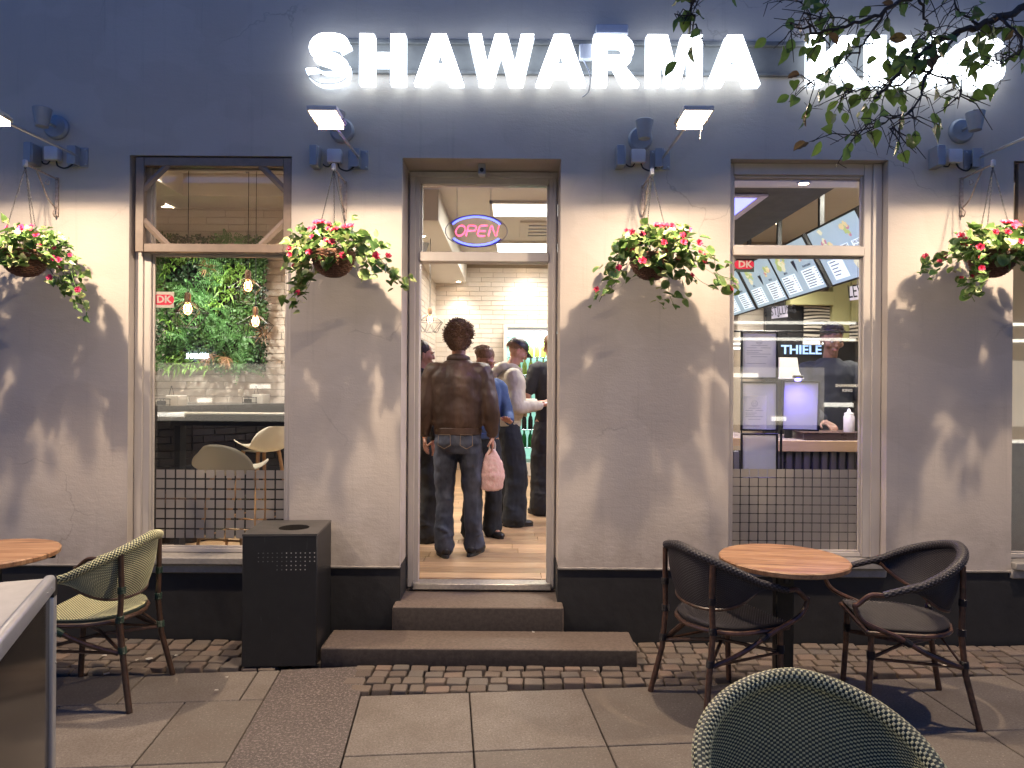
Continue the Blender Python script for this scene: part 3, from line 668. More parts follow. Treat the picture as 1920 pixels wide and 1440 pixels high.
# cobbled strip along the wall
cob = part('cobbled_strip', None); cob['kind'] = 'structure'
def cobmesh(seed):
    r = random.Random(seed); bm = bmesh.new(); bmesh.ops.create_cube(bm, size=1)
    for v in bm.verts:
        v.co = Vector((v.co.x * (1 + r.uniform(-.1, .1)), v.co.y * (1 + r.uniform(-.13, .13)), v.co.z))
        if v.co.z > 0: v.co.x *= .96; v.co.y *= .95; v.co.z += r.uniform(-.04, .06)
    bmesh.ops.bevel(bm, geom=[e for e in bm.edges if e.verts[0].co.z > 0 or e.verts[1].co.z > 0], offset=.12, segments=2, affect='EDGES', profile=.6)
    b = MB(); b.bm(bm); return b.mesh('sett', M['cobble'], False)
cm = [cobmesh(s) for s in range(9)]
spots = []
def cob_edge(x):                              # y of the paving edge at world x
    q = ipv(x, 0)
    if q.x < band_l.x: yq = ly0
    elif q.x < band_r.x: yq = ly0 + .02
    else: yq = q0.y
    return (pv(q.x, yq)).y
yy = -.05; row = 0
while yy > -.95:
    x = -3.9 + rnd.uniform(0, .06)
    while x < 3.9:
        wx = rnd.uniform(.085, .125)
        cx = x + wx / 2; cy = yy + rnd.uniform(-.006, .006) + .012 * math.sin(cx * 1.7)
        lim = cob_edge(cx)
        instep = WX(600, 1216, 4.14) - .0 < cx < WX(1196, 1216, 4.14) and cy > -.38
        if cy > lim + .028 and not instep: spots.append((cx, cy, wx, .083 + rnd.uniform(-.006, .004)))
        x += wx + .006
    yy -= .093; row += 1
spots.sort(key=lambda s: (s[1] + D) ** 2 + s[0] ** 2 * .5)
rest = MB()
for i, (cx, cy, wx, wy) in enumerate(spots):
    Mx = Matrix.Translation((cx, cy, -.022 + rnd.uniform(-.004, .006))) @ Matrix.Rotation(rnd.uniform(-.09, .09), 4, 'Z') @ Matrix.Rotation(rnd.uniform(-.04, .04), 4, 'X') @ Matrix.Diagonal((wx * .97, wy, .05, 1))
    if i < 300: inst('sett', rnd.choice(cm), cob, Mx)
    else:
        me = rnd.choice(cm); rest.add([Mx @ v.co for v in me.vertices], [list(p.vertices) for p in me.polygons])
obj('distant_setts', rest, M['cobble'], cob, kind='stuff')
# litter
for i, (u, v, s_) in enumerate([(279, 1241, .028), (196, 1236, .018), (256, 1244, .012), (200, 1270, .02), (1063 - 205, 1240, .022), (330, 1235, .012), (425, 1275, .012), (405, 1300, .014), (1115, 1257, .012), (1000, 1186, .012)]):
    z_ = .012 if v > 1200 else .107; p = W(u, v, (CAMZ - z_) * F / (v - 720)); 
    b = MB(); b.add([(math.cos(a) * s_ * rnd.uniform(.6, 1.1), math.sin(a) * s_ * .7, rnd.uniform(0, .006)) for a in [k * 1.05 for k in range(6)]], [(0, 1, 2, 3), (0, 3, 4, 5)])
    o = obj('paper_scrap', b, M['paper']); o.location = (p.x, p.y, z_ + .003)
    tag(o, ['largest white paper scrap on the cobbles beside the green chair', 'pair of small paper scraps on cobbles left of the green chair leg', 'tiny scrap next to the largest scrap on the cobbles', 'pale scrap at the paving edge under the green chair', 'crumpled white scrap against the front of the low granite step', 'small scrap behind the green chair near the plinth', 'tiny scrap on paving beside the litter bin', 'pale fleck on the paving slab left of the litter bin', 'small scrap on cobbles in front of the low step', 'tiny white scrap lying on the low granite step'][i], 'paper scrap', 'litter on the ground')
# the street and the houses across it (seen only as reflections)
b = MB(); b.box(-30, 30, -12.8, -12.5, -.03, 6.5); opp = thing('opposite_building', 'dark shop building on the far side of the street', 'building')
obj('wall', b, plain('dark brick facade', (.05, .045, .045), .8), opp)
M['shopglow'] = emit('lit shop window', (1, .85, .65), .8); M['barglow'] = emit('shop strip light', (1, .93, .8), 5)
for i, x in enumerate((-16, -9.6, -3.2, 3.2, 9.6)):
    b = MB(); b.box(x, x + 4.4, -12.49, -12.47, .7, 2.1 if i % 2 else 2.3); obj('window', b, M['shopglow'], opp)
for i in range(22):
    b = MB(); x = -14 + i * 1.27; b.box(x, x + rnd.uniform(.3, 1.0), -12.465, -12.455, .8 + .35 * (i % 4), .9 + .35 * (i % 4)); obj('display_light', b, M['barglow'], opp)
for z_ in (2.75, 3.15):
    b = MB(); b.box(1.0, 15, -12.44, -12.42, z_, z_ + .07); obj('strip_light', b, M['barglow'], opp)
M['signblue'] = emit('pale blue sign', (.7, .85, 1), 60.0)
me = text_mesh('SILVAN', .16, M['signblue'], .01, .03); me.transform(UP); me.transform(Matrix.Rotation(math.pi, 4, 'Z'))
o = obj('shop_sign_letters', me, None, opp); q = W(370, 668, D + .125 * 2 + 12.4); o.location = (q.x, -12.4, q.z)

# ================================================================ FLOWER BASKETS
def leafmesh(name, mat, kind, seed=0):
    r = random.Random(seed); b = MB(); n = 10
    # unit leaf: length 1 along +y from the stalk at the origin, z up
    if kind == 'round':
        rim = [(0, -.02)] + [( .52 * math.sin(a) * (1 + .07 * math.cos(6 * a)), .46 - .50 * math.cos(a) * (1 + .06 * math.cos(6 * a))) for a in [2 * math.pi * (k + .5) / 12 for k in range(12)]]
    elif kind == 'heart':
        hf = [(.14, -.07), (.28, -.06), (.38, .02), (.425, .15), (.41, .30), (.35, .46), (.26, .62), (.15, .78), (.06, .92)]; rim = [(0, 0)] + [(-x, y) for x, y in hf] + [(0, 1.02)] + hf[::-1]
    else:
        hf = [(.09, .08), (.18, .20), (.25, .35), (.275, .50), (.25, .65), (.19, .78), (.10, .91)]; rim = [(0, 0)] + [(-x, y) for x, y in hf] + [(0, 1.03)] + hf[::-1]
    z = lambda x, y: .35 * abs(x) - .22 * y * y + .04 * r.uniform(-1, 1)
    mid = [(0, .08), (0, .35), (0, .62), (0, .85)]
    vs = [(x, y - .45, z(x, y)) for x, y in rim] + [(0, .45 - .45, z(0, .45) - .02)]
    k = len(rim)
    b.add(vs, [(i, (i + 1) % k, k) for i in range(k)])
    return b.mesh(name, mat, True)
LV = [leafmesh('leaf', M['leafv'], 'round', 1), leafmesh('leaf', M['leafv'], 'heart', 2), leafmesh('leaf', M['leafg'], 'heart', 3), leafmesh('leaf', M['leafv'], 'round', 4)]
LG_ = [leafmesh('leaf', M['leafg'], 'heart', 5), leafmesh('leaf', M['leafg'], 'narrow', 6), leafmesh('leaf', M['leafg'], 'heart', 8), leafmesh('leaf', M['leafv'], 'heart', 7)]
def flowermesh(mat, seed):
    r = random.Random(seed); b = MB()
    for ring, (n, rad, lift) in enumerate(((6, 1.0, .15), (5, .7, .45), (4, .4, .7))):
        for k in range(n):
            a = 2 * math.pi * k / n + ring * .5 + r.uniform(-.15, .15); Mx = Matrix.Rotation(a, 4, 'Z') @ Matrix.Rotation(lift + r.uniform(-.1, .2), 4, 'X')
            pts = [(0, 0, 0), (-.33, .4, .08), (-.30, .85, .22), (0, 1.0, .1 + r.uniform(-.1, .15)), (.30, .85, .22), (.33, .4, .08), (0, .5, -.04)]
            b.add([Mx @ Vector((x * rad, y * rad, z * rad)) for x, y, z in pts], [(0, 1, 6), (1, 2, 6), (2, 3, 6), (3, 4, 6), (4, 5, 6), (5, 0, 6)])
    return b.mesh('flower', mat, True)
FR = [flowermesh(M['redpetal'], s) for s in range(3)]; FP = [flowermesh(M['pinkpetal'], s + 5) for s in range(3)]
def orient(d, roll=0.0, tilt=Vector((0, 0, 1))):
    d = Vector(d).normalized(); z = tilt - d * tilt.dot(d)
    if z.length < 1e-3: z = d.orthogonal()
    z.normalize(); x = d.cross(z); m = Matrix((x, d, z)).transposed().to_4x4(); return m @ Matrix.Rotation(roll, 4, 'Y')
def basketmesh(R0=.125, H=.14):
    b = MB(); prof = lambda t: R0 * (1 - (1 - t) ** 2.2) ** .5 if t > 0 else 0.0
    for k in range(24):
        a = 2 * math.pi * k / 24
        b.tube([(prof(t) * math.cos(a), prof(t) * math.sin(a), -H + H * t) for t in (.02, .12, .3, .5, .75, 1)], .003, 5)
    for i in range(15):
        t = .06 + .94 * i / 14; rr = prof(t); pts = []
        for k in range(72):
            a = 2 * math.pi * k / 72; pts.append(((rr + .004 * math.cos(12 * a + math.pi * i)) * math.cos(a), (rr + .004 * math.cos(12 * a + math.pi * i)) * math.sin(a), -H + H * t))
        b.tube(pts, .0042, 5, closed=True)
    b.tube([(R0 * math.cos(a), R0 * math.sin(a), .004) for a in [2 * math.pi * k / 40 for k in range(40)]], .009, 6, closed=True)
    return b
BD = [  # bracket wall px, basket centre px, chain top px, shape
 dict(b=(108, 345), c=(70, 499), flower=FP, leaf=LG_, reach=[(-1, 95, 25), (1, 150, 90), (.9, 115, 40), (-.8, 60, 15), (1.0, 90, 55)], n=255, where='at the left end of the facade, with magenta flowers', side=1, cols='pink', lab='hanging basket of magenta flowers with a long trailing stem, nearest the left table'),
 dict(b=(648, 352), c=(640, 500), flower=FR, leaf=LV, reach=[(-1, 75, 80), (-.9, 60, 20), (1, 130, 45), (.8, 90, 25), (-.85, 70, 55)], n=266, side=0, lab='hanging basket of red flowers and variegated leaves between left window and doorway'),
 dict(b=(1205, 360), c=(1212, 505), flower=FR, leaf=LV, reach=[(-1, 100, 70), (-.8, 70, 30), (1, 150, 35), (.5, 40, 75), (.9, 80, 20), (.7, 60, 40)], n=262, side=0, lab='hanging basket of red flowers trailing both ways between doorway and right window'),
 dict(b=(1802, 345), c=(1832, 500), flower=FR, leaf=LV, reach=[(-1, 125, 25), (-.9, 95, 10), (-.3, 60, 75), (1, 100, 30), (-.6, 80, 60), (.9, 70, -20)], n=262, side=-1, lab='fullest hanging basket of red flowers at the right end of the facade'),
]
for k, B in enumerate(BD):
    rb = random.Random(40 + k)
    wp = W(*B['b'], D); arm = .30; by = -arm
    top = W(B['b'][0], B['b'][1] - 8, D); hook = Vector((wp.x, by, wp.z + .035))
    br = thing('hanging_bracket', 'flaking iron wall bracket holding the flower basket ' + NAMES[k], 'bracket', (wp.x, 0, wp.z - .1), group='iron brackets of the flower baskets')
    b = MB(); b.bbox(-.011, .011, -.012, 0, -.11, .14, .002); obj('wall_bar', b, M['rust'], br, True)
    b = MB(); b.tube([(0, -.006, .13), (0, by + .005, .135)], .0055, 6); b.tube(smooth_path([(0, -.01, -.06), (0, -.09, -.02), (0, -.15, .06), (0, -.2, .125)]), .0045, 6); obj('arm', b, M['rust'], br, True)
    b = MB(); b.tube(smooth_path([(0, -.02, -.065), (0, -.045, -.09), (0, -.03, -.115), (0, -.012, -.1)]), .004, 6); b.tube(smooth_path([(0, -.1, .1), (0, -.12, .075), (0, -.09, .07), (0, -.085, .1)]), .003, 5); obj('scroll', b, M['rust'], br, True)
    b = MB(); b.bbox(-.012, .012, by - .015, by + .008, .118, .16, .005); obj('end_cap', b, M['whiteplastic'], br, True)
    # basket
    Zb = D + by; cpx = W(B['c'][0], B['c'][1], Zb); bz = cpx.z + .075
    hk = Vector((wp.x, by, wp.z + .02)); base = Vector((wp.x, by, bz))
    bt = thing('flower_basket', B['lab'], 'flower basket', base, group='hanging flower baskets')
    obj('wicker_bowl', basketmesh(), M['wicker'], bt, True)
    b = MB(); b.lathe([(0, -.12), (.07, -.11), (.105, -.065), (.115, -.012), (0, .0)], n=20); obj('soil', b, M['soil'], bt, True)
    hl = hk - base
    for a in (100, 220, 340):
        e = Vector((.122 * math.cos(R(a)), .122 * math.sin(R(a)), .005)); n = int((hl - e).length / .013); b = MB(); d = (hl - e).normalized(); sx = d.orthogonal().normalized(); sy = d.cross(sx)
        for i in range(n):
            c_ = e + (hl - e) * ((i + .5) / n); ax = sx if i % 2 else sy
            b.tube([c_ + ax * (.0035 * math.cos(t)) + d * (.009 * math.sin(t)) for t in [2 * math.pi * q / 6 for q in range(6)]], .0013, 3, closed=True)
        obj('chain', b, M['blackmetal'], bt)
    # foliage: a domed mass and trailing sprays
    pts = []
    for i in range(int(B['n'] * .5)):
        th = rb.uniform(0, 2 * math.pi); ph = rb.uniform(-.1, 1) ** 1.0 * math.pi / 2; rr = rb.uniform(.62, 1.05)
        ex = .25 + .03 * math.sin(3 * th + k); pts.append((Vector((ex * math.cos(th) * math.cos(ph) * rr, .255 * math.sin(th) * math.cos(ph) * rr - .02, .01 + .145 * math.sin(ph) * rr)), None))
    for _ in range(16): pts.append((Vector((rb.uniform(-.15, .15), -.13 + rb.uniform(-.05, .02), rb.uniform(-.10, .0))), None))
    rb.shuffle(pts)
    stems = MB()
    per = int(B['n'] * .58 / len(B['reach']))
    for (sx_, dx, dz) in B['reach']:
        s1 = 1 if sx_ > 0 else -1
        dxm, dzm = s1 * dx / F * Zb, -dz / F * Zb
        path = smooth_path([Vector((0, 0, .03)), Vector((s1 * .13, rb.uniform(-.2, .0), .09)), Vector((dxm * .62, rb.uniform(-.24, .05), .04 + dzm * .3)), Vector((dxm * .85, rb.uniform(-.24, .06), dzm * .75)), Vector((dxm, rb.uniform(-.22, .06), dzm * 1.25))], 6)
        stems.tube(path, .0022, 4)
        for i in range(per):
            q = path[min(int((.25 + .75 * (i + rb.random()) / per) * (len(path) - 1)), len(path) - 1)]
            sp = .052 if i < per * .8 else .035
            pts.append((q + Vector((rb.gauss(0, sp), rb.gauss(0, sp * .7), rb.gauss(0, sp * .8))), None))
    # wires to leaves
    for i in range(26):
        q = rb.choice(pts)[0]; stems.tube(smooth_path([Vector((q.x * .4, q.y * .4, .02)), Vector((q.x * .75, q.y * .75, q.z * .9 + .03)), q], 3), .0013, 3)
    obj('stems', stems, M['leafg'], bt, kind='stuff')
    for q, _ in pts[:295]:
        q = Vector(q)
        out = Vector((q.x, q.y - .02, q.z * .6 + rb.uniform(-.1, .1))); 
        if out.length < .01: out = Vector((0, -1, 0))
        d = (out.normalized() + Vector((rb.gauss(0, .6), rb.gauss(0, .6), rb.gauss(-.15, .45)))).normalized()
        sz = rb.uniform(.040, .074) * 1.0
        inst('leaf', rb.choice(B['leaf']), bt, Matrix.Translation(q) @ orient(d, rb.gauss(0, .5), Vector((0, -.35, 1))) @ Matrix.Scale(sz, 4))
    tiny = MB()
    for q, _ in rb.sample(pts, 230):
        q = Vector(q) + Vector((rb.gauss(0, .024), rb.gauss(0, .02), rb.gauss(-.003, .02))); d = Vector((rb.gauss(0, 1), rb.gauss(-.3, 1), rb.gauss(-.3, .8))).normalized(); Ml = Matrix.Translation(q) @ orient(d, rb.gauss(0, .6), Vector((0, -.35, 1))) @ Matrix.Scale(rb.uniform(.028, .05), 4); lm = rb.choice(B['leaf']); tiny.add([Ml @ v.co for v in lm.vertices], [list(p.vertices) for p in lm.polygons], rb.choice([0, 1]))
    obj('small_leaves', tiny, [M['leafg'], M['leafl']], bt, True, kind='stuff')
    nf = 32
    fpts = rb.sample([p for p in pts if p[0].y < .06], nf)
    for i, (q, _) in enumerate(fpts):
        q = Vector(q); q = q * 1.03 + Vector((0, -.025, .015)); d = Vector((q.x * .6, q.y - .25, q.z * .3 + .2))
        m = Matrix.Translation(q) @ Vector((0, 0, 1)).rotation_difference(d.normalized()).to_matrix().to_4x4() @ Matrix.Rotation(rb.uniform(0, 6), 4, 'Z') @ Matrix.Scale(rb.uniform(.016, .028) * (.9 if k == 0 else 1.0), 4)
        inst('flower', rb.choice(B['flower']), bt, m)
    if k in (1, 2, 3):   # the big red bloom on top
        for off in ((-.075 if k == 1 else .02, -.08, .165), (-.05 if k == 1 else .05, -.1, .16), (.11, -.05, .15)):
            inst('flower', FR[0], bt, Matrix.Translation(off) @ Matrix.Rotation(R(35), 4, 'X') @ Matrix.Scale(.034, 4))

# ================================================================ TREE over the sign
tr = thing('street_tree', 'street tree whose leafy twigs hang in front of the sign at the top right', 'tree', (4.3, -2.6, 0))
T0 = Vector((4.3, -2.6, 0))
def tp(u, v, Z): return W(u, v, Z) - T0
b = MB(); b.tube(smooth_path([(0, 0, -.02), (.03, .0, 1.2), (-.05, .05, 2.6), (-.3, .2, 3.5), (-.4, .3, 4.6)], 5), [.11 - .075 * i / 20 for i in range(21)], 10); obj('trunk', b, M['bark'], tr, True)
rt = random.Random(5)
limbs = [  # photo points and distances; each starts at the trunk
 ([(2240, -120, 2.6), (2020, -30, 2.6), (1900, 22, 2.55), (1850, 42, 2.5), (1790, 62, 2.5), (1740, 92, 2.5), (1700, 120, 2.45), (1665, 160, 2.45), (1640, 185, 2.4)], .017),
 ([(1800, 60, 2.5), (1745, 130, 2.4), (1720, 190, 2.35), (1690, 225, 2.3), (1668, 240, 2.3)], .006),
 ([(2100, -150, 2.7), (1850, -60, 2.6), (1720, -10, 2.55), (1660, 20, 2.5), (1600, 45, 2.5), (1545, 60, 2.45), (1500, 50, 2.4), (1482, 48, 2.4)], .011),
 ([(1660, 20, 2.5), (1625, 75, 2.5), (1590, 110, 2.45), (1540, 140, 2.4), (1520, 165, 2.4)], .005),
 ([(1740, 92, 2.5), (1700, 150, 2.5), (1640, 165, 2.5), (1600, 170, 2.45), (1583, 175, 2.4)], .005),
 ([(1690, 215, 2.3), (1650, 228, 2.3), (1620, 238, 2.3), (1606, 262, 2.3)], .003),
 ([(1870, 30, 2.5), (1905, 60, 2.4), (1915, 90, 2.4), (1890, 110, 2.4), (1860, 125, 2.4)], .006),
 ([(1720, -10, 2.5), (1735, 30, 2.5), (1745, 60, 2.5), (1750, 90, 2.45)], .006),
 ([(1850, -60, 2.6), (1620, -40, 2.3), (1450, -60, 2.2), (1340, -40, 2.15), (1305, -10, 2.1), (1300, 20, 2.1), (1305, 45, 2.1)], .009),
 ([(1530, 60, 2.45), (1512, 20, 2.4), (1500, -10, 2.4)], .004),
 ([(1840, 50, 2.5), (1800, 20, 2.5), (1780, -20, 2.5)], .006),
 ([(1700, 120, 2.45), (1770, 150, 2.4), (1800, 170, 2.4), (1790, 190, 2.35)], .004),
 ([(1600, 45, 2.5), (1560, 30, 2.45), (1530, 35, 2.4)], .003),
]
lp = []
for i, (pl, r0) in enumerate(limbs):
    pts = [tp(*q) for q in pl]
    if i in (0, 2): pts = [Vector((-.3, .2, 3.5))] + pts
    sp = smooth_path(pts, 5); 
    for q in range(2, len(sp) - 1): sp[q] = sp[q] + Vector((rt.uniform(-.008, .008), rt.uniform(-.01, .01), rt.uniform(-.008, .008)))
    b = MB(); b.tube(sp, [r0 * (1 - .75 * q / (len(sp) - 1)) for q in range(len(sp))], 6); 
    br_ = obj('branch', b, M['bark'], tr, True)
    start = len(sp) // 3 if i in (0, 2, 8) else 1
    for q in range(start, len(sp)):
        if rt.random() < (.85 if i not in (8,) else 1.0):
            d = Vector((rt.uniform(-1, .5), rt.uniform(-.7, .7), rt.uniform(-1, .6))).normalized(); L = rt.uniform(.06, .16) * (1 if i != 8 else .5); a = sp[q]; m1 = a + d * L * .5 + Vector((0, 0, rt.uniform(-.02, .02))); e = a + d * L + Vector((0, 0, -.02))
            b = MB(); b.tube([a, m1, e], [.0024, .0018, .001], 4)
            # side spurs
            for _ in range(rt.choice([1, 2, 3])):
                f_ = rt.random(); c_ = a.lerp(e, f_); g_ = c_ + Vector((rt.uniform(-1, 1), rt.uniform(-1, 1), rt.uniform(-1, .8))).normalized() * rt.uniform(.02, .05); b.tube([c_, g_], [.0014, .0008], 4); lp.append((g_, (g_ - c_).normalized()))
            obj('twig', b, M['bark'], br_)
            lp += [(e, d), (m1, (d + Vector((0, 0, -.8))).normalized()), (a.lerp(e, .75), (d + Vector((rt.uniform(-.8, .8), 0, -.5))).normalized())]
TL = [leafmesh('leaf', M['leaft'], 'narrow', 21), leafmesh('leaf', M['leaft'], 'heart', 22), leafmesh('leaf', M['leaft'], 'narrow', 23)]
TY = leafmesh('leaf', M['leafy'], 'narrow', 24)
rt.shuffle(lp)
lp = [(p, d) for p, d in lp if (p + T0).x < 3.3][:200]
for p, d in lp:
    dd = (d + Vector((rt.gauss(0, .4), rt.gauss(0, .4), rt.gauss(-.5, .4)))).normalized(); sz = rt.uniform(.032, .056)
    inst('leaf', TY if rt.random() < .04 else rt.choice(TL), tr, Matrix.Translation(p + dd * sz * .5) @ orient(dd, rt.uniform(-1.3, 1.3), Vector((rt.uniform(-.6, .6), -.6, 1))) @ Matrix.Diagonal((sz * 1.25, sz, sz, 1)))

# ================================================================ LITTER BIN
bn = thing('litter_bin', 'tall dark square litter bin with a round opening, left of the doorway', 'litter bin', (0, 0, 0))
bc = Vector((WX(516, 1262, 4.1) + .01, -.245, 0)); bn.location = bc; bn.rotation_euler = (0, 0, R(3.5)); hw, hd, hh = .212, .21, .775
def perfmat():
    t = NT('perforated dark panel'); v = t.coord(); n_ = t.noise(v, 10, 5)
    t.l(t.mix(n_, (.016, .017, .020), (.026, .027, .030)), t.b.inputs['Base Color']); t.b.inputs['Roughness'].default_value = .42; t.b.inputs['Metallic'].default_value = .3
    sc_ = t.noise(t.coord((14, 14, 1.2), rot=(0, .3, 0)), 5, 6, .8); cc_ = t.mix(t.ramp(sc_, [(.62, (0,) * 3), (.70, (.55,) * 3)]), t.mix(n_, (.016, .017, .020), (.03, .031, .034)), (.10, .10, .10))
    t.l(cc_, t.b.inputs['Base Color'])
    t.bump(t.noise(v, 60, 3), .08, .002); return t.m
M['bin'] = perfmat()
b = MB(); b.bbox(-hw, hw, -hd, -hd + .012, .01, hh - .013, .003); b.bbox(-hw, hw, hd - .012, hd, .01, hh - .013, .003); b.bbox(-hw, -hw + .012, -hd + .012, hd - .012, .01, hh - .013, .003); b.bbox(hw - .012, hw, -hd + .012, hd - .012, .01, hh - .013, .003); b.box(-hw + .01, hw - .01, -hd + .01, hd - .01, .02, .05); obj('body', b, M['bin'], bn, True)
b = MB(); cx, cy, rr = .03, 0, .105; n = 32
sq = []
for i in range(n):
    a = 2 * math.pi * i / n; c_, s_ = math.cos(a), math.sin(a); t = (hw + .001) / max(abs(c_), abs(s_)); sq.append((c_ * t, s_ * t * hd / hw))
vs = [(x, y, hh) for x, y in sq] + [(cx + rr * math.cos(2 * math.pi * i / n), cy + rr * math.sin(2 * math.pi * i / n), hh) for i in range(n)] + [(cx + rr * .86 * math.cos(2 * math.pi * i / n), cy + rr * .86 * math.sin(2 * math.pi * i / n), hh - .005) for i in range(n)] + [(x, y, hh - .013) for x, y in sq]
fs = []
for i in range(n):
    j = (i + 1) % n; fs += [(i, j, n + j, n + i), (n + i, n + j, 2 * n + j, 2 * n + i), (j, i, 3 * n + i, 3 * n + j)]
b.add(vs, fs); lid = obj('lid', b, plain('brushed dark lid', (.10, .095, .09), .38, .5, var=.2, scale=12, bump=.06), bn, True)
b = MB(); b.lathe([(rr * .9, hh - .25), (rr * .865, hh - .0052)], (cx, cy, 0), n); b.f.pop(); b.m.pop(); obj('liner', b, M['soil'], bn)
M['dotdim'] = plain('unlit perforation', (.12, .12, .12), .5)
M['dot'] = plain('lit perforation', (.45, .43, .40), .5)  # paler and darker dots: lit and unlit look put into the colour
holes = MB()
for i in range(13):
    for j in range(5):
        x = -.12 + i * .0265; z = hh - .11 - j * .024
        if j > 2 and not (3 < i < 11): continue
        if x > hw - .01: continue
        Mh = Matrix.Translation((x, -hd - .0012, z)) @ UP
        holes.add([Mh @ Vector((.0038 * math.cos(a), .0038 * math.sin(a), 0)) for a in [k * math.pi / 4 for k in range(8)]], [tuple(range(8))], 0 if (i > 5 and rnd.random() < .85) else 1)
obj('perforation', holes, [M['dot'], M['dotdim']], bn, kind='stuff')

# ================================================================ TABLES
def table(x, y, lab, rot=0):
    t = thing('cafe_table', lab, 'table', (x, y, 0), rot, group='round wooden cafe tables')
    b = MB(); b.lathe([(0, .712), (.315, .712), (.326, .718), (.328, .738), (.322, .744), (0, .744)], n=64); obj('table_top', b, M['tablewood'], t, True)
    b = MB(); b.bbox(-.045, .045, -.045, .045, .03, .69, .006); obj('post', b, M['blackmetal'], t, True)
    b = MB(); b.bbox(-.14, .14, -.14, .14, .69, .711, .006); obj('mounting_plate', b, M['blackmetal'], t, True)
    b = MB(); b.lathe([(0, 0), (.22, 0), (.22, .012), (.06, .03), (0, .03)], n=32); obj('base', b, M['blackmetal'], t, True)
    for a in (20, 140, 260):
        b = MB(); b.lathe([(0, .685), (.017, .685), (.019, .70), (.015, .711), (0, .711)], (.285 * math.cos(R(a)), .285 * math.sin(R(a)), 0), 12); obj('plug', b, M['blackmetal'], t, True)
    return t
table(1.44, -.80, 'round wood top table on a black post between two dark chairs', R(-8))
table(-2.76, -.80, 'round wood top table cut by the left edge, by the green chair', R(6))

# ================================================================ CHAIRS
def cane(name, a, b_, nrm=.25):
    t = NT(name); v = t.coord((1, 1, 1)); c = t.mix(t.ramp(t.noise(v, 35, 4), [(.35, (0,) * 3), (.7, (1,) * 3)]), a, b_); t.l(c, t.b.inputs['Base Color']); t.b.inputs['Roughness'].default_value = .33
    t.bump(t.noise(v, 50, 3), nrm, .002); return t.m
M['bamboo_d'] = cane('dark stained cane', (.045, .024, .017), (.125, .062, .040))
M['bamboo_g'] = cane('brown stained cane', (.035, .02, .014), (.075, .04, .026))
M['bindg'] = plain('green binding', (.018, .045, .032), .4); M['bindd'] = plain('dark binding', (.015, .014, .018), .4)
M['strandl'] = plain('cream strand', (.58, .57, .34), .5, var=.1); M['strandbase_g'] = plain('dark green weave ground', (.022, .036, .028), .6)
M['strandd'] = plain('charcoal strand', (.045, .04, .048), .5, var=.2); M['strandbase_d'] = plain('black brown weave ground', (.014, .012, .014), .6)
def weave(surf, nu, nv, bulge=.0016, fill=.9, both=True):
    """surf(u,v)->point on [0,1]^2; raised strand pads in a checkerboard. Returns pads and base mesh"""
    pads = MB(); base = MB()
    mu, mv = max(8, nu // 3), max(6, nv // 3)
    g = [[surf(i / mu, j / mv) for j in range(mv + 1)] for i in range(mu + 1)]
    base.add([p for r_ in g for p in r_], [(i * (mv + 1) + j, i * (mv + 1) + j + 1, (i + 1) * (mv + 1) + j + 1, (i + 1) * (mv + 1) + j) for i in range(mu) for j in range(mv)])
    for i in range(nu):
        for j in range(nv):
            if (i + j) % 2: continue
            u0, u1, v0, v1 = (i + .5 - fill / 2) / nu, (i + .5 + fill / 2) / nu, (j + .5 - fill / 2) / nv, (j + .5 + fill / 2) / nv
            p00, p10, p11, p01 = surf(u0, v0), surf(u1, v0), surf(u1, v1), surf(u0, v1); c_ = surf((u0 + u1) / 2, (v0 + v1) / 2)
            nn = (p10 - p00).cross(p01 - p00)
            if nn.length < 1e-12: continue
            nn.normalize()
            for sg in ((1, -1) if both else (1,)):
                k = nn * bulge * sg; a_ = [c_.lerp(p, .62) + k * 1.15 for p in (p00, p10, p11, p01)]; o_ = [p + k * .25 for p in (p00, p10, p11, p01)]
                pads.add(o_ + a_, [(4, 5, 6, 7), (0, 1, 5, 4), (1, 2, 6, 5), (2, 3, 7, 6), (3, 0, 4, 7)])
    return pads, base
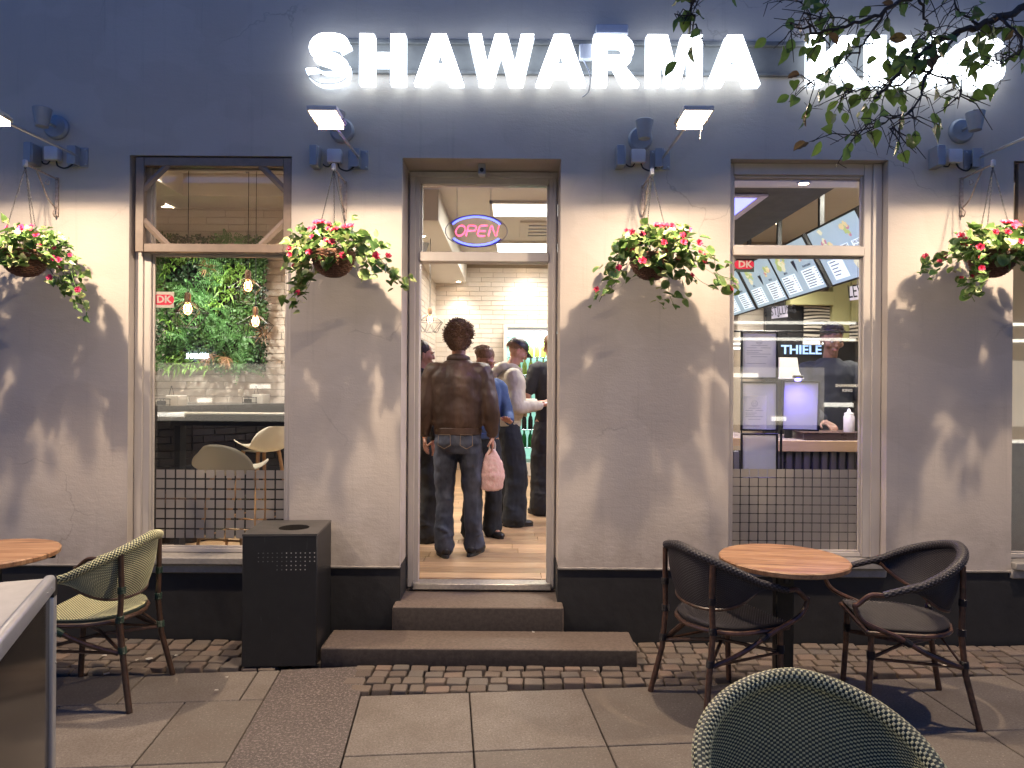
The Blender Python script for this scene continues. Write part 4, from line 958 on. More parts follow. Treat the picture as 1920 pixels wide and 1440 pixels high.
def chair(name, lab, loc, rotz, kind, dens=1.0):
    cg = thing(name, lab, 'chair', loc, rotz, group='woven cafe armchairs outside the shop')
    wood, bind, sl, sb = (M['bamboo_g'], M['bindg'], M['strandl'], M['strandbase_g']) if kind == 'green' else (M['bamboo_d'], M['bindd'], M['strandd'], M['strandbase_d'])
    # local frame: faces +x, width along y
    A = 112
    def rail(s):      # s -1..1, 0 = back
        a = s * R(A); x = -.262 * math.cos(a) - .005; y = .285 * math.sin(a) / max(1, abs(math.sin(R(A))) if abs(s) > 2 else 1)
        if abs(a) > R(90): y = math.copysign(.285 - .0 * (abs(a) - R(90)), s); x = -.005 + .24 * (abs(a) - R(90)) / R(22) * .75
        z = .838 - .20 * (min(abs(s), 1) ** 1.5)
        return Vector((x, y, z))
    N = 40; rp = [rail(-1 + 2 * i / N) for i in range(N + 1)]
    # rim: thick woven-wrapped tube (made of pads) around the rail
    nrim = 150 if kind == 'green' else 120; cir = 10
    def rsurf(u, v):
        s = -1 + 2 * u; c_ = rail(s); t = (rail(min(1, s + .02)) - rail(max(-1, s - .02))).normalized(); up = Vector((0, 0, 1)); up = (up - t * up.dot(t)).normalized(); sd = t.cross(up); a = -2 * math.pi * v
        rr = .0245 * (1 - .3 * abs(s) ** 3); return c_ + up * (rr * .85 * math.cos(a)) + sd * (rr * 1.05 * math.sin(a))
    pd, bs = weave(rsurf, nrim, 14 if kind == 'green' else 12, .0016, .93, False)
    # make sure pads face outwards
    pdb = MB()
    for (o_, c2) in ((pd, sl),): obj('rim_weave', o_, c2, cg, kind='stuff')
    b = MB(); b.tube(rp, [.0225 * (1 - .3 * abs(-1 + 2 * i / N) ** 3) for i in range(N + 1)], 12); obj('top_rail', b, sb, cg, True)
    # back panel between the rail and the lower bow
    def low(s): a = s * R(96); return Vector((-.222 * math.cos(a) + .015, .268 * math.sin(a), .535 + .155 * abs(s) ** 3.0))
    def bsurf(u, v):
        s = (-1 + 2 * u) * .93; p = rail(s); q = low(s); m = p.lerp(q, v); nn = Vector((m.x - .02, m.y, 0)).normalized(); return m + nn * (.012 * math.sin(math.pi * v))
    pd, bs = weave(bsurf, int(112 * dens), int(50 * dens), .0012, .86)
    bp = obj('backrest', bs, sb, cg, True); obj('backrest_weave', pd, sl, cg, kind='stuff')
    b = MB(); b.tube([low(-.95 + 1.9 * i / 30) for i in range(31)], .0085, 8); obj('lower_bow', b, wood, cg, True)
    # seat
    def ssurf(u, v):
        x = -.215 + .44 * u; tt = (x + .215) / .44; hw_ = .235 * min(1, (1 - (1 - min(tt * 1.9, 1)) ** 2.2) ** .5 if tt < .53 else 1) + 0; hw_ = max(hw_, .03); y = (-1 + 2 * v) * hw_
        return Vector((x, y, .461))
    pd, bs = weave(ssurf, int(60 * dens), int(60 * dens), .0012, .86, False)
    # seat body
    b = MB(); ring = [ssurf(u, 0) for u in [i / 14 for i in range(15)]] + [ssurf(u, 1) for u in [i / 14 for i in range(14, -1, -1)]]
    k = len(ring); b.add([(p.x, p.y, .458) for p in ring] + [(p.x * .98, p.y * .98, .425) for p in ring], [tuple(range(k)), tuple(range(2 * k - 1, k - 1, -1))] + [(i, (i + 1) % k, k + (i + 1) % k, k + i) for i in range(k)])
    obj('seat', b, sb, cg, True); 
    for i_, p in enumerate(pd.v): p.z += .0035
    obj('seat_weave', pd, sl, cg, kind='stuff')
    b = MB(); b.tube([(p.x * 1.02, p.y * 1.02, .435) for p in ring], .012, 8, closed=True); obj('seat_hoop', b, wood, cg, True)
    # legs
    for sy in (-1, 1):
        tp_ = rail(sy * .38); pts = [tp_ + Vector((-.012, sy * .008, -.012)), Vector((-.212, sy * .196, .60)), Vector((-.205, sy * .200, .44)), Vector((-.225, sy * .20, .25)), Vector((-.275, sy * .235, .0))]
        b = MB(); b.tube(pts, [.0135, .014, .0145, .015, .0155], 10); lg = obj('leg', b, wood, cg, True)
        for z, r_ in ((.60, .017), (.455, .018), (.30, .018)):
            bb = MB()
            t = [p for p in pts]; 
            def at(z_):
                for i in range(len(pts) - 1):
                    if pts[i].z >= z_ >= pts[i + 1].z: return pts[i].lerp(pts[i + 1], (pts[i].z - z_) / (pts[i].z - pts[i + 1].z))
            for q in range(5): c_ = at(z + (q - 2) * .007); bb.tube([c_ + Vector((r_ * math.cos(a), r_ * math.sin(a), 0)) for a in [2 * math.pi * w_ / 12 for w_ in range(12)]], .0032, 5, closed=True)
            obj('binding', bb, bind, lg, True)
        pf = [Vector((.205, sy * .205, .45)), Vector((.21, sy * .205, .25)), Vector((.225, sy * .21, 0))]
        b = MB(); b.tube(pf, [.0145, .015, .0155], 10); lg = obj('leg', b, wood, cg, True)
        bb = MB()
        for q in range(6): bb.tube([Vector((.207 + .018 * math.cos(a), sy * .205 + .018 * math.sin(a), .30 + q * .007)) for a in [2 * math.pi * w_ / 12 for w_ in range(12)]], .0032, 5, closed=True)
        obj('binding', bb, bind, lg, True)
        # bent arm: runs on from the rail, loops forward and down, back to the rear leg below the seat
        e = rail(sy * 1.0); d_ = rail(sy * .97)
        path = smooth_path([d_, e, e + Vector((.06, 0, -.004)), e + Vector((.115, 0, -.05)), Vector((e.x + .13, e.y, .575)), Vector((e.x + .085, e.y - sy * .005, .50)), Vector((.10, e.y - sy * .02, .43)), Vector((-.05, sy * .235, .345)), Vector((-.205, sy * .205, .285))], 6)
        b = MB(); b.tube(path, .0125, 9); ar = obj('arm', b, wood, cg, True)
        bb = MB(); c_ = path[-12]; dr_ = (path[-11] - path[-12]).normalized(); sx_ = dr_.orthogonal().normalized(); sy_ = dr_.cross(sx_)
        for q in range(6): bb.tube([c_ + dr_ * (q * .007) + sx_ * (.016 * math.cos(a)) + sy_ * (.016 * math.sin(a)) for a in [2 * math.pi * w_ / 12 for w_ in range(12)]], .0032, 5, closed=True)
        obj('binding', bb, bind, ar, True)
    b = MB(); b.tube([(-.215, -.195, .285), (.0, 0, .31), (.213, .205, .30)], .009, 7); b.tube([(-.215, .195, .285), (.0, 0, .325), (.213, -.205, .30)], .009, 7)
    for sy in (-1, 1): b.tube(smooth_path([(-.2, sy * .19, .31), (-.14, sy * .1, .41), (-.13, 0, .43)]), .006, 6); b.tube([(-.215, sy * .2, .285), (.213, sy * .205, .30)], .008, 6)
    obj('stretcher', b, wood, cg, True)
    return cg
chair('cafe_armchair', 'green and cream woven armchair facing the left table beside the litter bin', (-2.17, -.79, 0), R(181), 'green', 1.0)
chair('cafe_armchair', 'dark brown armchair on the left side of the right table, seen from behind', (1.10, -.84, 0), R(22), 'dark', .9)
chair('cafe_armchair', 'dark brown armchair on the right side of the right table, seat showing', (2.03, -.86, 0), R(170), 'dark', .9)
chair('cafe_armchair', 'nearest green and cream woven armchair, only its back seen at the bottom', (.76, -2.83, 0), R(-97), 'green', 1.0)

# ================================================================ DISPLAY BOX at the left edge
ab = thing('display_box', 'aluminium framed grey display box with black corner joints in the lower left corner', 'display box', (-1.545, -2.13, 0), R(-67.5))
M['alu'] = plain('brushed aluminium', (.42, .44, .48), .35, .6, var=.06, scale=30)
M['poster'] = plain('dark poster panel', (.03, .026, .022), .12, var=.5, scale=2.5)
# local x runs from the far upright (0) towards the camera, y = 0 is the face seen, -y the depth behind it
Lb, Hb, k, dp = .95, 1.0, .055, .42
for y0, nm in ((0, 'front_frame'), (-dp, 'rear_frame')):
    b = MB()
    for x0 in (0, Lb - k): b.bbox(x0, x0 + k, y0 - .03, y0, .02, Hb - .07, .009, seg=3)
    b.bbox(.03, Lb - .03, y0 - .032, y0 + .002, Hb - .062, Hb, .014, seg=4); b.bbox(k, Lb - k, y0 - .03, y0, .05, .11, .008, seg=2)
    obj(nm, b, M['alu'], ab, True)
    b = MB()
    for sx in (0, 1):
        f = (lambda x: x) if not sx else (lambda x: Lb - x)
        poly = [(f(.032), Hb - .002), (f(.012), Hb - .012), (f(.001), Hb - .035), (f(0), Hb - .075), (f(.05), Hb - .075), (f(.064), Hb - .062)]
        b.prism(poly if sx else poly[::-1], Matrix.Translation((0, y0 + .0005, 0)) @ UP, .029)
    obj('corner_joint', b, M['blackmetal'], ab)
    for x, z in ((.10, Hb - .03), (.16, Hb - .03), (Lb - .16, Hb - .03), (Lb - .1, Hb - .03), (.028, Hb - .11), (.028, Hb - .2), (.028, Hb - .3)):
        b = MB(); b.ell((x, y0 + .002, z), (.004, .002, .004), n=8, m=4); obj('screw', b, M['steel'], ab)
    b = MB(); b.box(k, Lb - k, y0 - .018, y0 - .012, .11, Hb - .062); obj('panel', b, M['poster'], ab)
b = MB(); b.bbox(.02, Lb - .02, -dp + .003, -.033, Hb - .03, Hb - .015, .003); obj('top_sheet', b, plain('pale grey sheet', (.40, .39, .37), .5), ab)
b = MB(); b.box(.02, .03, -dp + .003, -.033, .05, Hb - .031); b.box(Lb - .03, Lb - .02, -dp + .003, -.033, .05, Hb - .031); obj('end_panel', b, M['alu'], ab)
# ================================================================ SHOP INTERIOR
BY = 6.45; LWY = 2.2; PX = -1.2
def struct(name, mb, m, sm=False): return obj(name, mb, m, None, sm, kind='structure')
b = MB(); b.box(-6, 6, GW + .001, BY + .3, FZ - .2, FZ - .02); fl_ = struct('floor', b, plain('floor base', (.1, .06, .035), .6))
cnt = 0; rp_ = random.Random(3); pm = {}
def plank(w_):
    if w_ not in pm: b = MB(); b.bbox(0, w_, -.148, 0, -.02, 0, .0015); pm[w_] = b.mesh('plank', M['plank'])
    return pm[w_]
y = .335
far = MB()
while y < BY:
    x = -1.5 + rp_.uniform(-.9, 0)
    while x < 1.3:
        if y < 4.6: inst('plank', plank(1.197), fl_, Matrix.Translation((x, y + .15, FZ)))
        x += 1.2
    if y >= 4.6: far.box(-1.2, 1.6, y, y + .149, FZ - .02, FZ)
    y += .15
far.box(-6, -1.5, GW, LWY, FZ - .02, FZ - .001); far.box(2.6, 6, GW, BY, FZ - .02, FZ - .001); far.box(1.3, 2.6, .6, BY, FZ - .02, FZ - .001)
obj('far_planks', far, M['plank'], fl_, kind='stuff')
b = MB(); b.box(-6, 6, GW, BY + .3, CZ, CZ + .1); ce = struct('ceiling', b, M['creamceil'])
# opaque outer shell so that no sky leaks in
b = MB(); b.box(-6.1, -6, GW, BY + .4, FZ, CZ); b.box(6, 6.1, GW, BY + .4, FZ, CZ); struct('side_walls', b, M['cream'])
# tiled walls
def tiles(w_, x0, x1, z0, z1, y, tl, th, ind=True):
    b = MB(); b.bbox(0, tl - .004, -.012, 0, 0, th - .004, .002); me = b.mesh('wall_tile', M['tile']); r_ = random.Random(9); j = 0; z = z0; cut = {}; st_ = MB(); n = 0
    while z + th <= z1 + .02:
        x = x0 - (tl * [0, .5, .08, .58][j % 4]) 
        while x < x1:
            a, c = max(x, x0), min(x + tl, x1)
            if c - a > .02:
                o = Matrix.Translation((a, y, z)) @ Matrix.Diagonal(((c - a - .004) / (tl - .004), r_.uniform(.8, 1.3), 1, 1))
                if ind and n < 300: inst('wall_tile', me, w_, o); n += 1
                else: st_.add([o @ v.co for v in me.vertices], [list(p.vertices) for p in me.polygons])
            x += tl
        z += th; j += 1
    if st_.v: obj('small_tiles', st_, M['tile'], w_, kind='stuff')
b = MB(); b.box(-6, PX + .12, LWY, LWY + .12, FZ, CZ); wt = struct('tiled_wall_beside_bar', b, M['grout']); tiles(wt, -3.6, PX + .02, 1.38, CZ - .02, LWY, .36, .068)
b = MB(); b.box(-2, 6, BY, BY + .12, FZ, CZ); wt = struct('back_wall', b, M['grout']); tiles(wt, PX, 1.3, 1.2, CZ - .02, BY, .72 / 2, .0725)
b = MB(); b.box(PX - .1, PX, LWY + .13, BY, FZ, CZ); wt = struct('partition_wall', b, M['grout'])
b = MB(); r_ = random.Random(2)
z = 1.3; j = 0
while z < CZ - .05:
    y = LWY + .13 - .18 * (j % 2)
    while y < BY:
        a, c = max(y, LWY + .13), min(y + .356, BY); 
        if c - a > .02: b.bbox(PX + .001, PX + .010 + r_.uniform(0, .004), a, c - .004, z, z + .068, .002)
        y += .36
    z += .0725; j += 1
obj('small_tiles', b, M['tile'], wt, kind='stuff')
b = MB(); b.bbox(PX, -.71, LWY, BY, 3.2, CZ - .001, .005); struct('soffit', b, M['creamceil'])
b = MB(); b.bbox(-3.5, PX + .02, 1.75, LWY - .013, 3.3, CZ - .001, .004); b.bbox(-3.18, -2.93, GW + .02, 1.749, 3.3, CZ - .001, .004); b.bbox(-1.9, -1.84, GW + .02, 1.748, 3.46, CZ - .001, .002); struct('ceiling_beam', b, M['cream'])
# ceiling light panels
M['panel'] = emit('ceiling light panel', (1.0, .96, .88), PANEL_E)
for i, (y0, y1) in enumerate(((2.6, 3.2), (4.62, 5.3))):
    t = thing('ceiling_light_panel', ['large square white light panel in the ceiling nearer the transom', 'light panel in the ceiling farther back above the fridge'][i], 'ceiling light', (.36, (y0 + y1) / 2, CZ - .02), group='ceiling light panels')
    b = MB(); d = (y1 - y0) / 2; b.box(-.57, .57, -d + .03, d - .03, -.004, .004); obj('diffuser', b, M['panel'], t)
    b = MB(); b.bbox(-.6, .6, -d, -d + .03, -.012, .018, .003); b.bbox(-.6, .6, d - .03, d, -.012, .018, .003); b.bbox(-.6, -.57, -d, d, -.012, .018, .003); b.bbox(.57, .6, -d, d, -.012, .018, .003); obj('frame', b, M['creamceil'], t)
    area('panel_light', t, (0, 0, -.03), (0, 0, 0), 1.1, .55, 40, (1, .93, .82))
t = thing('ceiling_vent', 'square grey air unit in the ceiling between the two light panels', 'air vent', (.5, 3.9, CZ - .01))
b = MB(); b.bbox(-.42, .42, -.42, .42, -.015, .009, .004); obj('housing', b, M['cream'], t)
for k in range(4):
    b = MB(); b.bbox(-.32, .32, -.30 + k * .18, -.26 + k * .18, -.026, -.016, .003); obj('louvre', b, M['greypaint'], t)
# downlights
M['spotlit'] = emit('lit downlight', (1, .85, .65), 25)
DL = [(-.82, 6.2, 3.2, 18, 'left of the pair washing the tiled back wall'), (.2, 6.2, CZ, 18, 'right of the pair washing the tiled back wall'), (-2.75, 1.2, CZ, 30, 'over the bar, seen through the brown mesh transom'), (-2.05, .30, CZ, 15, 'added out of view above the left window to light the stool'), (2.0, .34, 3.05, 22, 'in the soffit over the right window'), (-.95, 2.9, 3.2, 14, 'under the soffit at the left of the doorway transom'), (3.0, 3.5, CZ, 20, 'deep in the kitchen')]  # the one above the left window is unseen, added to light the stool
for x, y, z, p, nm in DL:
    t = thing('downlight', 'small round lit ceiling downlight ' + nm, 'downlight', (x, y, z), group='round ceiling downlights')
    b = MB(); b.lathe([(.0, -.004), (.032, -.004)], n=16); obj('lens', b, M['spotlit'], t)
    b = MB(); b.lathe([(.033, -.002), (.033, -.008), (.045, -.006), (.047, -.001)], n=20); obj('rim', b, M['whiteplastic'], t, True)
    if p: spot('beam', t, (0, 0, -.02), p * (1.7 if y > 6 else 11), (1, .92, .82), 115)
t = thing('downlight', 'greenish room light glow source', 'downlight'); COL.objects.unlink(t); bpy.data.objects.remove(t)
for (x, y, z, rr, nm) in ((WX(463, 340, D + 1.3), 1.3, CZ, .075, 'dark cone ceiling rose behind the brown mesh transom'), (-.98, 3.3, 3.2, .06, 'cone ceiling rose at the top left of the doorway')):
    t = thing('ceiling_rose', nm, 'ceiling rose', (x, y, z), group='cone ceiling roses of the pendants')
    b = MB(); b.lathe([(rr, 0), (rr * .9, -.01), (.006, -.13), (0, -.131)], n=16); obj('cone', b, M['greypaint'], t, True)
# pendant lamps: cord, socket, glowing bulb and wire cage
M['bulb'] = emit('amber filament bulb', (1, .55, .25), 9); M['bulbglass'] = glassmat('amber glass', (.95, .75, .55)); M['socket'] = plain('brass socket', (.25, .16, .10), .4, .6)
def pendant(u, v, Z, top, lab, cage):
    p = W(u, v, Z); t = thing('pendant_lamp', lab, 'pendant lamp', (p.x, p.y, p.z), group='filament bulb pendants in wire cages')
    b = MB(); b.tube([(0, 0, .1), (0, 0, top - p.z)], .003, 5); obj('cord', b, M['cable'], t)
    b = MB(); b.lathe([(.0, .045), (.022, .045), (.024, .10), (.016, .12), (0, .12)], n=14); obj('socket', b, M['socket'], t, True)
    b = MB(); b.lathe([(0, -.05), (.028, -.04), (.042, -.01), (.036, .02), (.02, .045)], n=16); obj('bulb', b, M['bulbglass'], t, True)
    b = MB()
    for a in range(4): b.tube([(.010 * math.cos(a * 1.57), .010 * math.sin(a * 1.57), .03), (.012 * math.cos(a * 1.57), .012 * math.sin(a * 1.57), -.028)], .0034, 5)
    obj('filament', b, M['bulb'], t)
    if cage:
        b = MB(); r1, r2 = .085, .15
        A_ = [Vector((.03 * math.cos(R(a)), .03 * math.sin(R(a)), .05)) for a in range(0, 360, 60)]; B_ = [Vector((r2 * math.cos(R(a + 30)), r2 * math.sin(R(a + 30)), -.03)) for a in range(0, 360, 60)]; C_ = [Vector((r1 * math.cos(R(a)), r1 * math.sin(R(a)), -.14)) for a in range(0, 360, 60)]
        for i in range(6):
            j = (i + 1) % 6
            for a_, c_ in ((A_[i], B_[i]), (A_[i], B_[i - 1]), (B_[i], B_[j]), (B_[i], C_[i]), (B_[i], C_[j]), (C_[i], C_[j])): b.tube([a_, c_], .0022, 4)
        obj('wire_cage', b, M['blackmetal'], t)
    point('bulb_light', t, (0, 0, 0), 2.5, (1, .6, .3), .05)
pendant(465, 535, 5.6, CZ, 'highest filament pendant in front of the plant wall', True)
pendant(352, 578, 5.4, CZ, 'filament pendant at the left of the plant wall', True)
pendant(479, 602, 6.0, CZ, 'lowest filament pendant at the right of the plant wall', True)
pendant(806, 598, 7.6, 3.2, 'filament pendant seen at the left inside the doorway', True)
# plant wall
pw = thing('plant_wall', 'lush green artificial plant wall of ferns and box leaves hung on the tiled wall', 'plant wall', (0, 0, 0))
Zp = D + LWY - .1; a0, a1 = WX(296, 600, Zp), WX(496, 600, Zp); g0, g1 = WZ(400, 690, Zp), WZ(400, 447, Zp)
b = MB(); b.box(a0 + .05, a1 - .05, LWY - .05, LWY - .013, g0 + .05, g1 - .05); obj('backing_panel', b, M['soil'], pw)
rg = random.Random(17); seeds = [(rg.uniform(a0, a1), rg.uniform(g0, g1), rg.choice('bbbbfflldd')) for _ in range(46)]
MBs = {'b': MB(), 'f': MB(), 'l': MB(), 'd': MB(), 't': MB()}
def blade(mb, p, d, L, w_, droop=.3):
    d = d.normalized(); s_ = d.cross(Vector((rg.uniform(-.4, .4), -1, rg.uniform(-.4, .4)))); 
    if s_.length < .01: return
    s_.normalize(); m_ = p + d * L * .55; e = p + d * L + Vector((0, 0, -droop * L)); mb.add([p - s_ * w_ * .3, p + s_ * w_ * .3, m_ + s_ * w_, m_ - s_ * w_, e], [(0, 1, 2, 3), (3, 2, 4)])
for i in range(6400):
    x, z = rg.uniform(a0 - .03, a1 + .03), rg.uniform(g0 - .03, g1 + .02)
    s_ = min(seeds, key=lambda q: (q[0] - x) ** 2 + (q[1] - z) ** 2); k = s_[2]; dep = .06 + .06 * noise.noise(Vector((x * 4, z * 4, 1))) 
    p = Vector((x, LWY - .04 - abs(dep) - rg.uniform(0, .06), z))
    if k == 'b':
        d = Vector((rg.gauss(0, 1), rg.uniform(-1, .1), rg.gauss(.1, 1))); blade(MBs['b'], p, d, rg.uniform(.018, .03), .009, 0)
        p2 = p + Vector((rg.gauss(0, .01), 0, rg.gauss(0, .01))); blade(MBs['b'], p2, Vector((rg.gauss(0, 1), rg.uniform(-1, .1), rg.gauss(.1, 1))), rg.uniform(.018, .03), .009, 0)
    elif k == 'd' :
        blade(MBs['d'], p, Vector((rg.gauss(0, 1), rg.uniform(-1, 0), rg.gauss(0, 1))), rg.uniform(.02, .035), .010, .1)
    elif k == 'l' and i % 2: blade(MBs['l'], p, Vector((rg.gauss(0, .7), rg.uniform(-1, -.2), rg.gauss(.4, .7))), rg.uniform(.06, .10), .009, .5)
    elif k == 'f' and i % 6 == 0:
        d = Vector((rg.gauss(.3, .8), rg.uniform(-.7, -.2), rg.gauss(-.3, .6))).normalized(); L = rg.uniform(.14, .24); sd = d.cross(Vector((0, -1, .2))).normalized()
        for q in range(9):
            c_ = p + d * L * (q / 9) + Vector((0, 0, -.3 * L * (q / 9) ** 2))
            for sg in (-1, 1): blade(MBs['f'], c_, sd * sg + d * .5, .045 * (1 - q / 11), .0055, .2)
for x, z in ((WX(395, 505, Zp), WZ(395, 505, Zp)), (WX(400, 665, Zp), WZ(400, 665, Zp)), (WX(430, 670, Zp), WZ(430, 670, Zp)), (WX(500, 625, Zp), WZ(500, 625, Zp))):
    for _ in range(34): blade(MBs['t'], Vector((x, LWY - .16, z)), Vector((rg.gauss(0, .6), -.5, rg.gauss(-.7 if z < 2 else .1, .5))), rg.uniform(.08, .15), .0022, .2)
for k, nm, c in (('b', 'box_leaves', ((.055, .14, .03), (.10, .20, .05))), ('d', 'dark_leaves', ((.02, .06, .02), (.04, .10, .03))), ('l', 'light_blades', ((.17, .34, .055), (.26, .42, .08))), ('f', 'fern_fronds', ((.07, .20, .05), (.09, .24, .06))), ('t', 'dry_grass', ((.35, .19, .09), (.35, .19, .09)))):
    mt = plain('foliage ' + nm, c[0], .5, var=.5, scale=9); obj(nm, MBs[k], mt, pw, kind='stuff')
# bar along the tiled wall, oblique front
BZ = 1.455
bar = thing('bar_counter', 'long grey topped bar with black brick tile front along the tiled wall', 'counter', (0, 0, 0))
pl = [(-3.6, .95), (WX(355, 770, D + 1.3), 1.3), (WX(540, 752, D + 2.05), 2.0), (PX + .0, 2.0), (PX + .0, LWY - .014), (-3.6, LWY - .014)]
b = MB(); b.prism(pl, Matrix.Translation((0, 0, BZ - .03)), .03); obj('bar_top', b, plain('grey stone top', (.07, .07, .068), .25, var=.2, scale=12), bar)
pl2 = [(-3.6, 1.0), (pl[1][0], 1.35), (pl[2][0], 2.03), (PX, 2.03), (PX, LWY - .014), (-3.6, LWY - .014)]
b = MB(); b.prism(pl2, Matrix.Translation((0, 0, FZ)), BZ - .031 - FZ); base_ = obj('bar_body', b, plain('black bar body', (.012, .012, .014), .5), bar)
M['blacktile'] = plain('black brick tile', (.009, .009, .012), .6, var=.5, scale=10, bump=.5, rndvar=.5)
tb_ = MB(); tb_.bbox(0, .186, -.014, 0, 0, .056, .004); tme = tb_.mesh('brick', M['blacktile'])
for (xa, ya), (xb, yb) in ((pl2[0], pl2[1]), (pl2[1], pl2[2])):
    a, c = Vector((xa, ya, 0)), Vector((xb, yb, 0)); L = (c - a).length; ang = math.atan2(yb - ya, xb - xa)
    for j in range(17):
        x = -.1 * (j % 2)
        while x < L - .02:
            s0, s1 = max(x, 0), min(x + .19, L)
            if s1 - s0 > .02: inst('brick', tme, base_, Matrix.Translation(a + (c - a).normalized() * s0 + Vector((0, 0, FZ + .05 + j * .06))) @ Matrix.Rotation(ang, 4, 'Z') @ Matrix.Diagonal(((s1 - s0 - .004) / .186, rp_.uniform(.7, 1.6), 1, 1)))
            x += .19
# window bar: thin rail table right behind the left window
wb = thing('window_bar', 'narrow dark window shelf with a pale front edge behind the left window', 'shelf', (0, 0, 0))
zb_ = WZ(400, 775, D + .42)
b = MB(); b.bbox(lw0 + .05, lw1 + .3, GW + .12, GW + .36, zb_ - .012, zb_, .002); obj('shelf_board', b, plain('pale shelf edge', (.45, .40, .33), .3), wb)
b = MB(); b.bbox(lw0 + .05, lw1 + .3, GW + .16, GW + .19, zb_ - .09, zb_ - .013, .002); b.bbox(lw0 + .06, lw0 + .1, GW + .2, GW + .3, FZ, zb_ - .02, .003); obj('apron', b, plain('dark apron', (.008, .008, .01), .8), wb)
# napkin holders and shakers
def napkins(u, v, Z, lab, word=None):
    p = W(u, v, Z); t = thing('napkin_holder', lab, 'napkin holder', (p.x, p.y, BZ), R(-18), group='napkin holders on the bar')
    b = MB(); b.bbox(-.0, .125, -.05, .06, .0, .085, .006); obj('napkin_stack', b, M['paper'], t)
    b = MB(); h = .055
    for pz in (.008, h): b.tube([(-.09, -.06, pz), (.06, -.06, pz), (.06, .03, pz), (-.09, .03, pz)], .003, 5, closed=True)
    for x, y in ((-.09, -.06), (.06, -.06), (.06, .03), (-.09, .03)): b.tube([(x, y, 0), (x, y, h)], .003, 5)
    b.tube(smooth_path([(-.04, .03, .02), (-.03, .03, .1), (-.01, .03, .15), (.01, .03, .1), (.02, .03, .02)]), .0025, 5); b.ell((-.01, .03, .155), (.007, .007, .007), n=8, m=6)
    b.bbox(-.085, .0, -.05, .02, .004, .04, .003)
    obj('wire_holder', b, M['blackmetal'], t)
    if word:
        me = text_mesh(word, .055, M['ink'], .001, .03, mirror=True); me.transform(UP); o = obj('lettering', me, None, t); o.location = (-.015, -.065, .03)
napkins(478, 745, D + 2.02, 'napkin stack with black wire caddy at the right end of the bar'); napkins(318, 770, D + 1.22, 'napkin stack with black lettered wire caddy at the left end of the bar', 'cuis')
for i, u in enumerate((494, 500)):
    p = W(u, 745, D + 2.06); t = thing('shaker', ['nearer of two little metal shakers beside the napkins', 'outer of two little metal shakers beside the napkins'][i], 'shaker', (p.x, p.y, BZ), group='shakers on the bar')
    b = MB(); b.lathe([(0, 0), (.016, 0), (.019, .02), (.012, .05), (.014, .055), (.010, .068), (0, .07)], n=12); obj('body', b, M['chrome'], t, True)
    b = MB(); b.lathe([(0, -.0), (.022, 0), (.022, .004), (0, .004)], n=12); obj('foot', b, M['woodlegs'], t)
# bar stools
def stool(u, Z, zs, rot, sc_, lab):
    x = WX(u, 900, Z); t = thing('bar_stool', lab, 'bar stool', (x, Z - D, FZ), rot, group='white shell bar stools'); hs = zs - FZ
    def sh(a, v):     # a 0..1 across, v 0 front .. 1 top of back
        aa = (a - .5) * 2
        if v < .5: q = v / .5; y = -.19 + .36 * q; z = .02 * math.cos(q * math.pi) + .05 * abs(aa) ** 2.5; hwid = .20 * (1 - .35 * (1 - q) ** 3 * 1) 
        else: q = (v - .5) / .5; y = .17 + .05 * q + .03 * math.sin(q * math.pi / 2); z = .21 * q ** 1.1 + .05 * abs(aa) ** 2.5 * (1 - q) - .06 * abs(aa) ** 3 * q; hwid = .20 * (1 - .30 * q ** 3)
        y -= .09 * abs(aa) ** 2 * max(0, (v - .35) / .65)
        return Vector((aa * hwid, y, hs + z)) * 1
    b = MB(); n = 22; m = 22
    vs = [Vector((sh(i / n, j / m).x * sc_, sh(i / n, j / m).y, sh(i / n, j / m).z)) for i in range(n + 1) for j in range(m + 1)]
    b.add(vs, [(i * (m + 1) + j, (i + 1) * (m + 1) + j, (i + 1) * (m + 1) + j + 1, i * (m + 1) + j + 1) for i in range(n) for j in range(m)])
    o = obj('shell', b, M['shellp'], t, True); s_ = o.modifiers.new('s', 'SOLIDIFY'); s_.thickness = .009
    for sx, sy in ((-1, -1), (1, -1), (-1, 1), (1, 1)):
        b = MB(); b.tube([(sx * .10, sy * .10 + .01, hs - .015), (sx * .20, sy * .20, 0)], [.016, .010], 10); obj('leg', b, M['woodlegs'], t, True)
    b = MB(); z = .22; k = .175; b.tube([(-k, -k, z), (k, -k, z), (k, k, z), (-k, k, z)], .007, 8, closed=True); obj('foot_ring', b, M['woodlegs'], t, True)
    b = MB(); b.bbox(-.11, .11, -.10, .12, hs - .022, hs - .012, .003); obj('mounting_plate', b, M['greypaint'], t)
def shellp():
    t = NT('perforated cream shell'); v = t.coord((70, 70, 55)); t.b.inputs['Base Color'].default_value = (.68, .64, .56, 1); t.b.inputs['Roughness'].default_value = .42
    vo = t.n('TexVoronoi'); vo.inputs['Randomness'].default_value = 0; t.l(v, vo.inputs['Vector']); r = t.ramp(vo.outputs['Distance'], [(.15, (0,) * 3), (.25, (1,) * 3)]); t.bump(r, .25, .002)
    t.l(t.mix(t.ramp(vo.outputs['Distance'], [(.12, (.22,) * 3), (.2, (0,) * 3)]), (.74, .70, .60), (.3, .27, .22)), t.b.inputs['Base Color'])
    tl = t.n('BsdfTranslucent'); tl.inputs[0].default_value = (.75, .68, .55, 1); mx = t.n('MixShader'); mx.inputs[0].default_value = .45; t.l(t.b.outputs[0], mx.inputs[1]); t.l(tl.outputs[0], mx.inputs[2]); t.l(mx.outputs[0], t.out.inputs[0]); return t.m
M['shellp'] = shellp()
stool(440, 5.2, 1.0, R(168), 1.22, 'nearest white shell bar stool seen from behind at the left window')
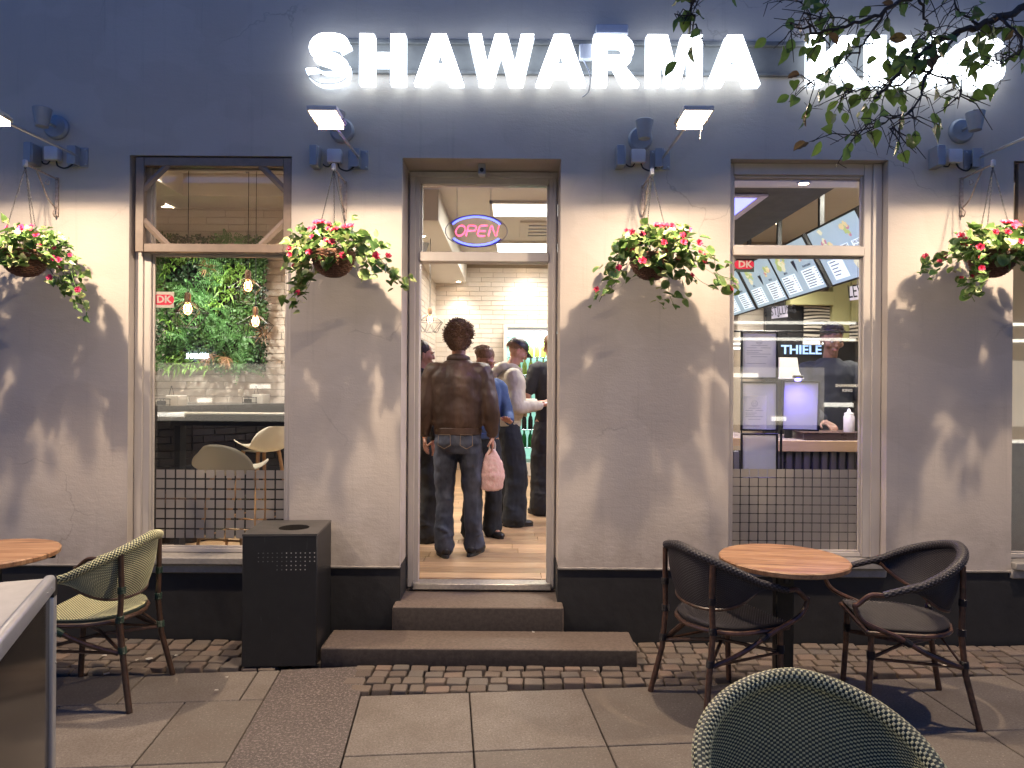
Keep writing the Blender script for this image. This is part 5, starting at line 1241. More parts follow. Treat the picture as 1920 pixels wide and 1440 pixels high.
stool(488, 6.0, 1.09, R(235), 1, 'farther white shell bar stool turned sideways against the black bar')
# dark reflective strip and card sticker
def sticker(u0, v0, u1, v1, Z, lab, green):
    p = W((u0 + u1) / 2, (v0 + v1) / 2, Z); w_, h = (u1 - u0) / F * Z, (v1 - v0) / F * Z
    t = thing('window_sticker', lab, 'sticker', (p.x, p.y, p.z))
    b = MB(); b.box(-w_ / 2, w_ / 2, 0, .0008, -h / 2, h / 2); obj('backing', b, M['paper'] if not green else plain('dark green sticker', (.03, .05, .045), .4), t)
    rd = plain('red print', (.48, .015, .05), .4); k = h * (.32 if not green else .30)
    poly = [(-w_ * .34, -k), (w_ * .25, -k)] + arc((w_ * .25, 0), k, -80, 80, 8) + [(w_ * .25, k), (-w_ * .34, k)] + arc((-w_ * .34, 0), k * .999, 100, 260, 8)
    b = MB(); b.prism(poly[:-1], Matrix.Translation((0, -.0002, 0)) @ UP, .0005); obj('red_badge', b, rd, t)
    me = text_mesh('DK', h * .62, M['paper'], .0005, .035, 1.05); me.transform(UP); o = obj('letters', me, None, t); o.location = (0, -.0015, 0)
sticker(289, 547, 326, 577, D + .118, 'white card sticker with a red DK badge on the left window glass', False)
sticker(1380, 482, 1414, 510, D + .118, 'dark sticker with a red DK badge on the right window glass', True)
# fridge
fr = thing('drinks_fridge', 'tall white glass fronted drinks fridge lit green white behind the customers', 'fridge', (0, 0, 0))
Zf = D + 5.75; fx0 = WX(944, 620, Zf); fx1 = fx0 + 1.15; fzt = WZ(980, 608, Zf); fy = 5.75
b = MB(); b.bbox(fx0, fx0 + .055, fy, fy + .6, FZ, fzt, .006); b.bbox(fx1 - .055, fx1, fy, fy + .6, FZ, fzt, .006); b.bbox(fx0 + .055, fx1 - .055, fy, fy + .6, fzt - .05, fzt, .006); b.bbox(fx0 + .055, fx1 - .055, fy, fy + .6, FZ, FZ + .2, .006); b.box(fx0 + .055, fx1 - .055, fy + .56, fy + .6, FZ + .2, fzt - .05)
obj('cabinet', b, plain('white fridge cabinet', (.6, .58, .52), .4), fr)
b = MB(); b.box(fx0 + .06, fx1 - .06, fy + .03, fy + .045, fzt - .17, fzt - .10); obj('light_strip', b, emit('fridge light', (.75, .95, 1), 5), fr)
b = MB(); b.box(fx0 + .06, fx1 - .06, fy + .54, fy + .555, FZ + .2, fzt - .05); obj('back_panel', b, emit('lit fridge back', (.45, .9, .75), .55), fr)
b = MB(); b.box(fx0 + .06, fx1 - .06, fy + .02, fy + .03, fzt - .1, fzt - .052); obj('header', b, M['greypaint'], fr)
b = MB(); b.box(fx0 + .056, fx1 - .056, fy + .004, fy + .009, FZ + .2, fzt - .1); obj('door_glass', b, M['glass'], fr)
gb = plain('green bottle', (.02, .30, .07), .15); cb = plain('clear bottle', (.5, .6, .58), .1); lb = plain('lime bottle', (.35, .55, .06), .2); db = plain('dark bottle', (.03, .02, .02), .2); cap_ = plain('white cap', (.7, .7, .7), .4)
kinds = [lb, lb, cb, cb, db, gb, gb]
def bottle_mesh(m): b = MB(); b.lathe([(0, 0), (.034, 0), (.036, .01), (.036, .13), (.028, .17), (.014, .20), (.014, .235), (0, .236)], n=10); return b.mesh('body', m, True)
bmz = {m.name: bottle_mesh(m) for m in set(kinds)}; b = MB(); b.lathe([(0, .236), (.016, .236), (.016, .255), (0, .256)], n=8); cme = b.mesh('cap', cap_)
names_ = ['top', 'second', 'third', 'fourth', 'fifth', 'sixth', 'lowest']
for s_ in range(7):
    z = fzt - .47 - s_ * .265
    if z < FZ + .2: break
    b = MB(); b.bbox(fx0 + .06, fx1 - .06, fy + .1, fy + .5, z - .012, z - .001, .002); obj('shelf', b, M['chrome'], fr)
    for q in range(11):
        nmm = ['lime green', 'lime green', 'clear', 'clear', 'dark', 'green', 'green'][s_]
        t = thing('drink_bottle', f'{nmm} bottle with white cap on the {names_[s_]} shelf of the drinks fridge', 'bottle', (fx0 + .13 + q * .092, fy + .2, z), group=f'{nmm} bottles on the {names_[s_]} fridge shelf')
        inst('body', bmz[kinds[s_].name], t, Matrix.Identity(4)); inst('cap', cme, t, Matrix.Identity(4))
area('fridge_light', fr, ((fx0 + fx1) / 2, fy + .06, fzt - .2), (R(25), 0, 0), 1.0, .05, 10, (.8, 1, .95))

# ---------------------------------------------------------------- kitchen side, seen through the right window
b = MB(); b.box(1.25, rw1 + 1.2, GW + .002, .47, 3.05, CZ - .001); struct('window_soffit', b, M['cream'])
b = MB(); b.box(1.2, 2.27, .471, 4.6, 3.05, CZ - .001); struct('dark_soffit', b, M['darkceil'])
t = thing('blue_light_panel', 'blue glowing rectangular light panel in the dark soffit', 'ceiling light', (0, 0, 0)); M['bluelit'] = emit('blue led panel', (.16, .17, 1.0), 2.6)
b = MB(); b.box(1.2, 1.80, .68, 1.32, 3.036, 3.049); obj('diffuser', b, M['bluelit'], t); b = MB(); b.bbox(1.80, 1.86, .62, 1.36, 3.03, 3.0495, .004); b.bbox(1.2, 1.80, .62, .68, 3.03, 3.0495, .004); b.bbox(1.2, 1.8, 1.32, 1.36, 3.03, 3.0495, .004); obj('frame', b, plain('lilac panel frame', (.5, .46, .6), .4), t)
area('blue_light', t, (1.5, 1.0, 3.02), (0, 0, 0), .5, .5, 14, (.25, .25, 1))
t = thing('kitchen_tube_light', 'bright white ceiling light box at the upper right of the right window', 'ceiling light', (3.15, 1.35, CZ - .01)); b = MB(); b.box(-.3, .3, -.3, .3, -.03, .0); obj('diffuser', b, M['panel'], t); area('tube_light', t, (0, 0, -.05), (0, 0, 0), .5, .5, 70, (1, .93, .8))
# kitchen back wall and panels
KY = 4.6
olive = plain('olive painted wall', (.34, .33, .16), .5, var=.06, scale=3); blackp = plain('black wall panel', (.018, .018, .02), .3, var=.1)
b = MB(); b.box(1.2, 4.9, KY, KY + .1, FZ, CZ); kw = struct('kitchen_wall', b, M['grout']); tiles(kw, 2.2, 3.6, 2.2, 3.3, KY, .36, .0725, False)
def kp(name, u0, v0, u1, v1, Z, m, th=.03):
    a, c = W(u0, v0, Z), W(u1, v1, Z); b = MB(); b.bbox(a.x, c.x, Z - D, Z - D + th, c.z, a.z, .004); return obj(name, b, m, kw)
kp('black_panel', 1444, 560, 1640, 900, D + KY - .35, blackp); kp('olive_beam', 1482, 546, 1565, 572, D + KY - .52, olive, .15); kp('olive_pillar', 1562, 520, 1597, 640, D + KY - .5, olive, .13); kp('olive_pillar', 1597.5, 500, 1650, 604, D + KY - .55, olive, .1)
kp('dark_pillar', 1437, 573, 1452, 900, D + KY - .5, blackp, .1)
def wavy():
    t = NT('black and white wave panel'); wv = t.n('TexWave'); wv.bands_direction = 'Z'; wv.inputs['Scale'].default_value = 7.5; wv.inputs['Distortion'].default_value = 5.5; wv.inputs['Detail'].default_value = 0; wv.inputs['Detail Scale'].default_value = .6
    t.l(t.coord((.5, 1, 1)), wv.inputs['Vector']); t.l(t.ramp(wv.outputs['Fac'], [(.38, (.02, .02, .02)), (.46, (.5, .46, .40))]), t.b.inputs['Base Color']); t.b.inputs['Roughness'].default_value = .3; return t.m
M['wavy'] = wavy()
kp('wave_panel_and_reflection', 1508, 574, 1558, 640, D + KY - .42, M['wavy'], .02); kp('wave_panel_and_reflection', 1594, 606, 1618, 640, D + KY - .58, M['wavy'], .02)  # the second, smaller piece stands in for a reflection of the wave pattern
lw = MB()
for i, (u0, v0, u1, v1, Zk) in enumerate([(1376, 643, 1436, 646, 7.5), (1376, 651, 1436, 655, 7.5), (1508, 640, 1556, 645, 7.9)]):
    t = thing('strip_light', ['upper thin lit strip light left in the kitchen', 'lower thin lit strip light left in the kitchen', 'thin lit strip light behind the cook'][i], 'strip light'); a, c = W(u0, v0, Zk), W(u1, v1, Zk); b = MB(); b.box(a.x, c.x, Zk - D, Zk - D + .03, c.z, a.z); obj('tube', b, emit('strip', (1, .95, .85), 1.6), t); b = MB(); b.box(a.x, c.x, Zk - D + .031, Zk - D + .05, c.z - .01, a.z + .01); obj('mount', b, M['greypaint'], t)
sg = thing('lit_sign', 'pale blue letters THIELE glowing on the black kitchen panel', 'sign'); me = text_mesh('THIELE', .155, emit('blue letters', (.35, .55, 1.0), .55), .004, .02, 1.05, align='LEFT'); me.transform(UP); o = obj('letters', me, None, sg); q = W(1467, 656, D + KY - .41); o.location = (q.x, q.y + .04, q.z)
# counter
ct = thing('service_counter', 'oak edged service counter with dark slatted front behind the right window', 'counter', (0, 0, 0))
Zc = D + .68; cz1, cz0 = WZ(1540, 827, Zc), WZ(1540, 847, Zc); cx0, cx1 = WX(1458, 830, Zc), rw1 + .6; yc = .68
oak = plain('pale oak board', (.40, .26, .14), .4, var=.25, scale=9, stretch=(.3, 3, 3))
b = MB(); b.bbox(cx0, cx1, yc, yc + .03, cz0, cz1, .002); obj('fascia', b, oak, ct)
b = MB(); b.box(cx0, cx1, yc + .031, yc + .75, cz1 - .03, cz1 - .002); b.box(1.3, cx0 - .001, yc + .25, yc + 3.2, cz1 - .03, cz1 - .002); obj('counter_top', b, plain('pale counter top', (.38, .30, .27), .25), ct)
b = MB(); b.box(1.3, cx0 - .001, yc + .22, yc + .249, cz0 + .02, cz1); obj('fascia', b, oak, ct)
b = MB(); b.box(1.3, cx1, yc + .06, yc + .08, FZ, cz0); obj('backing_panel', b, blackp, ct)
slat = MB(); slat.bbox(0, .043, -.02, 0, 0, cz0 - FZ - .002, .003); sme = slat.mesh('slat', plain('grey brown slat', (.11, .10, .085), .5, var=.3, scale=7, stretch=(3, 3, .3), rndvar=.25))
x = 1.32
while x < cx1 - .05: inst('slat', sme, ct, Matrix.Translation((x, yc + .058, FZ))); x += .0655
# things on the counter
t = thing('serving_tray', 'dark brown tray box on the oak counter', 'tray', (0, 0, 0)); a, c = W(1508, 812, Zc + .1), W(1624, 825.5, Zc + .1); b = MB(); b.bbox(a.x, c.x, yc + .1, yc + .4, cz1, a.z, .006); obj('box', b, plain('dark brown laminate', (.045, .025, .025), .3), t); b = MB(); b.bbox(a.x - .004, c.x + .01, yc + .09, yc + .41, a.z + .001, a.z + .006, .002); obj('lid', b, plain('brown edge', (.10, .06, .05), .3), t)
t = thing('squeeze_bottle', 'white plastic sauce squeeze bottle standing on the dark tray box', 'bottle', (WX(1594, 812, Zc + .15), yc + .17, a.z + .006)); b = MB(); b.lathe([(0, 0), (.037, 0), (.039, .008), (.039, .115), (.033, .128), (.030, .13), (0, .13)], n=20); obj('body', b, plain('milky plastic', (.62, .58, .66), .35), t, True)
b = MB(); b.lathe([(0, .131), (.034, .131), (.034, .143), (.016, .150), (.010, .172), (.005, .178), (0, .178)], n=20); obj('cap', b, plain('white cap', (.7, .68, .72), .35), t, True)
t = thing('card_terminal', 'white till display seen from behind beside the paper frames', 'till display', (WX(1476, 708, D + 1.0), .95, WZ(1476, 708, D + 1.0)), R(4)); b = MB(); b.prism([(-.085, 0), (.095, 0), (.07, .05), (.055, .155), (-.085, .155)], Matrix.Translation((0, .01, 0)) @ UP, .02); obj('shell', b, M['shell'], t); b = MB(); b.bbox(-.03, .03, .012, .03, cz1 - t.location.z, .02, .004); obj('stand', b, M['blackmetal'], t)
b = MB(); b.bbox(-.09, .11, -.012, .03, -.012, -.0, .003); obj('foot', b, M['whiteplastic'], t)
# framed hygiene reports in a black stand right behind the glass
M['acryl'] = frostmat(); 
M['cleara'] = NT('clear acrylic sheet'); cx_ = M['cleara']; cx_.b.inputs['Base Color'].default_value = (.45, .45, .50, 1); cx_.b.inputs['Roughness'].default_value = .12; M['cleara'] = cx_.m
_t = cx_.n('BsdfTranslucent'); _t.inputs[0].default_value = (.7, .7, .74, 1); _m1 = cx_.n('MixShader'); _m1.inputs[0].default_value = .6; cx_.l(cx_.b.outputs[0], _m1.inputs[1]); cx_.l(_t.outputs[0], _m1.inputs[2])
_tr = cx_.n('BsdfTransparent'); _m2 = cx_.n('MixShader'); _m2.inputs[0].default_value = .35; cx_.l(_m1.outputs[0], _m2.inputs[1]); cx_.l(_tr.outputs[0], _m2.inputs[2]); cx_.l(_m2.outputs[0], cx_.out.inputs[0])
Zr = D + .24
def report(u0, v0, u1, v1, lab, page, lean=0, smile=True):
    a, c = W(u0, v0, Zr), W(u1, v1, Zr); cx, cz = (a.x + c.x) / 2, (a.z + c.z) / 2; w_, h = (c.x - a.x) / 2, (a.z - c.z) / 2; k = .012
    t = thing('poster_frame', lab, 'frame', (cx, Zr - D, cz), group='black frames in the right window'); t.rotation_euler = (0, R(lean), 0)
    b = MB(); b.bbox(-w_, -w_ + k, -.01, .01, -h, h, .002); b.bbox(w_ - k, w_, -.01, .01, -h, h, .002); b.bbox(-w_ + k, w_ - k, -.01, .01, h - k, h, .002); b.bbox(-w_ + k, w_ - k, -.01, .01, -h, -h + k, .002); obj('border', b, M['blackmetal'], t)
    b = MB(); b.add([(-w_ + k, .002, -h + k), (w_ - k, .002, -h + k), (w_ - k, .002, h - k), (-w_ + k, .002, h - k)], [(0, 1, 2, 3)]); obj('sheet', b, M['cleara'], t)
    if page:
        x0, x1, z0, z1 = -w_ + k + .001, -w_ + k + page[0] * (2 * w_ - 2 * k), -h + k + .001, -h + k + page[1] * (2 * h - 2 * k)
        b = MB(); b.add([(x0, .0, z0), (x1, .0, z0), (x1, .0, z1), (x0, .0, z1)], [(0, 1, 2, 3)]); obj('report_page', b, M['paper'], t); xm = (x0 + x1) / 2; W_ = x1 - x0; zc = z1 - .055; r_ = .020
        b = MB(); b.tube([(xm + r_ * math.cos(q * .3142), -.001, zc + r_ * math.sin(q * .3142)) for q in range(20)], .0011, 4, closed=True); b.tube([(xm + r_ * .6 * math.cos(q), -.001, zc + r_ * .6 * math.sin(q)) for q in [math.pi + .35 + i * (math.pi - .7) / 8 for i in range(9)]], .0010, 4); b.ell((xm - .006, -.001, zc + .005), (.0018, .001, .003), n=6, m=4); b.ell((xm + .006, -.001, zc + .005), (.0018, .001, .003), n=6, m=4)
        obj('smiley', b, M['greyink'], t)
        b = MB()
        for zq, xa, xb in ((.085, .25, .75), (.10, .12, .42), (.10, .55, .85), (.118, .12, .6), (.13, .12, .5), (.142, .12, .85), (.16, .25, .75), (.205, .12, .7)):
            zz = z1 - zq
            if zz > z0 + .01: b.box(x0 + W_ * xa, x0 + W_ * xb, -.0008, -.0002, zz - .0012, zz + .0012)
        obj('print', b, M['greyink'], t)
    return t
report(1389, 620, 1458, 711, 'topmost black frame with a smiley report filling it', (.99, .99)); report(1389, 715, 1458, 808, 'middle black frame with a smaller smiley report in its lower corner', (.72, .73)); report(1389, 812, 1458, 898, 'lowest black frame holding an empty clear sheet', None)
report(1466, 713, 1536, 808, 'slightly tilted black frame with an empty frosted sheet lit blue', None, 1.5)
tt = thing('frame_stand', 'thin black upright posts carrying the black frames', 'stand'); b = MB()
for u in (1391, 1456): x = WX(u, 760, Zr + .02); b.bbox(x - .004, x + .004, .26, .268, WZ(u, 905, Zr), WZ(u, 618, Zr), .001)
b.bbox(WX(1466, 712, Zr), WX(1470, 712, Zr), .262, .27, WZ(1468, 905, Zr), WZ(1468, 712, Zr), .001)
b.bbox(WX(1372, 620, Zr + .03), WX(1612, 620, Zr + .03), .27, .276, WZ(1400, 622, Zr), WZ(1400, 619, Zr), .001)
obj('post', b, M['blackmetal'], tt)
# clear blue led in front of the frame
t = thing('blue_spot', 'small bright blue LED spot above the tilted black frame', 'lamp', tuple(W(1496, 712, Zr - .035))); b = MB(); b.ell((0, 0, 0), (.022, .02, .012)); obj('lens', b, emit('blue led', (.15, .12, 1), 6), t); b = MB(); b.bbox(-.03, .03, -.02, .02, .011, .03, .004); obj('housing', b, M['blackmetal'], t)
spot('beam', t, (0, -.0, -.02), 26, (.2, .15, 1), 130)

# menu screens
def menumat(): 
    t = NT('menu screen'); v = t.coord(kind='Object'); c = t.mix(t.noise(v, 3, 3), (.30, .44, .56), (.48, .60, .70)); t.l(c, t.b.inputs['Base Color']); t.l(c, t.b.inputs['Emission Color']); t.b.inputs['Emission Strength'].default_value = .5; t.b.inputs['Roughness'].default_value = .2; return t.m
M['menu'] = menumat(); M['menupale'] = emit('pale menu field', (.72, .82, .92), .75); M['menutext'] = plain('menu print', (.05, .07, .16), .4)
foods = [emit('menu food a', (.45, .55, .22), .5), emit('menu food b', (.75, .62, .35), .5), emit('menu food c', (.55, .25, .35), .45), emit('menu food d', (.72, .70, .52), .55)]
Xb, Xt, zb2, zt2 = 2.85, 2.613, 2.553, 3.009
xa = Vector((0, -1, 0)); ya = (Vector((Xt, 0, zt2)) - Vector((Xb, 0, zb2))).normalized(); za = xa.cross(ya)
MW, MH = .87, .505; rmn = random.Random(8)
texts = [[('POMMES', 'FRITES'), ('FALAFEL', 'SNACK')], [('MENU', ''), ('SHAWARMA', '')], [('PITA', ''), ('RULLE', '')], [('SALAT', ''), ('DRIKKE', '')]]
for i in range(4):
    ys = [6.32, 7.31, 8.23, 9.2][i] - D
    org = Vector((Xb, ys, zb2)); t = thing('menu_screen', ['nearest tilted menu screen, with fries and falafel offers', 'second tilted menu screen from the window', 'third tilted menu screen from the window', 'farthest tilted menu screen, behind the card sticker'][i], 'menu screen', org, group='menu screens hung in a row over the counter')
    Mx = Matrix((xa, ya, za)).transposed().to_4x4()     # x along the row towards the window, y up the screen, z out of its face
    if za.x > 0: Mx = Matrix((xa, ya, -za)).transposed().to_4x4()
    nz = Vector((Mx[0][2], Mx[1][2], Mx[2][2]))
    def sub(name, mb, m, z=0, par=None):
        me = mb.mesh(name, m) if isinstance(mb, MB) else mb; me.transform(Matrix.Translation((0, 0, z))); me.transform(Mx)
        o = bpy.data.objects.new(name, me); COL.objects.link(o); o.parent = par or t; return o
    b = MB(); b.bbox(-.03, MW + .03, -.018, MH + .018, -.06, -.002, .004); sub('housing', b, M['blackmetal'])
    b = MB(); b.box(.0, MW, .0, MH, -.002, 0); face = sub('display', b, M['menu'])
    def rect(x0, y0, x1, y1, m, z=.001, nm='menu_field'): q_ = MB(); q_.box(x0, x1, y0, y1, z - .0008, z); return sub(nm, q_, m, 0, face)
    lines = MB()
    def tl(x, y, w_): lines.box(x, x + w_, y - .004, y + .004, .0016, .0024)
    if i == 0:
        rect(.10, .03, .36, .21, M['menupale']); rect(.40, .22, .56, .30, M['menupale']); rect(.62, .22, .80, .30, M['menupale'])
        for q in range(5): tl(.13, .19 - q * .03, .10 + .05 * rmn.random())
        for j, (wd1, wd2) in enumerate(texts[0]):
            for r2, wd in enumerate((wd1, wd2)):
                me = text_mesh(wd, .036, M['menutext'], .0004, .01); me.transform(Matrix.Translation((.48 + j * .23, .28 - r2 * .035, .002))); sub('menu_text', me, None, 0, face)
        spotsf = [(.22, .36, .10, 2), (.30, .34, .08, 0), (.62, .42, .09, 0), (.66, .40, .06, 1), (.60, .12, .13, 3), (.64, .11, .09, 1)]
    else:
        rect(.05, .03, .38, .22, M['menupale']); rect(.53, .03, .85, .22, M['menupale'])
        for x in (.07, .56):
            for q in range(7): tl(x, .20 - q * .025, .12 + .1 * rmn.random()); tl(x + .26, .20 - q * .025, .025)
        b = MB(); b.prism([(.42, .34), (.50, .34), (.48, .26), (.46, .22), (.44, .26)], Matrix.Translation((0, 0, .001)), .001); sub('arrow', b, M['menutext'], 0, face)
        spotsf = [(.18, .36, .11, 3), (.24, .38, .07, 0), (.70, .37, .10, 0), (.66, .34, .06, 1), (.76, .36, .05, 2)]
        for j in range(2):
            wd = texts[i][j][0]
            me = text_mesh(wd, .032, M['menutext'], .0004, .01); me.transform(Matrix.Translation((.20 + j * .5, .25, .002))); sub('menu_text', me, None, 0, face)
    sub('menu_lines', lines, M['menutext'], 0, face)
    for (fx, fy_, fr_, fm) in spotsf:
        for _ in range(7):
            q_ = MB(); cx2, cy2, a_ = fx + rmn.gauss(0, fr_ * .35), fy_ + rmn.gauss(0, fr_ * .3), rmn.uniform(0, 3); L_ = fr_ * rmn.uniform(.3, .6)
            q_.add([(cx2 + L_ * math.cos(a_ + s_ * 1.047) * (1 if s_ % 3 else .5), min(MH - .01, max(.01, cy2 + L_ * .7 * math.sin(a_ + s_ * 1.047))), .0012 + .0002 * _) for s_ in range(6)], [tuple(range(6))])
            sub('food_picture', q_, foods[(fm + (_ % 3 == 0)) % 4], 0, face)
    # hanger: ceiling plate and post
    hp = Vector((Xt, ys, zt2)) - org + Vector((.11, -MW * .05, 0)); b = MB(); ztop = (3.5 if hp.x + org.x > 2.27 else 3.05) - org.z
    b.bbox(hp.x - .022, hp.x + .022, hp.y - .02, hp.y + .02, hp.z - .08, ztop - .1, .003)
    b.prism([(-.022, -.1), (.022, -.1), (.10, -.001), (-.10, -.001)], Matrix.Translation((hp.x, hp.y + .02, ztop)) @ UP, .04); obj('hanger', b, M['blackmetal'], t)
def hang(u0, v0, u1, v1, Z, word, sz, lab, sk):
    a, c = W(u0, v0, Z), W(u1, v1, Z); t = thing('hanging_sign', lab, 'sign', (a.x, Z - D, a.z), R(0)); w_, h = c.x - a.x, a.z - c.z
    b = MB(); b.prism([(0, -h), (w_, -h + sk), (w_, sk), (0, 0)], Matrix.Translation((0, .004, 0)) @ UP, .004); obj('board', b, emit('lit white sign board', (.74, .68, .76), .35), t)
    me = text_mesh(word, sz, M['ink'], .0006, .0, .52); me.transform(Matrix.Rotation(math.atan2(sk, w_), 4, 'Z')); me.transform(UP); o = obj('letters', me, None, t); o.location = (w_ / 2, -.003, -h * .42 + sk / 2)
    b = MB(); b.prism([(-.014, 0), (.014, 0), (0, -.02)][::-1], Matrix.Translation((w_ * .42, -.001, -h * .78 + sk * .42)) @ UP, .0012); obj('arrow', b, M['ink'], t)
    b = MB(); b.tube([(w_ * .2, .002, sk * .2), (w_ * .2, .002, .3)], .0015, 4); b.tube([(w_ * .8, .002, sk * .8), (w_ * .8, .002, .3)], .0015, 4); obj('string', b, M['chrome'], t)
hang(1594, 537, 1664, 564, 5.75, 'LEVERING', .15, 'white LEVERING sign with an arrow hanging at the right edge', .04); hang(1447, 576, 1477, 598, 7.4, 'BESTILLING', .125, 'white BESTILLING sign with an arrow hanging below the screens', .022)
# far right window interior
b = MB(); b.bbox(fw0 - .1, fw1 + .4, .6, .9, FZ, 1.25, .005); obj_ = obj('side_cabinet', b, plain('white side cabinet', (.5, .48, .45), .4)); tag(obj_, 'white cabinet behind the window at the right edge', 'cabinet')
# ================================================================ PEOPLE
def skinmat(name, c):
    t = NT(name); v = t.coord(); t.l(t.mix(t.noise(v, 12, 4), c, tuple(x * .78 for x in c)), t.b.inputs['Base Color']); t.b.inputs['Roughness'].default_value = .5; t.b.inputs['Subsurface Weight'].default_value = .08; return t.m
M['skin'] = skinmat('skin', (.50, .27, .19)); M['skint'] = skinmat('tanned skin', (.26, .14, .10))
def cloth(name, a, b_, sc_=5, bump=.5, rough=.75, stretch=(1, 1, .45), dist=.02, sheen=0):
    t = NT(name); v = t.coord(stretch); n1 = t.noise(v, sc_, 6, .65); t.l(t.mix(t.ramp(n1, [(.35, (0,) * 3), (.68, (1,) * 3)]), a, b_), t.b.inputs['Base Color']); t.b.inputs['Roughness'].default_value = rough
    b1 = t.bump(t.noise(t.coord(stretch, rot=(0, .5, 0)), sc_ * 1.6, 3, .5), bump, dist); t.bump(t.noise(t.coord(), 220, 2), .15, .001, b1)
    if sheen: t.b.inputs['Sheen Weight'].default_value = sheen
    return t.m
M['leather'] = cloth('brown leather look', (.038, .021, .015), (.078, .043, .029), 6, .6, .52, stretch=(1.4, 1.4, .35))
M['denim'] = cloth('washed dark denim', (.010, .014, .026), (.085, .095, .13), 4.5, .7, .8, dist=.03)
M['denimblack'] = cloth('black denim', (.008, .011, .016), (.022, .028, .038), 4, .5, .8)
M['denimjacket'] = cloth('blue denim jacket', (.035, .075, .17), (.08, .14, .28), 6, .5, .8)
M['hoodie'] = cloth('cream hoodie', (.46, .42, .33), (.56, .52, .42), 5, .6, .85, dist=.03)
M['black'] = cloth('black cotton', (.008, .008, .009), (.02, .02, .022), 5, .6, .8)
M['blackblue'] = cloth('black staff shirt', (.006, .007, .012), (.014, .016, .028), 5, .6, .8)
M['shoe'] = plain('black leather shoe', (.012, .011, .012), .35); M['sole'] = plain('shoe sole', (.02, .02, .02), .8)
M['hairb'] = plain('brown hair', (.12, .062, .036), .45, var=.6, scale=45, bump=1.0, bdist=.01); M['hairl'] = plain('light brown hair', (.20, .11, .06), .5, var=.4, scale=90, bump=.5, stretch=(1, 1, .2)); M['haird'] = plain('dark hair', (.03, .018, .012), .45, var=.4, scale=90, bump=.5, stretch=(1, 1, .2))
M['eyew'] = plain('eye white', (.6, .57, .53), .2); M['iris'] = plain('dark iris', (.02, .015, .012), .1); M['lip'] = plain('lip', (.33, .15, .12), .45)

def remesh(o, vox, sm=3, disp=0, dsc=.1):
    m = o.modifiers.new('r', 'REMESH'); m.mode = 'VOXEL'; m.voxel_size = vox; m.use_smooth_shade = True
    if disp:
        tx = bpy.data.textures.new('folds', 'CLOUDS'); tx.noise_scale = dsc; tx.noise_depth = 2
        d = o.modifiers.new('d', 'DISPLACE'); d.texture = tx; d.strength = disp; d.mid_level = .5; d.texture_coords = 'LOCAL'
    s_ = o.modifiers.new('s', 'SMOOTH'); s_.factor = .5; s_.iterations = sm
def limb(b, pts, rs, n=14):
    P = smooth_path(pts, 4); k = len(pts); out = []
    for i in range(len(P)):
        t = i / 4; a = min(int(t), k - 2); f = t - a; ra, rb = rs[a], rs[a + 1]
        if not isinstance(ra, (tuple, list)): ra = (ra, ra)
        if not isinstance(rb, (tuple, list)): rb = (rb, rb)
        out.append((ra[0] * (1 - f) + rb[0] * f, ra[1] * (1 - f) + rb[1] * f))
    b.tube(P, out, n); r0, r1 = out[0], out[-1]
    b.ell(P[0], (min(r0), min(r0), min(r0)), n=10, m=6); b.ell(P[-1], (min(r1), min(r1), min(r1)), n=10, m=6)
def hand(b, wr, d, palm, curl=.5, sc=1.0, spread=1):
    """wr wrist, d direction of the fingers, palm = direction the palm faces"""
    d = Vector(d).normalized(); pn = Vector(palm); pn = (pn - d * pn.dot(d)).normalized(); sd = d.cross(pn) * spread
    b.tube([wr - d * .02 * sc, wr + d * .03 * sc, wr + d * .085 * sc], [(.016 * sc, .026 * sc), (.015 * sc, .040 * sc), (.012 * sc, .040 * sc)], 10, side=pn)
    for i, L in enumerate((.072, .080, .074, .058)):
        o = wr + d * .08 * sc + sd * ((i - 1.5) * .0205 * sc); a = o; dd = d; pts = [o - d * .02 * sc, o]
        for s_, f in enumerate((.45, .32, .23)):
            dd = (Matrix.Rotation(0, 3, 'X') @ (dd * math.cos(curl) + pn * math.sin(curl))).normalized() if s_ else (d * math.cos(curl * .6) + pn * math.sin(curl * .6)).normalized()
            a = a + dd * L * f * sc; pts.append(a)
        b.tube(pts, [.0098 * sc, .0095 * sc, .0088 * sc, .0082 * sc, .007 * sc], 7)
    o = wr + d * .02 * sc - sd * .03 * sc; q = o + (d * .5 - sd * .75 + pn * .35).normalized() * .04 * sc; e = q + (d * .85 - sd * .15 + pn * .45).normalized() * .034 * sc
    b.tube([wr + d * .015 * sc - sd * .01, o, q, e], [.013 * sc, .0125 * sc, .0105 * sc, .009 * sc], 7)
def headparts(b, M_):
    def E(c, r, m2=None): b.ell((0, 0, 0), r, (M_ @ Matrix.Translation(c) @ (m2 or Matrix.Identity(4))), 16, 10)
    E((0, -.008, .045), (.077, .095, .088)); E((0, .02, .0), (.066, .078, .088)); E((0, .035, -.058), (.046, .050, .040)); E((0, .062, -.082), (.024, .022, .020))
    E((0, .087, .035), (.055, .018, .014)); E((0, .098, .005), (.011, .017, .026), Matrix.Rotation(.25, 4, 'X')); E((0, .108, -.012), (.017, .013, .012))
    for s_ in (-1, 1): E((s_ * .046, .066, -.012), (.022, .022, .024)); E((s_ * .080, -.004, .0), (.009, .019, .031)); E((s_ * .028, .086, .022), (.014, .009, .010))
    E((0, .088, -.048), (.026, .014, .012))
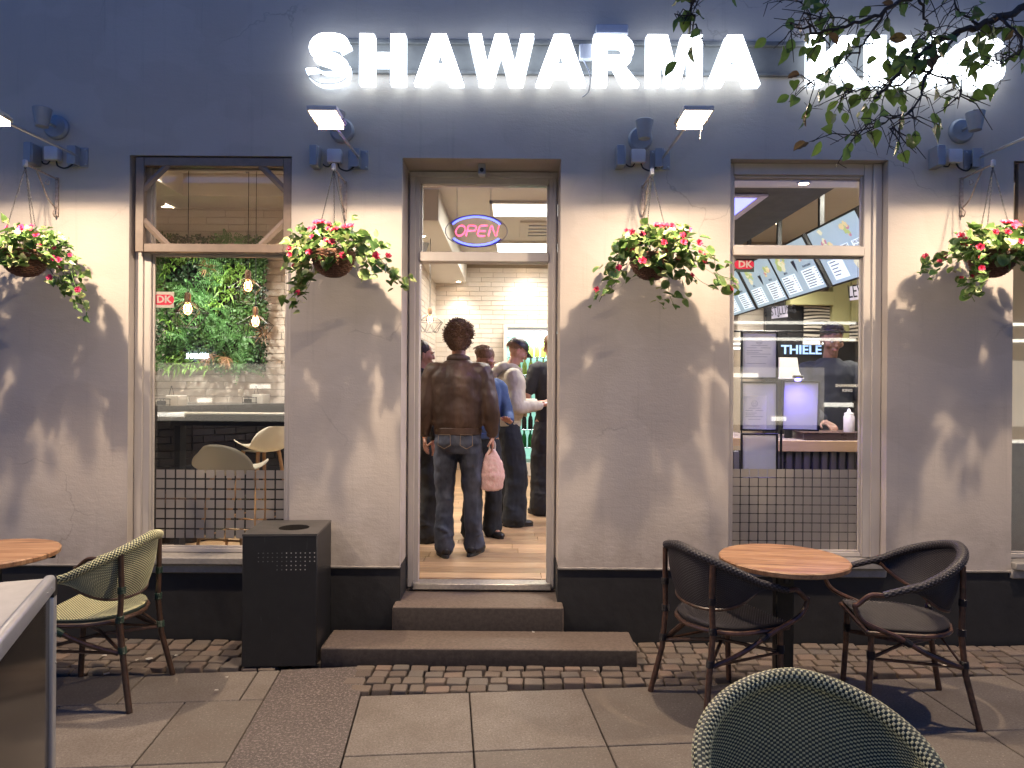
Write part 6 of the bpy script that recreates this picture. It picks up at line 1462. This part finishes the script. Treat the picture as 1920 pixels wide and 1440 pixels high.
def face(par, M_, browm):
    for s_ in (-1, 1):
        b = MB(); b.ell((0, 0, 0), (.0125, .010, .0085), M_ @ Matrix.Translation((s_ * .030, .0885, .018))); ey = obj('eye', b, M['eyew'], par, True)
        b = MB(); b.ell((0, 0, 0), (.0058, .004, .0058), M_ @ Matrix.Translation((s_ * .030, .0965, .017))); obj('iris', b, M['iris'], ey, True)
        b = MB(); b.tube([M_ @ Vector((s_ * x, y, z)) for x, y, z in ((.014, .103, .036), (.03, .104, .042), (.047, .092, .037))], .0042, 6); obj('eyebrow', b, browm, par, True)
    b = MB(); b.ell((0, 0, 0), (.020, .007, .0032), M_ @ Matrix.Translation((0, .0985, -.045))); b.ell((0, 0, 0), (.018, .007, .0036), M_ @ Matrix.Translation((0, .097, -.052))); obj('lips', b, M['lip'], par, True)
def person(lab, loc, rotz, H, top, legm, arms, feet, head=(0, 0), skin='skin', kind='jacket', hair=None, lean=0.0, short=False, build=1.0):
    """local frame faces +y; sizes for 1.80 m scaled by H"""
    k = H / 1.80; t = thing('person', lab, 'person', loc, rotz); V = lambda x, y, z: Vector((x * k, y * k + max(0, z - .95) * lean, z * k))
    ly = lambda z: max(0, z / k - .95) * lean / k
    B_ = MB(); bw = build
    # body
    tor = [(0, 0, .90, .145, .095), (0, 0, 1.0, .15, .10), (0, 0, 1.15, .135, .092), (0, 0, 1.30, .155, .10), (0, -.005, 1.40, .165, .10), (0, -.01, 1.47, .13, .075), (0, -.005, 1.52, .06, .058)]
    B_.loft([(x * k, y * k + max(0, z - .95) * lean, z * k, rx * k * .93, ry * k * .9) for x, y, z, rx, ry in tor])
    nk = V(0, -.01, 1.47); hc = V(0, .015 + math.sin(head[0]) * .05, 1.665)
    limb(B_, [nk, V(0, .0, 1.53), hc - Vector((0, 0, .05 * k))], [.062 * k, .054 * k, .056 * k])
    HM = Matrix.Translation(hc) @ Matrix.Rotation(head[1], 4, 'Z') @ Matrix.Rotation(-head[0], 4, 'X') @ Matrix.Scale(k * 1.02, 4)
    headparts(B_, HM)
    sh = {}
    for s_, (el, wr, hd, pl, cu) in zip((-1, 1), arms):
        S0 = V(s_ * .185, -.01, 1.44); E0, W0 = V(*el), V(*wr); limb(B_, [V(s_ * .1, -.01, 1.45), S0, S0.lerp(E0, .5), E0, E0.lerp(W0, .3), W0], [.05 * k, .052 * k, .045 * k, .038 * k, .039 * k, .026 * k]); hand(B_, W0, hd, pl, cu, k, s_); sh[s_] = (S0, E0, W0)
    lg = {}
    for s_, (kn, an, toe) in zip((-1, 1), feet):
        H0 = V(s_ * .09, 0, .93); K0, A0 = V(*kn), V(*an); limb(B_, [H0, H0.lerp(K0, .5), K0, K0.lerp(A0, .35), A0], [.085 * k, .075 * k, .054 * k, .055 * k, .037 * k]); lg[s_] = (H0, K0, A0)
        tv = Vector((math.sin(toe), math.cos(toe), 0)); limb(B_, [A0 - Vector((0, 0, .03 * k)), A0 + tv * .1 * k - Vector((0, 0, .05 * k))], [.035 * k, .03 * k])
    o = obj('body', B_, M[skin], t, True); remesh(o, .0055 if hair else .007, 2)
    # trousers
    T = MB(); T.loft([(0, 0, .80 * k, .15 * k * bw, .105 * k), (0, -.01 * k, .88 * k, .172 * k * bw, .125 * k), (0, -.006 * k, .97 * k, .168 * k * bw, .118 * k), (0, 0, 1.06 * k, .158 * k * bw, .11 * k)])
    for s_ in (-1, 1):
        H0, K0, A0 = lg[s_]; w_ = legm[1]; limb(T, [H0 + Vector((0, 0, -.02)), H0.lerp(K0, .5), K0, K0.lerp(A0, .5), A0 + Vector((0, 0, .03)), A0 + Vector((0, 0, -.02))], [.098 * k, .092 * k * (.5 + w_ / 2), .075 * k * w_, .073 * k * w_, .078 * k * w_, .08 * k * w_])
        for q in range(3): T.tube([A0 + Vector((.010 * math.cos(a + q) + .066 * k * w_ * math.cos(a), .066 * k * w_ * math.sin(a), -.01 + q * .06 + .03 * math.sin(a + q * 2.1))) for a in [2 * math.pi * i / 12 for i in range(12)]], .013, 6, closed=True)
    o = obj('trousers', T, M[legm[0]], t, True); remesh(o, .009, 4, .036, .11)
    if legm[0] == 'denim':
        for s_ in (-1, 1):
            b = MB(); b.tube([Vector((s_ * .085 * k + x * k, -(.140 - abs(z + .0) * .08) * k, (.905 + z) * k)) for x, z in ((-.045, .045), (.045, .045), (.048, -.035), (0, -.062), (-.048, -.035))], .0022, 4, closed=True)
            obj('pocket_stitching', b, plain('tan stitching', (.22, .16, .10), .8), t)
    for s_, (kn, an, toe) in zip((-1, 1), feet):
        A0 = lg[s_][2]; Mt = Matrix.Translation((A0.x, A0.y, A0.z - an[2] * k)) @ Matrix.Rotation(-toe, 4, 'Z') @ Matrix.Scale(k, 4); b = MB()
        for c_, r_ in (((0, -.04, .045), (.040, .05, .045)), ((0, .03, .042), (.042, .07, .04)), ((0, .11, .032), (.048, .075, .030)), ((0, -.02, .08), (.036, .045, .03))): b.ell((0, 0, 0), r_, Mt @ Matrix.Translation(c_))
        o = obj('shoe', b, M['shoe'], t, True); remesh(o, .007, 2)
        b = MB(); pl_ = [(.043 * math.cos(a) * (1.15 if math.sin(a) > 0 else .95), .035 + .145 * math.sin(a)) for a in [2 * math.pi * i / 20 for i in range(20)]]; b.prism(pl_, Mt @ Matrix.Translation((0, .0, .0)), .024); so = obj('sole', b, M['sole'], o)
        if 'stripe' in lab:
            for q in range(3): b = MB(); b.tube([Mt @ Vector((s2 * .046, .03 + q * .022, z)) for s2, z in ((1, .02), (.9, .055), (.5, .072), (-.5, .072), (-.9, .055), (-1, .02))], .005, 5); obj('stripe', b, M['paper'], o)
    # top
    J = MB(); loose = 1.0 + .12 * (kind in ('jacket', 'hoodie')); zb_ = {'jacket': .985, 'hoodie': .99, 'tee': .90, 'denim': .98}[kind]
    f_ = lambda z: k * z
    rings = [(zb_, .163, .122), (zb_ + .05, .185 if kind != 'tee' else .17, .138 if kind != 'tee' else .122), (1.15, .185 * loose, .135 * loose), (1.28, .19 * loose, .135 * loose), (1.39, .205 * loose, .13 * loose), (1.46, .188, .108), (1.505, .105, .085), (1.53, .075, .07)]
    J.loft([(0, -.005 * k + max(0, z - .95) * lean, f_(z), rx * k * bw, ry * k) for z, rx, ry in rings], 24)
    for s_ in (-1, 1):
        S0, E0, W0 = sh[s_]; e = W0 if not short else S0.lerp(E0, .72)
        if short: limb(J, [V(s_ * .1, -.01, 1.42), S0, e], [.08 * k, .075 * k, .066 * k])
        else: limb(J, [V(s_ * .09, -.01, 1.41), S0 + Vector((0, 0, -.016)), S0.lerp(E0, .5), E0, E0.lerp(W0, .5), E0.lerp(W0, .88)], [.085 * k, .077 * k * loose, .068 * k * loose, .064 * k * loose, .056 * k * loose, .044 * k])
    o = obj({'jacket': 'jacket', 'denim': 'jacket', 'hoodie': 'hoodie', 'tee': 'shirt'}[kind], J, M[top], t, True); remesh(o, .009, 4, .026 if kind in ('jacket', 'hoodie') else .02, .10)
    if kind in ('jacket', 'denim', 'hoodie'):
        for s_ in (-1, 1):
            S0, E0, W0 = sh[s_]; b = MB(); a, c = E0.lerp(W0, .86), E0.lerp(W0, 1.0); b.tube([a, a.lerp(c, .2), a.lerp(c, .8), c], [.036 * k, .043 * k, .041 * k, .034 * k], 14); obj('cuff', b, M[top], t, True)
        b = MB(); b.loft([(0, -.005 * k, k * (zb_ - .045), .155 * k * bw, .115 * k), (0, -.005 * k, k * (zb_ - .035), .168 * k * bw, .128 * k), (0, -.005 * k, k * (zb_ + .01), .172 * k * bw, .131 * k), (0, -.005 * k, k * (zb_ + .025), .15 * k * bw, .115 * k)], 28); obj('waistband', b, M[top], t, True)
    if kind in ('jacket', 'denim'):
        b = MB(); b.tube([Vector((.082 * k * math.cos(a), (.0 + .068 * math.sin(a)) * k + .55 * lean, (1.525 - .02 * math.sin(a)) * k)) for a in [2 * math.pi * i / 24 for i in range(24)]], [(.026 * k, .012 * k)] * 24, 8, closed=True, side=(0, 0, 1)); obj('collar', b, M[top], t, True)
    if kind == 'hoodie':
        b = MB(); 
        for c_, r_ in (((0, -.13, 1.50), (.10, .06, .055)), ((.06, -.09, 1.52), (.06, .06, .05)), ((-.06, -.09, 1.52), (.06, .06, .05)), ((.085, -.02, 1.52), (.035, .07, .035)), ((-.085, -.02, 1.52), (.035, .07, .035)), ((0, -.17, 1.46), (.07, .05, .05)), ((.05, .06, 1.49), (.04, .04, .03)), ((-.05, .06, 1.49), (.04, .04, .03))): b.ell(V(*c_), tuple(q * k for q in r_))
        o = obj('hood', b, M[top], t, True); remesh(o, .009, 4, .012, .06)
        b = MB(); b.bbox(-.11 * k, .11 * k, .148 * k, .162 * k, 1.04 * k, 1.19 * k, .006); o = obj('pouch_pocket', b, M[top], t, True)
    return t, HM, sh
def strands(HM, mat, par, fn, n, L, w_, seed, name='hair', base=None, bump=.012):
    r_ = random.Random(seed); b = MB()
    for c_, rr in base: b.ell((0, 0, 0), rr, HM @ Matrix.Translation(c_), 20, 14)
    o = obj(name, b, mat, par, True); remesh(o, .007, 1, bump, .02)
    b = MB()
    for i in range(n):
        p, d, d2 = fn(r_)
        b.tube([HM @ p, HM @ (p + d * L * .5), HM @ (p + (d * .6 + d2 * .6) * L)], [w_, w_ * .9, w_ * .35], 4)
    obj('hair_strands', b, mat, o, kind='stuff')
# 1 brown jacket, seen from behind
Z1 = (CAMZ - FZ) * F / 322
relaxed = lambda s_: ((s_ * .255, -.03, 1.16), (s_ * .265, .03, .93), (s_ * .05, .15, -1), (-s_, 0.0, 0), .45)
t1, H1, sh1 = person('curly haired man in brown leather jacket seen from behind, holding a pink bag', (WX(857, 1045, Z1), Z1 - D, FZ), R(-4), 1.80, 'leather', ('denim', 1.0), (relaxed(-1), relaxed(1)),
   (((-.105, .03, .50), (-.10, -.02, .09), -.35), ((.11, .04, .50), (.125, .05, .09), .3)), head=(.12, .05), kind='jacket', hair=1, build=1.10)
rc = random.Random(4); b = MB()
for c_, rr in (((0, -.02, .07), (.095, .105, .085)), ((0, -.065, .0), (.08, .055, .07))): b.ell((0, 0, 0), rr, H1 @ Matrix.Translation(c_), 20, 14)
o = obj('hair', b, M['hairb'], t1, True); remesh(o, .007, 1, .02, .02); b = MB()
for i in range(760):
    th = rc.uniform(0, 2 * math.pi); ph = rc.uniform(-1.0, 1.5); p = Vector((.106 * math.cos(th) * math.cos(ph), -.02 + .112 * math.sin(th) * math.cos(ph), .065 + .092 * math.sin(ph)))
    p = Vector((0, -.02, .06)) + (p - Vector((0, -.02, .06))) * (1 + .22 * noise.noise(p * 16))
    if p.y > .05 and p.z < .06: continue
    if p.z < .0: p.x *= 1.25; p.y = -.02 + (p.y + .02) * 1.25
    nrm = (p - Vector((0, -.02, .06))).normalized(); a1 = nrm.orthogonal().normalized(); a1 = Matrix.Rotation(rc.uniform(0, 6.28), 3, nrm) @ a1; a2 = nrm.cross(a1); rr = rc.uniform(.006, .012); up = rc.uniform(-.3, .9)
    b.tube([H1 @ (p + a1 * rr * math.cos(q * .75) + (a2 * .5 + nrm * .8).normalized() * rr * math.sin(q * .75) + nrm * .0022 * q * up + a2 * .0015 * q) for q in range(11)], .0027, 4)
for i in range(260):
    th = rc.uniform(3.0, 6.4); ph = rc.uniform(-1.2, 1.0); p = Vector((.084 * math.cos(th) * math.cos(ph), -.065 + .062 * math.sin(th) * math.cos(ph), .0 + .074 * math.sin(ph)))
    nrm = (p - Vector((0, -.04, .0))).normalized(); a1 = Matrix.Rotation(rc.uniform(0, 6.28), 3, nrm) @ nrm.orthogonal().normalized(); a2 = nrm.cross(a1); rr = rc.uniform(.006, .011)
    b.tube([H1 @ (p + a1 * rr * math.cos(q * .75) + (a2 * .5 + nrm * .8).normalized() * rr * math.sin(q * .75) + a2 * .0015 * q) for q in range(11)], .0034, 4)
obj('curls', b, M['hairb'], o, kind='stuff')
# 2 woman at the left, face in profile to the right
Z2 = 6.05
t2, H2, _ = person('dark haired person in black with white stripe trainers, behind the left door jamb', (WX(786, 900, Z2), Z2 - D, FZ), R(-60), 1.70, 'black', ('black', 1.25), (relaxed(-1), relaxed(1)),
   (((-.11, .04, .5), (-.12, .0, .09), -.1), ((.11, .05, .5), (.12, .03, .09), .1)), head=(.05, -.25), kind='denim', hair=1)
face(t2, H2, M['haird'])
fr_ = lambda r_: (lambda th, ph: (Vector((.088 * math.cos(th) * math.cos(ph), -.02 + .1 * math.sin(th) * math.cos(ph), .055 + .095 * math.sin(ph))), Vector((0, .1, -1)), Vector((0, 0, -1))))(r_.uniform(3.0, 6.4), r_.uniform(-.3, 1.3))
strands(H2, M['haird'], t2, fr_, 160, .09, .003, 1, base=[((0, -.022, .06), (.088, .098, .085)), ((0, -.07, -.03), (.075, .05, .10))])
# 3 person behind in denim jacket
Z3 = 6.2
t3, H3, _ = person('person with tied back hair in blue denim jacket, behind the curly haired man', (WX(903, 900, Z3), Z3 - D, FZ), R(-150), 1.66, 'denimjacket', ('denimblack', 1.15), (((-.26, .03, 1.16), (-.2, .18, 1.1), (.6, .6, .1), (0, 0, 1), .5), relaxed(1)),
   (((-.11, .04, .5), (-.12, .0, .09), -.1), ((.11, .05, .5), (.13, .03, .09), .1)), head=(.45, .3), kind='denim', hair=1)
face(t3, H3, M['hairl'])
strands(H3, M['hairl'], t3, lambda r_: (lambda th, ph: (Vector((.082 * math.cos(th) * math.cos(ph), -.02 + .098 * math.sin(th) * math.cos(ph), .055 + .09 * math.sin(ph))), Vector((0, -1, -.3)), Vector((0, -.5, -.6))))(r_.uniform(0, 6.28), r_.uniform(.2, 1.5)), 170, .06, .0026, 2, base=[((0, -.018, .063), (.083, .098, .078)), ((0, -.115, .04), (.028, .035, .03))])
# 4 cream hoodie with cap and phone
Z4 = (CAMZ - FZ) * F / 262
t4, H4, sh4 = person('young man in a cream hoodie and black cap looking down at his phone', (WX(952, 978, Z4), Z4 - D, FZ), R(-78), 1.78, 'hoodie', ('denimblack', 1.5), (((-.23, .02, 1.15), (-.10, .30, 1.17), (.25, 1, .12), (.4, 0, 1), .45), ((.23, .02, 1.14), (.11, .29, 1.15), (-.3, 1, .15), (-.4, 0, 1), .45)),
   (((-.10, .05, .5), (-.11, .0, .09), -.15), ((.10, .06, .5), (.12, .04, .09), .15)), head=(.5, .0), kind='hoodie', hair=1, lean=.05)
face(t4, H4, M['hairl'])
strands(H4, M['hairl'], t4, lambda r_: (lambda th, ph: (Vector((.080 * math.cos(th) * math.cos(ph), -.02 + .095 * math.sin(th) * math.cos(ph), .045 + .06 * math.sin(ph))), Vector((0, -.3, -1)), Vector((0, .3, -1))))(r_.uniform(3.1, 6.3), r_.uniform(-.3, .6)), 130, .03, .0022, 3, base=[((0, -.02, .045), (.080, .092, .062))], bump=.004)
cp = part('cap', t4); b = MB(); 
vs = []; nn_ = 24; mm = 9
prof_ = [(math.cos(math.pi / 2 * i / mm) , math.sin(math.pi / 2 * i / mm)) for i in range(mm + 1)]
b.lathe([(max(c_, 0) , s_) for c_, s_ in prof_], n=28, M=H4 @ Matrix.Translation((0, -.006, .058)) @ Matrix.Rotation(-.12, 4, 'X') @ Matrix.Diagonal((.090, .106, .085, 1))); obj('crown', b, cloth('black cap cloth', (.012, .012, .018), (.05, .045, .05), 14, .4, .4), cp, True)
b = MB(); Mc = H4 @ Matrix.Translation((0, .085, .062)) @ Matrix.Rotation(-.25, 4, 'X'); g_ = [[Mc @ Vector((x * .072 * (1 - .25 * (j / 5) ** 2), .005 + j * .0155 * (1 - .35 * x * x), -.022 * x * x - .002 * j)) for j in range(6)] for x in [-1 + i * .2 for i in range(11)]]
b.add([p for r_ in g_ for p in r_], [(i * 6 + j, i * 6 + j + 1, (i + 1) * 6 + j + 1, (i + 1) * 6 + j) for i in range(10) for j in range(5)]); o = obj('brim', b, M['black'], cp, True); m = o.modifiers.new('s', 'SOLIDIFY'); m.thickness = .005
ph = thing('phone', 'black phone held by the young man in the cream hoodie', 'phone', t4.matrix_basis @ Vector((0, .40, 1.18)) if False else (0, 0, 0)); bpy.context.view_layer.update()
hw_ = t4.matrix_world @ ((sh4[-1][2] + sh4[1][2]) / 2 + Vector((0, .10, .022))); ph.location = hw_; ph.rotation_euler = (R(25), 0, R(-78)); b = MB(); b.bbox(-.037, .037, -.075, .075, -.004, .004, .003, seg=2); obj('case', b, M['ink'], ph); b = MB(); b.box(-.033, .033, -.071, .071, .0041, .0046); obj('screen', b, emit('phone screen', (.6, .7, .9), .6), ph)
# 5 black t-shirt at the right
Z5 = 7.35
t5, H5, _ = person('short haired man in a black t-shirt, partly behind the right door jamb', (WX(1034, 950, Z5), Z5 - D, FZ), R(22), 1.86, 'black', ('black', 1.35), (((-.27, .02, 1.17), (-.2, .22, 1.06), (.5, 1, .1), (1, 0, .2), .5), relaxed(1)),
   (((-.11, .03, .5), (-.13, -.02, .09), -.3), ((.12, .04, .5), (.15, .03, .09), .2)), head=(.1, 0), kind='tee', hair=1, short=True)
strands(H5, M['hairl'], t5, lambda r_: (lambda th, ph: (Vector((.084 * math.cos(th) * math.cos(ph), -.02 + .1 * math.sin(th) * math.cos(ph), .055 + .09 * math.sin(ph))), Vector((0, -.3, -1)), Vector((0, .3, -1))))(r_.uniform(3.0, 6.4), r_.uniform(-.3, 1.3)), 200, .035, .0026, 4, base=[((0, -.018, .062), (.085, .1, .078)), ((0, -.06, .01), (.074, .05, .06))], bump=.01)
# 6 cook behind the counter
Z6 = 6.0
t6, H6, _ = person('cook in a black staff shirt looking down behind the service counter', (WX(1556, 700, Z6), Z6 - D, FZ), R(176), 1.86, 'blackblue', ('black', 1.1), (((-.25, .08, 1.17), (-.16, .28, 1.04), (.3, 1, -.3), (0, 0, -1), .5), ((.25, .08, 1.17), (.14, .28, 1.02), (-.3, 1, -.3), (0, 0, -1), .5)),
   (((-.11, .03, .5), (-.12, .0, .09), -.1), ((.11, .03, .5), (.12, .0, .09), .1)), head=(.32, .05), skin='skint', kind='tee', hair=1, short=False)
face(t6, H6, M['haird'])
strands(H6, M['haird'], t6, lambda r_: (lambda th, ph: (Vector((.083 * math.cos(th) * math.cos(ph), -.015 + .1 * math.sin(th) * math.cos(ph), .062 + .088 * math.sin(ph))), Vector((r_.uniform(-.5, .5), .6, .2)), Vector((0, .6, -.6))))(r_.uniform(0, 6.28), r_.uniform(.25, 1.5)), 200, .045, .0028, 5, base=[((0, -.022, .066), (.084, .1, .078)), ((0, -.06, .02), (.074, .05, .06))])
me = text_mesh('SHAWARMA', .034, emit('shirt print', (.7, .65, .5), .05), .001, .02); me.transform(UP); me.transform(Matrix.Rotation(math.pi, 4, 'Z')); o = obj('chest_print', me, None, t6); o.location = (-.085, .152, 1.345)
me = text_mesh('KING', .034, M['paper'], .001, .02); me.transform(UP); me.transform(Matrix.Rotation(math.pi, 4, 'Z')); o = obj('chest_print', me, None, t6); o.location = (-.085, .154, 1.305)
# pink shopping bag in the first man's right hand
wr = t1.matrix_world if False else None
bpy.context.view_layer.update()
hp = t1.matrix_world @ (sh1[1][2] + Vector((0.0, .02, -.10)))
bg_ = thing('tote_bag', 'pale pink bag with red printed dots hanging from the curly haired man\'s right hand', 'bag', (hp.x, hp.y, hp.z - .33), R(10))
b = MB(); b.loft([(0, 0, .0, .05, .03), (0, 0, .015, .085, .045), (.005, 0, .12, .10, .05), (0, 0, .22, .085, .04), (-.005, 0, .29, .05, .025), (0, 0, .33, .022, .015)], 20)
def bagmat():
    t = NT('dotted pink plastic bag'); v = t.coord((34, 34, 30)); vo = t.n('TexVoronoi'); vo.inputs['Randomness'].default_value = .25; t.l(v, vo.inputs['Vector']); t.l(t.mix(t.ramp(vo.outputs['Distance'], [(.22, (1,) * 3), (.3, (0,) * 3)]), (.62, .42, .38), (.55, .12, .14)), t.b.inputs['Base Color']); t.b.inputs['Roughness'].default_value = .4; t.bump(t.noise(t.coord((1, 1, .4)), 14, 4), .5, .02); return t.m
o = obj('bag', b, bagmat(), bg_, True); remesh(o, .007, 2, .015, .05)
b = MB(); b.tube(smooth_path([(-.02, 0, .31), (-.022, -.0, .37), (0, 0, .40), (.022, 0, .37), (.02, 0, .31)]), .006, 6); obj('handle', b, M['paper'], bg_, True)
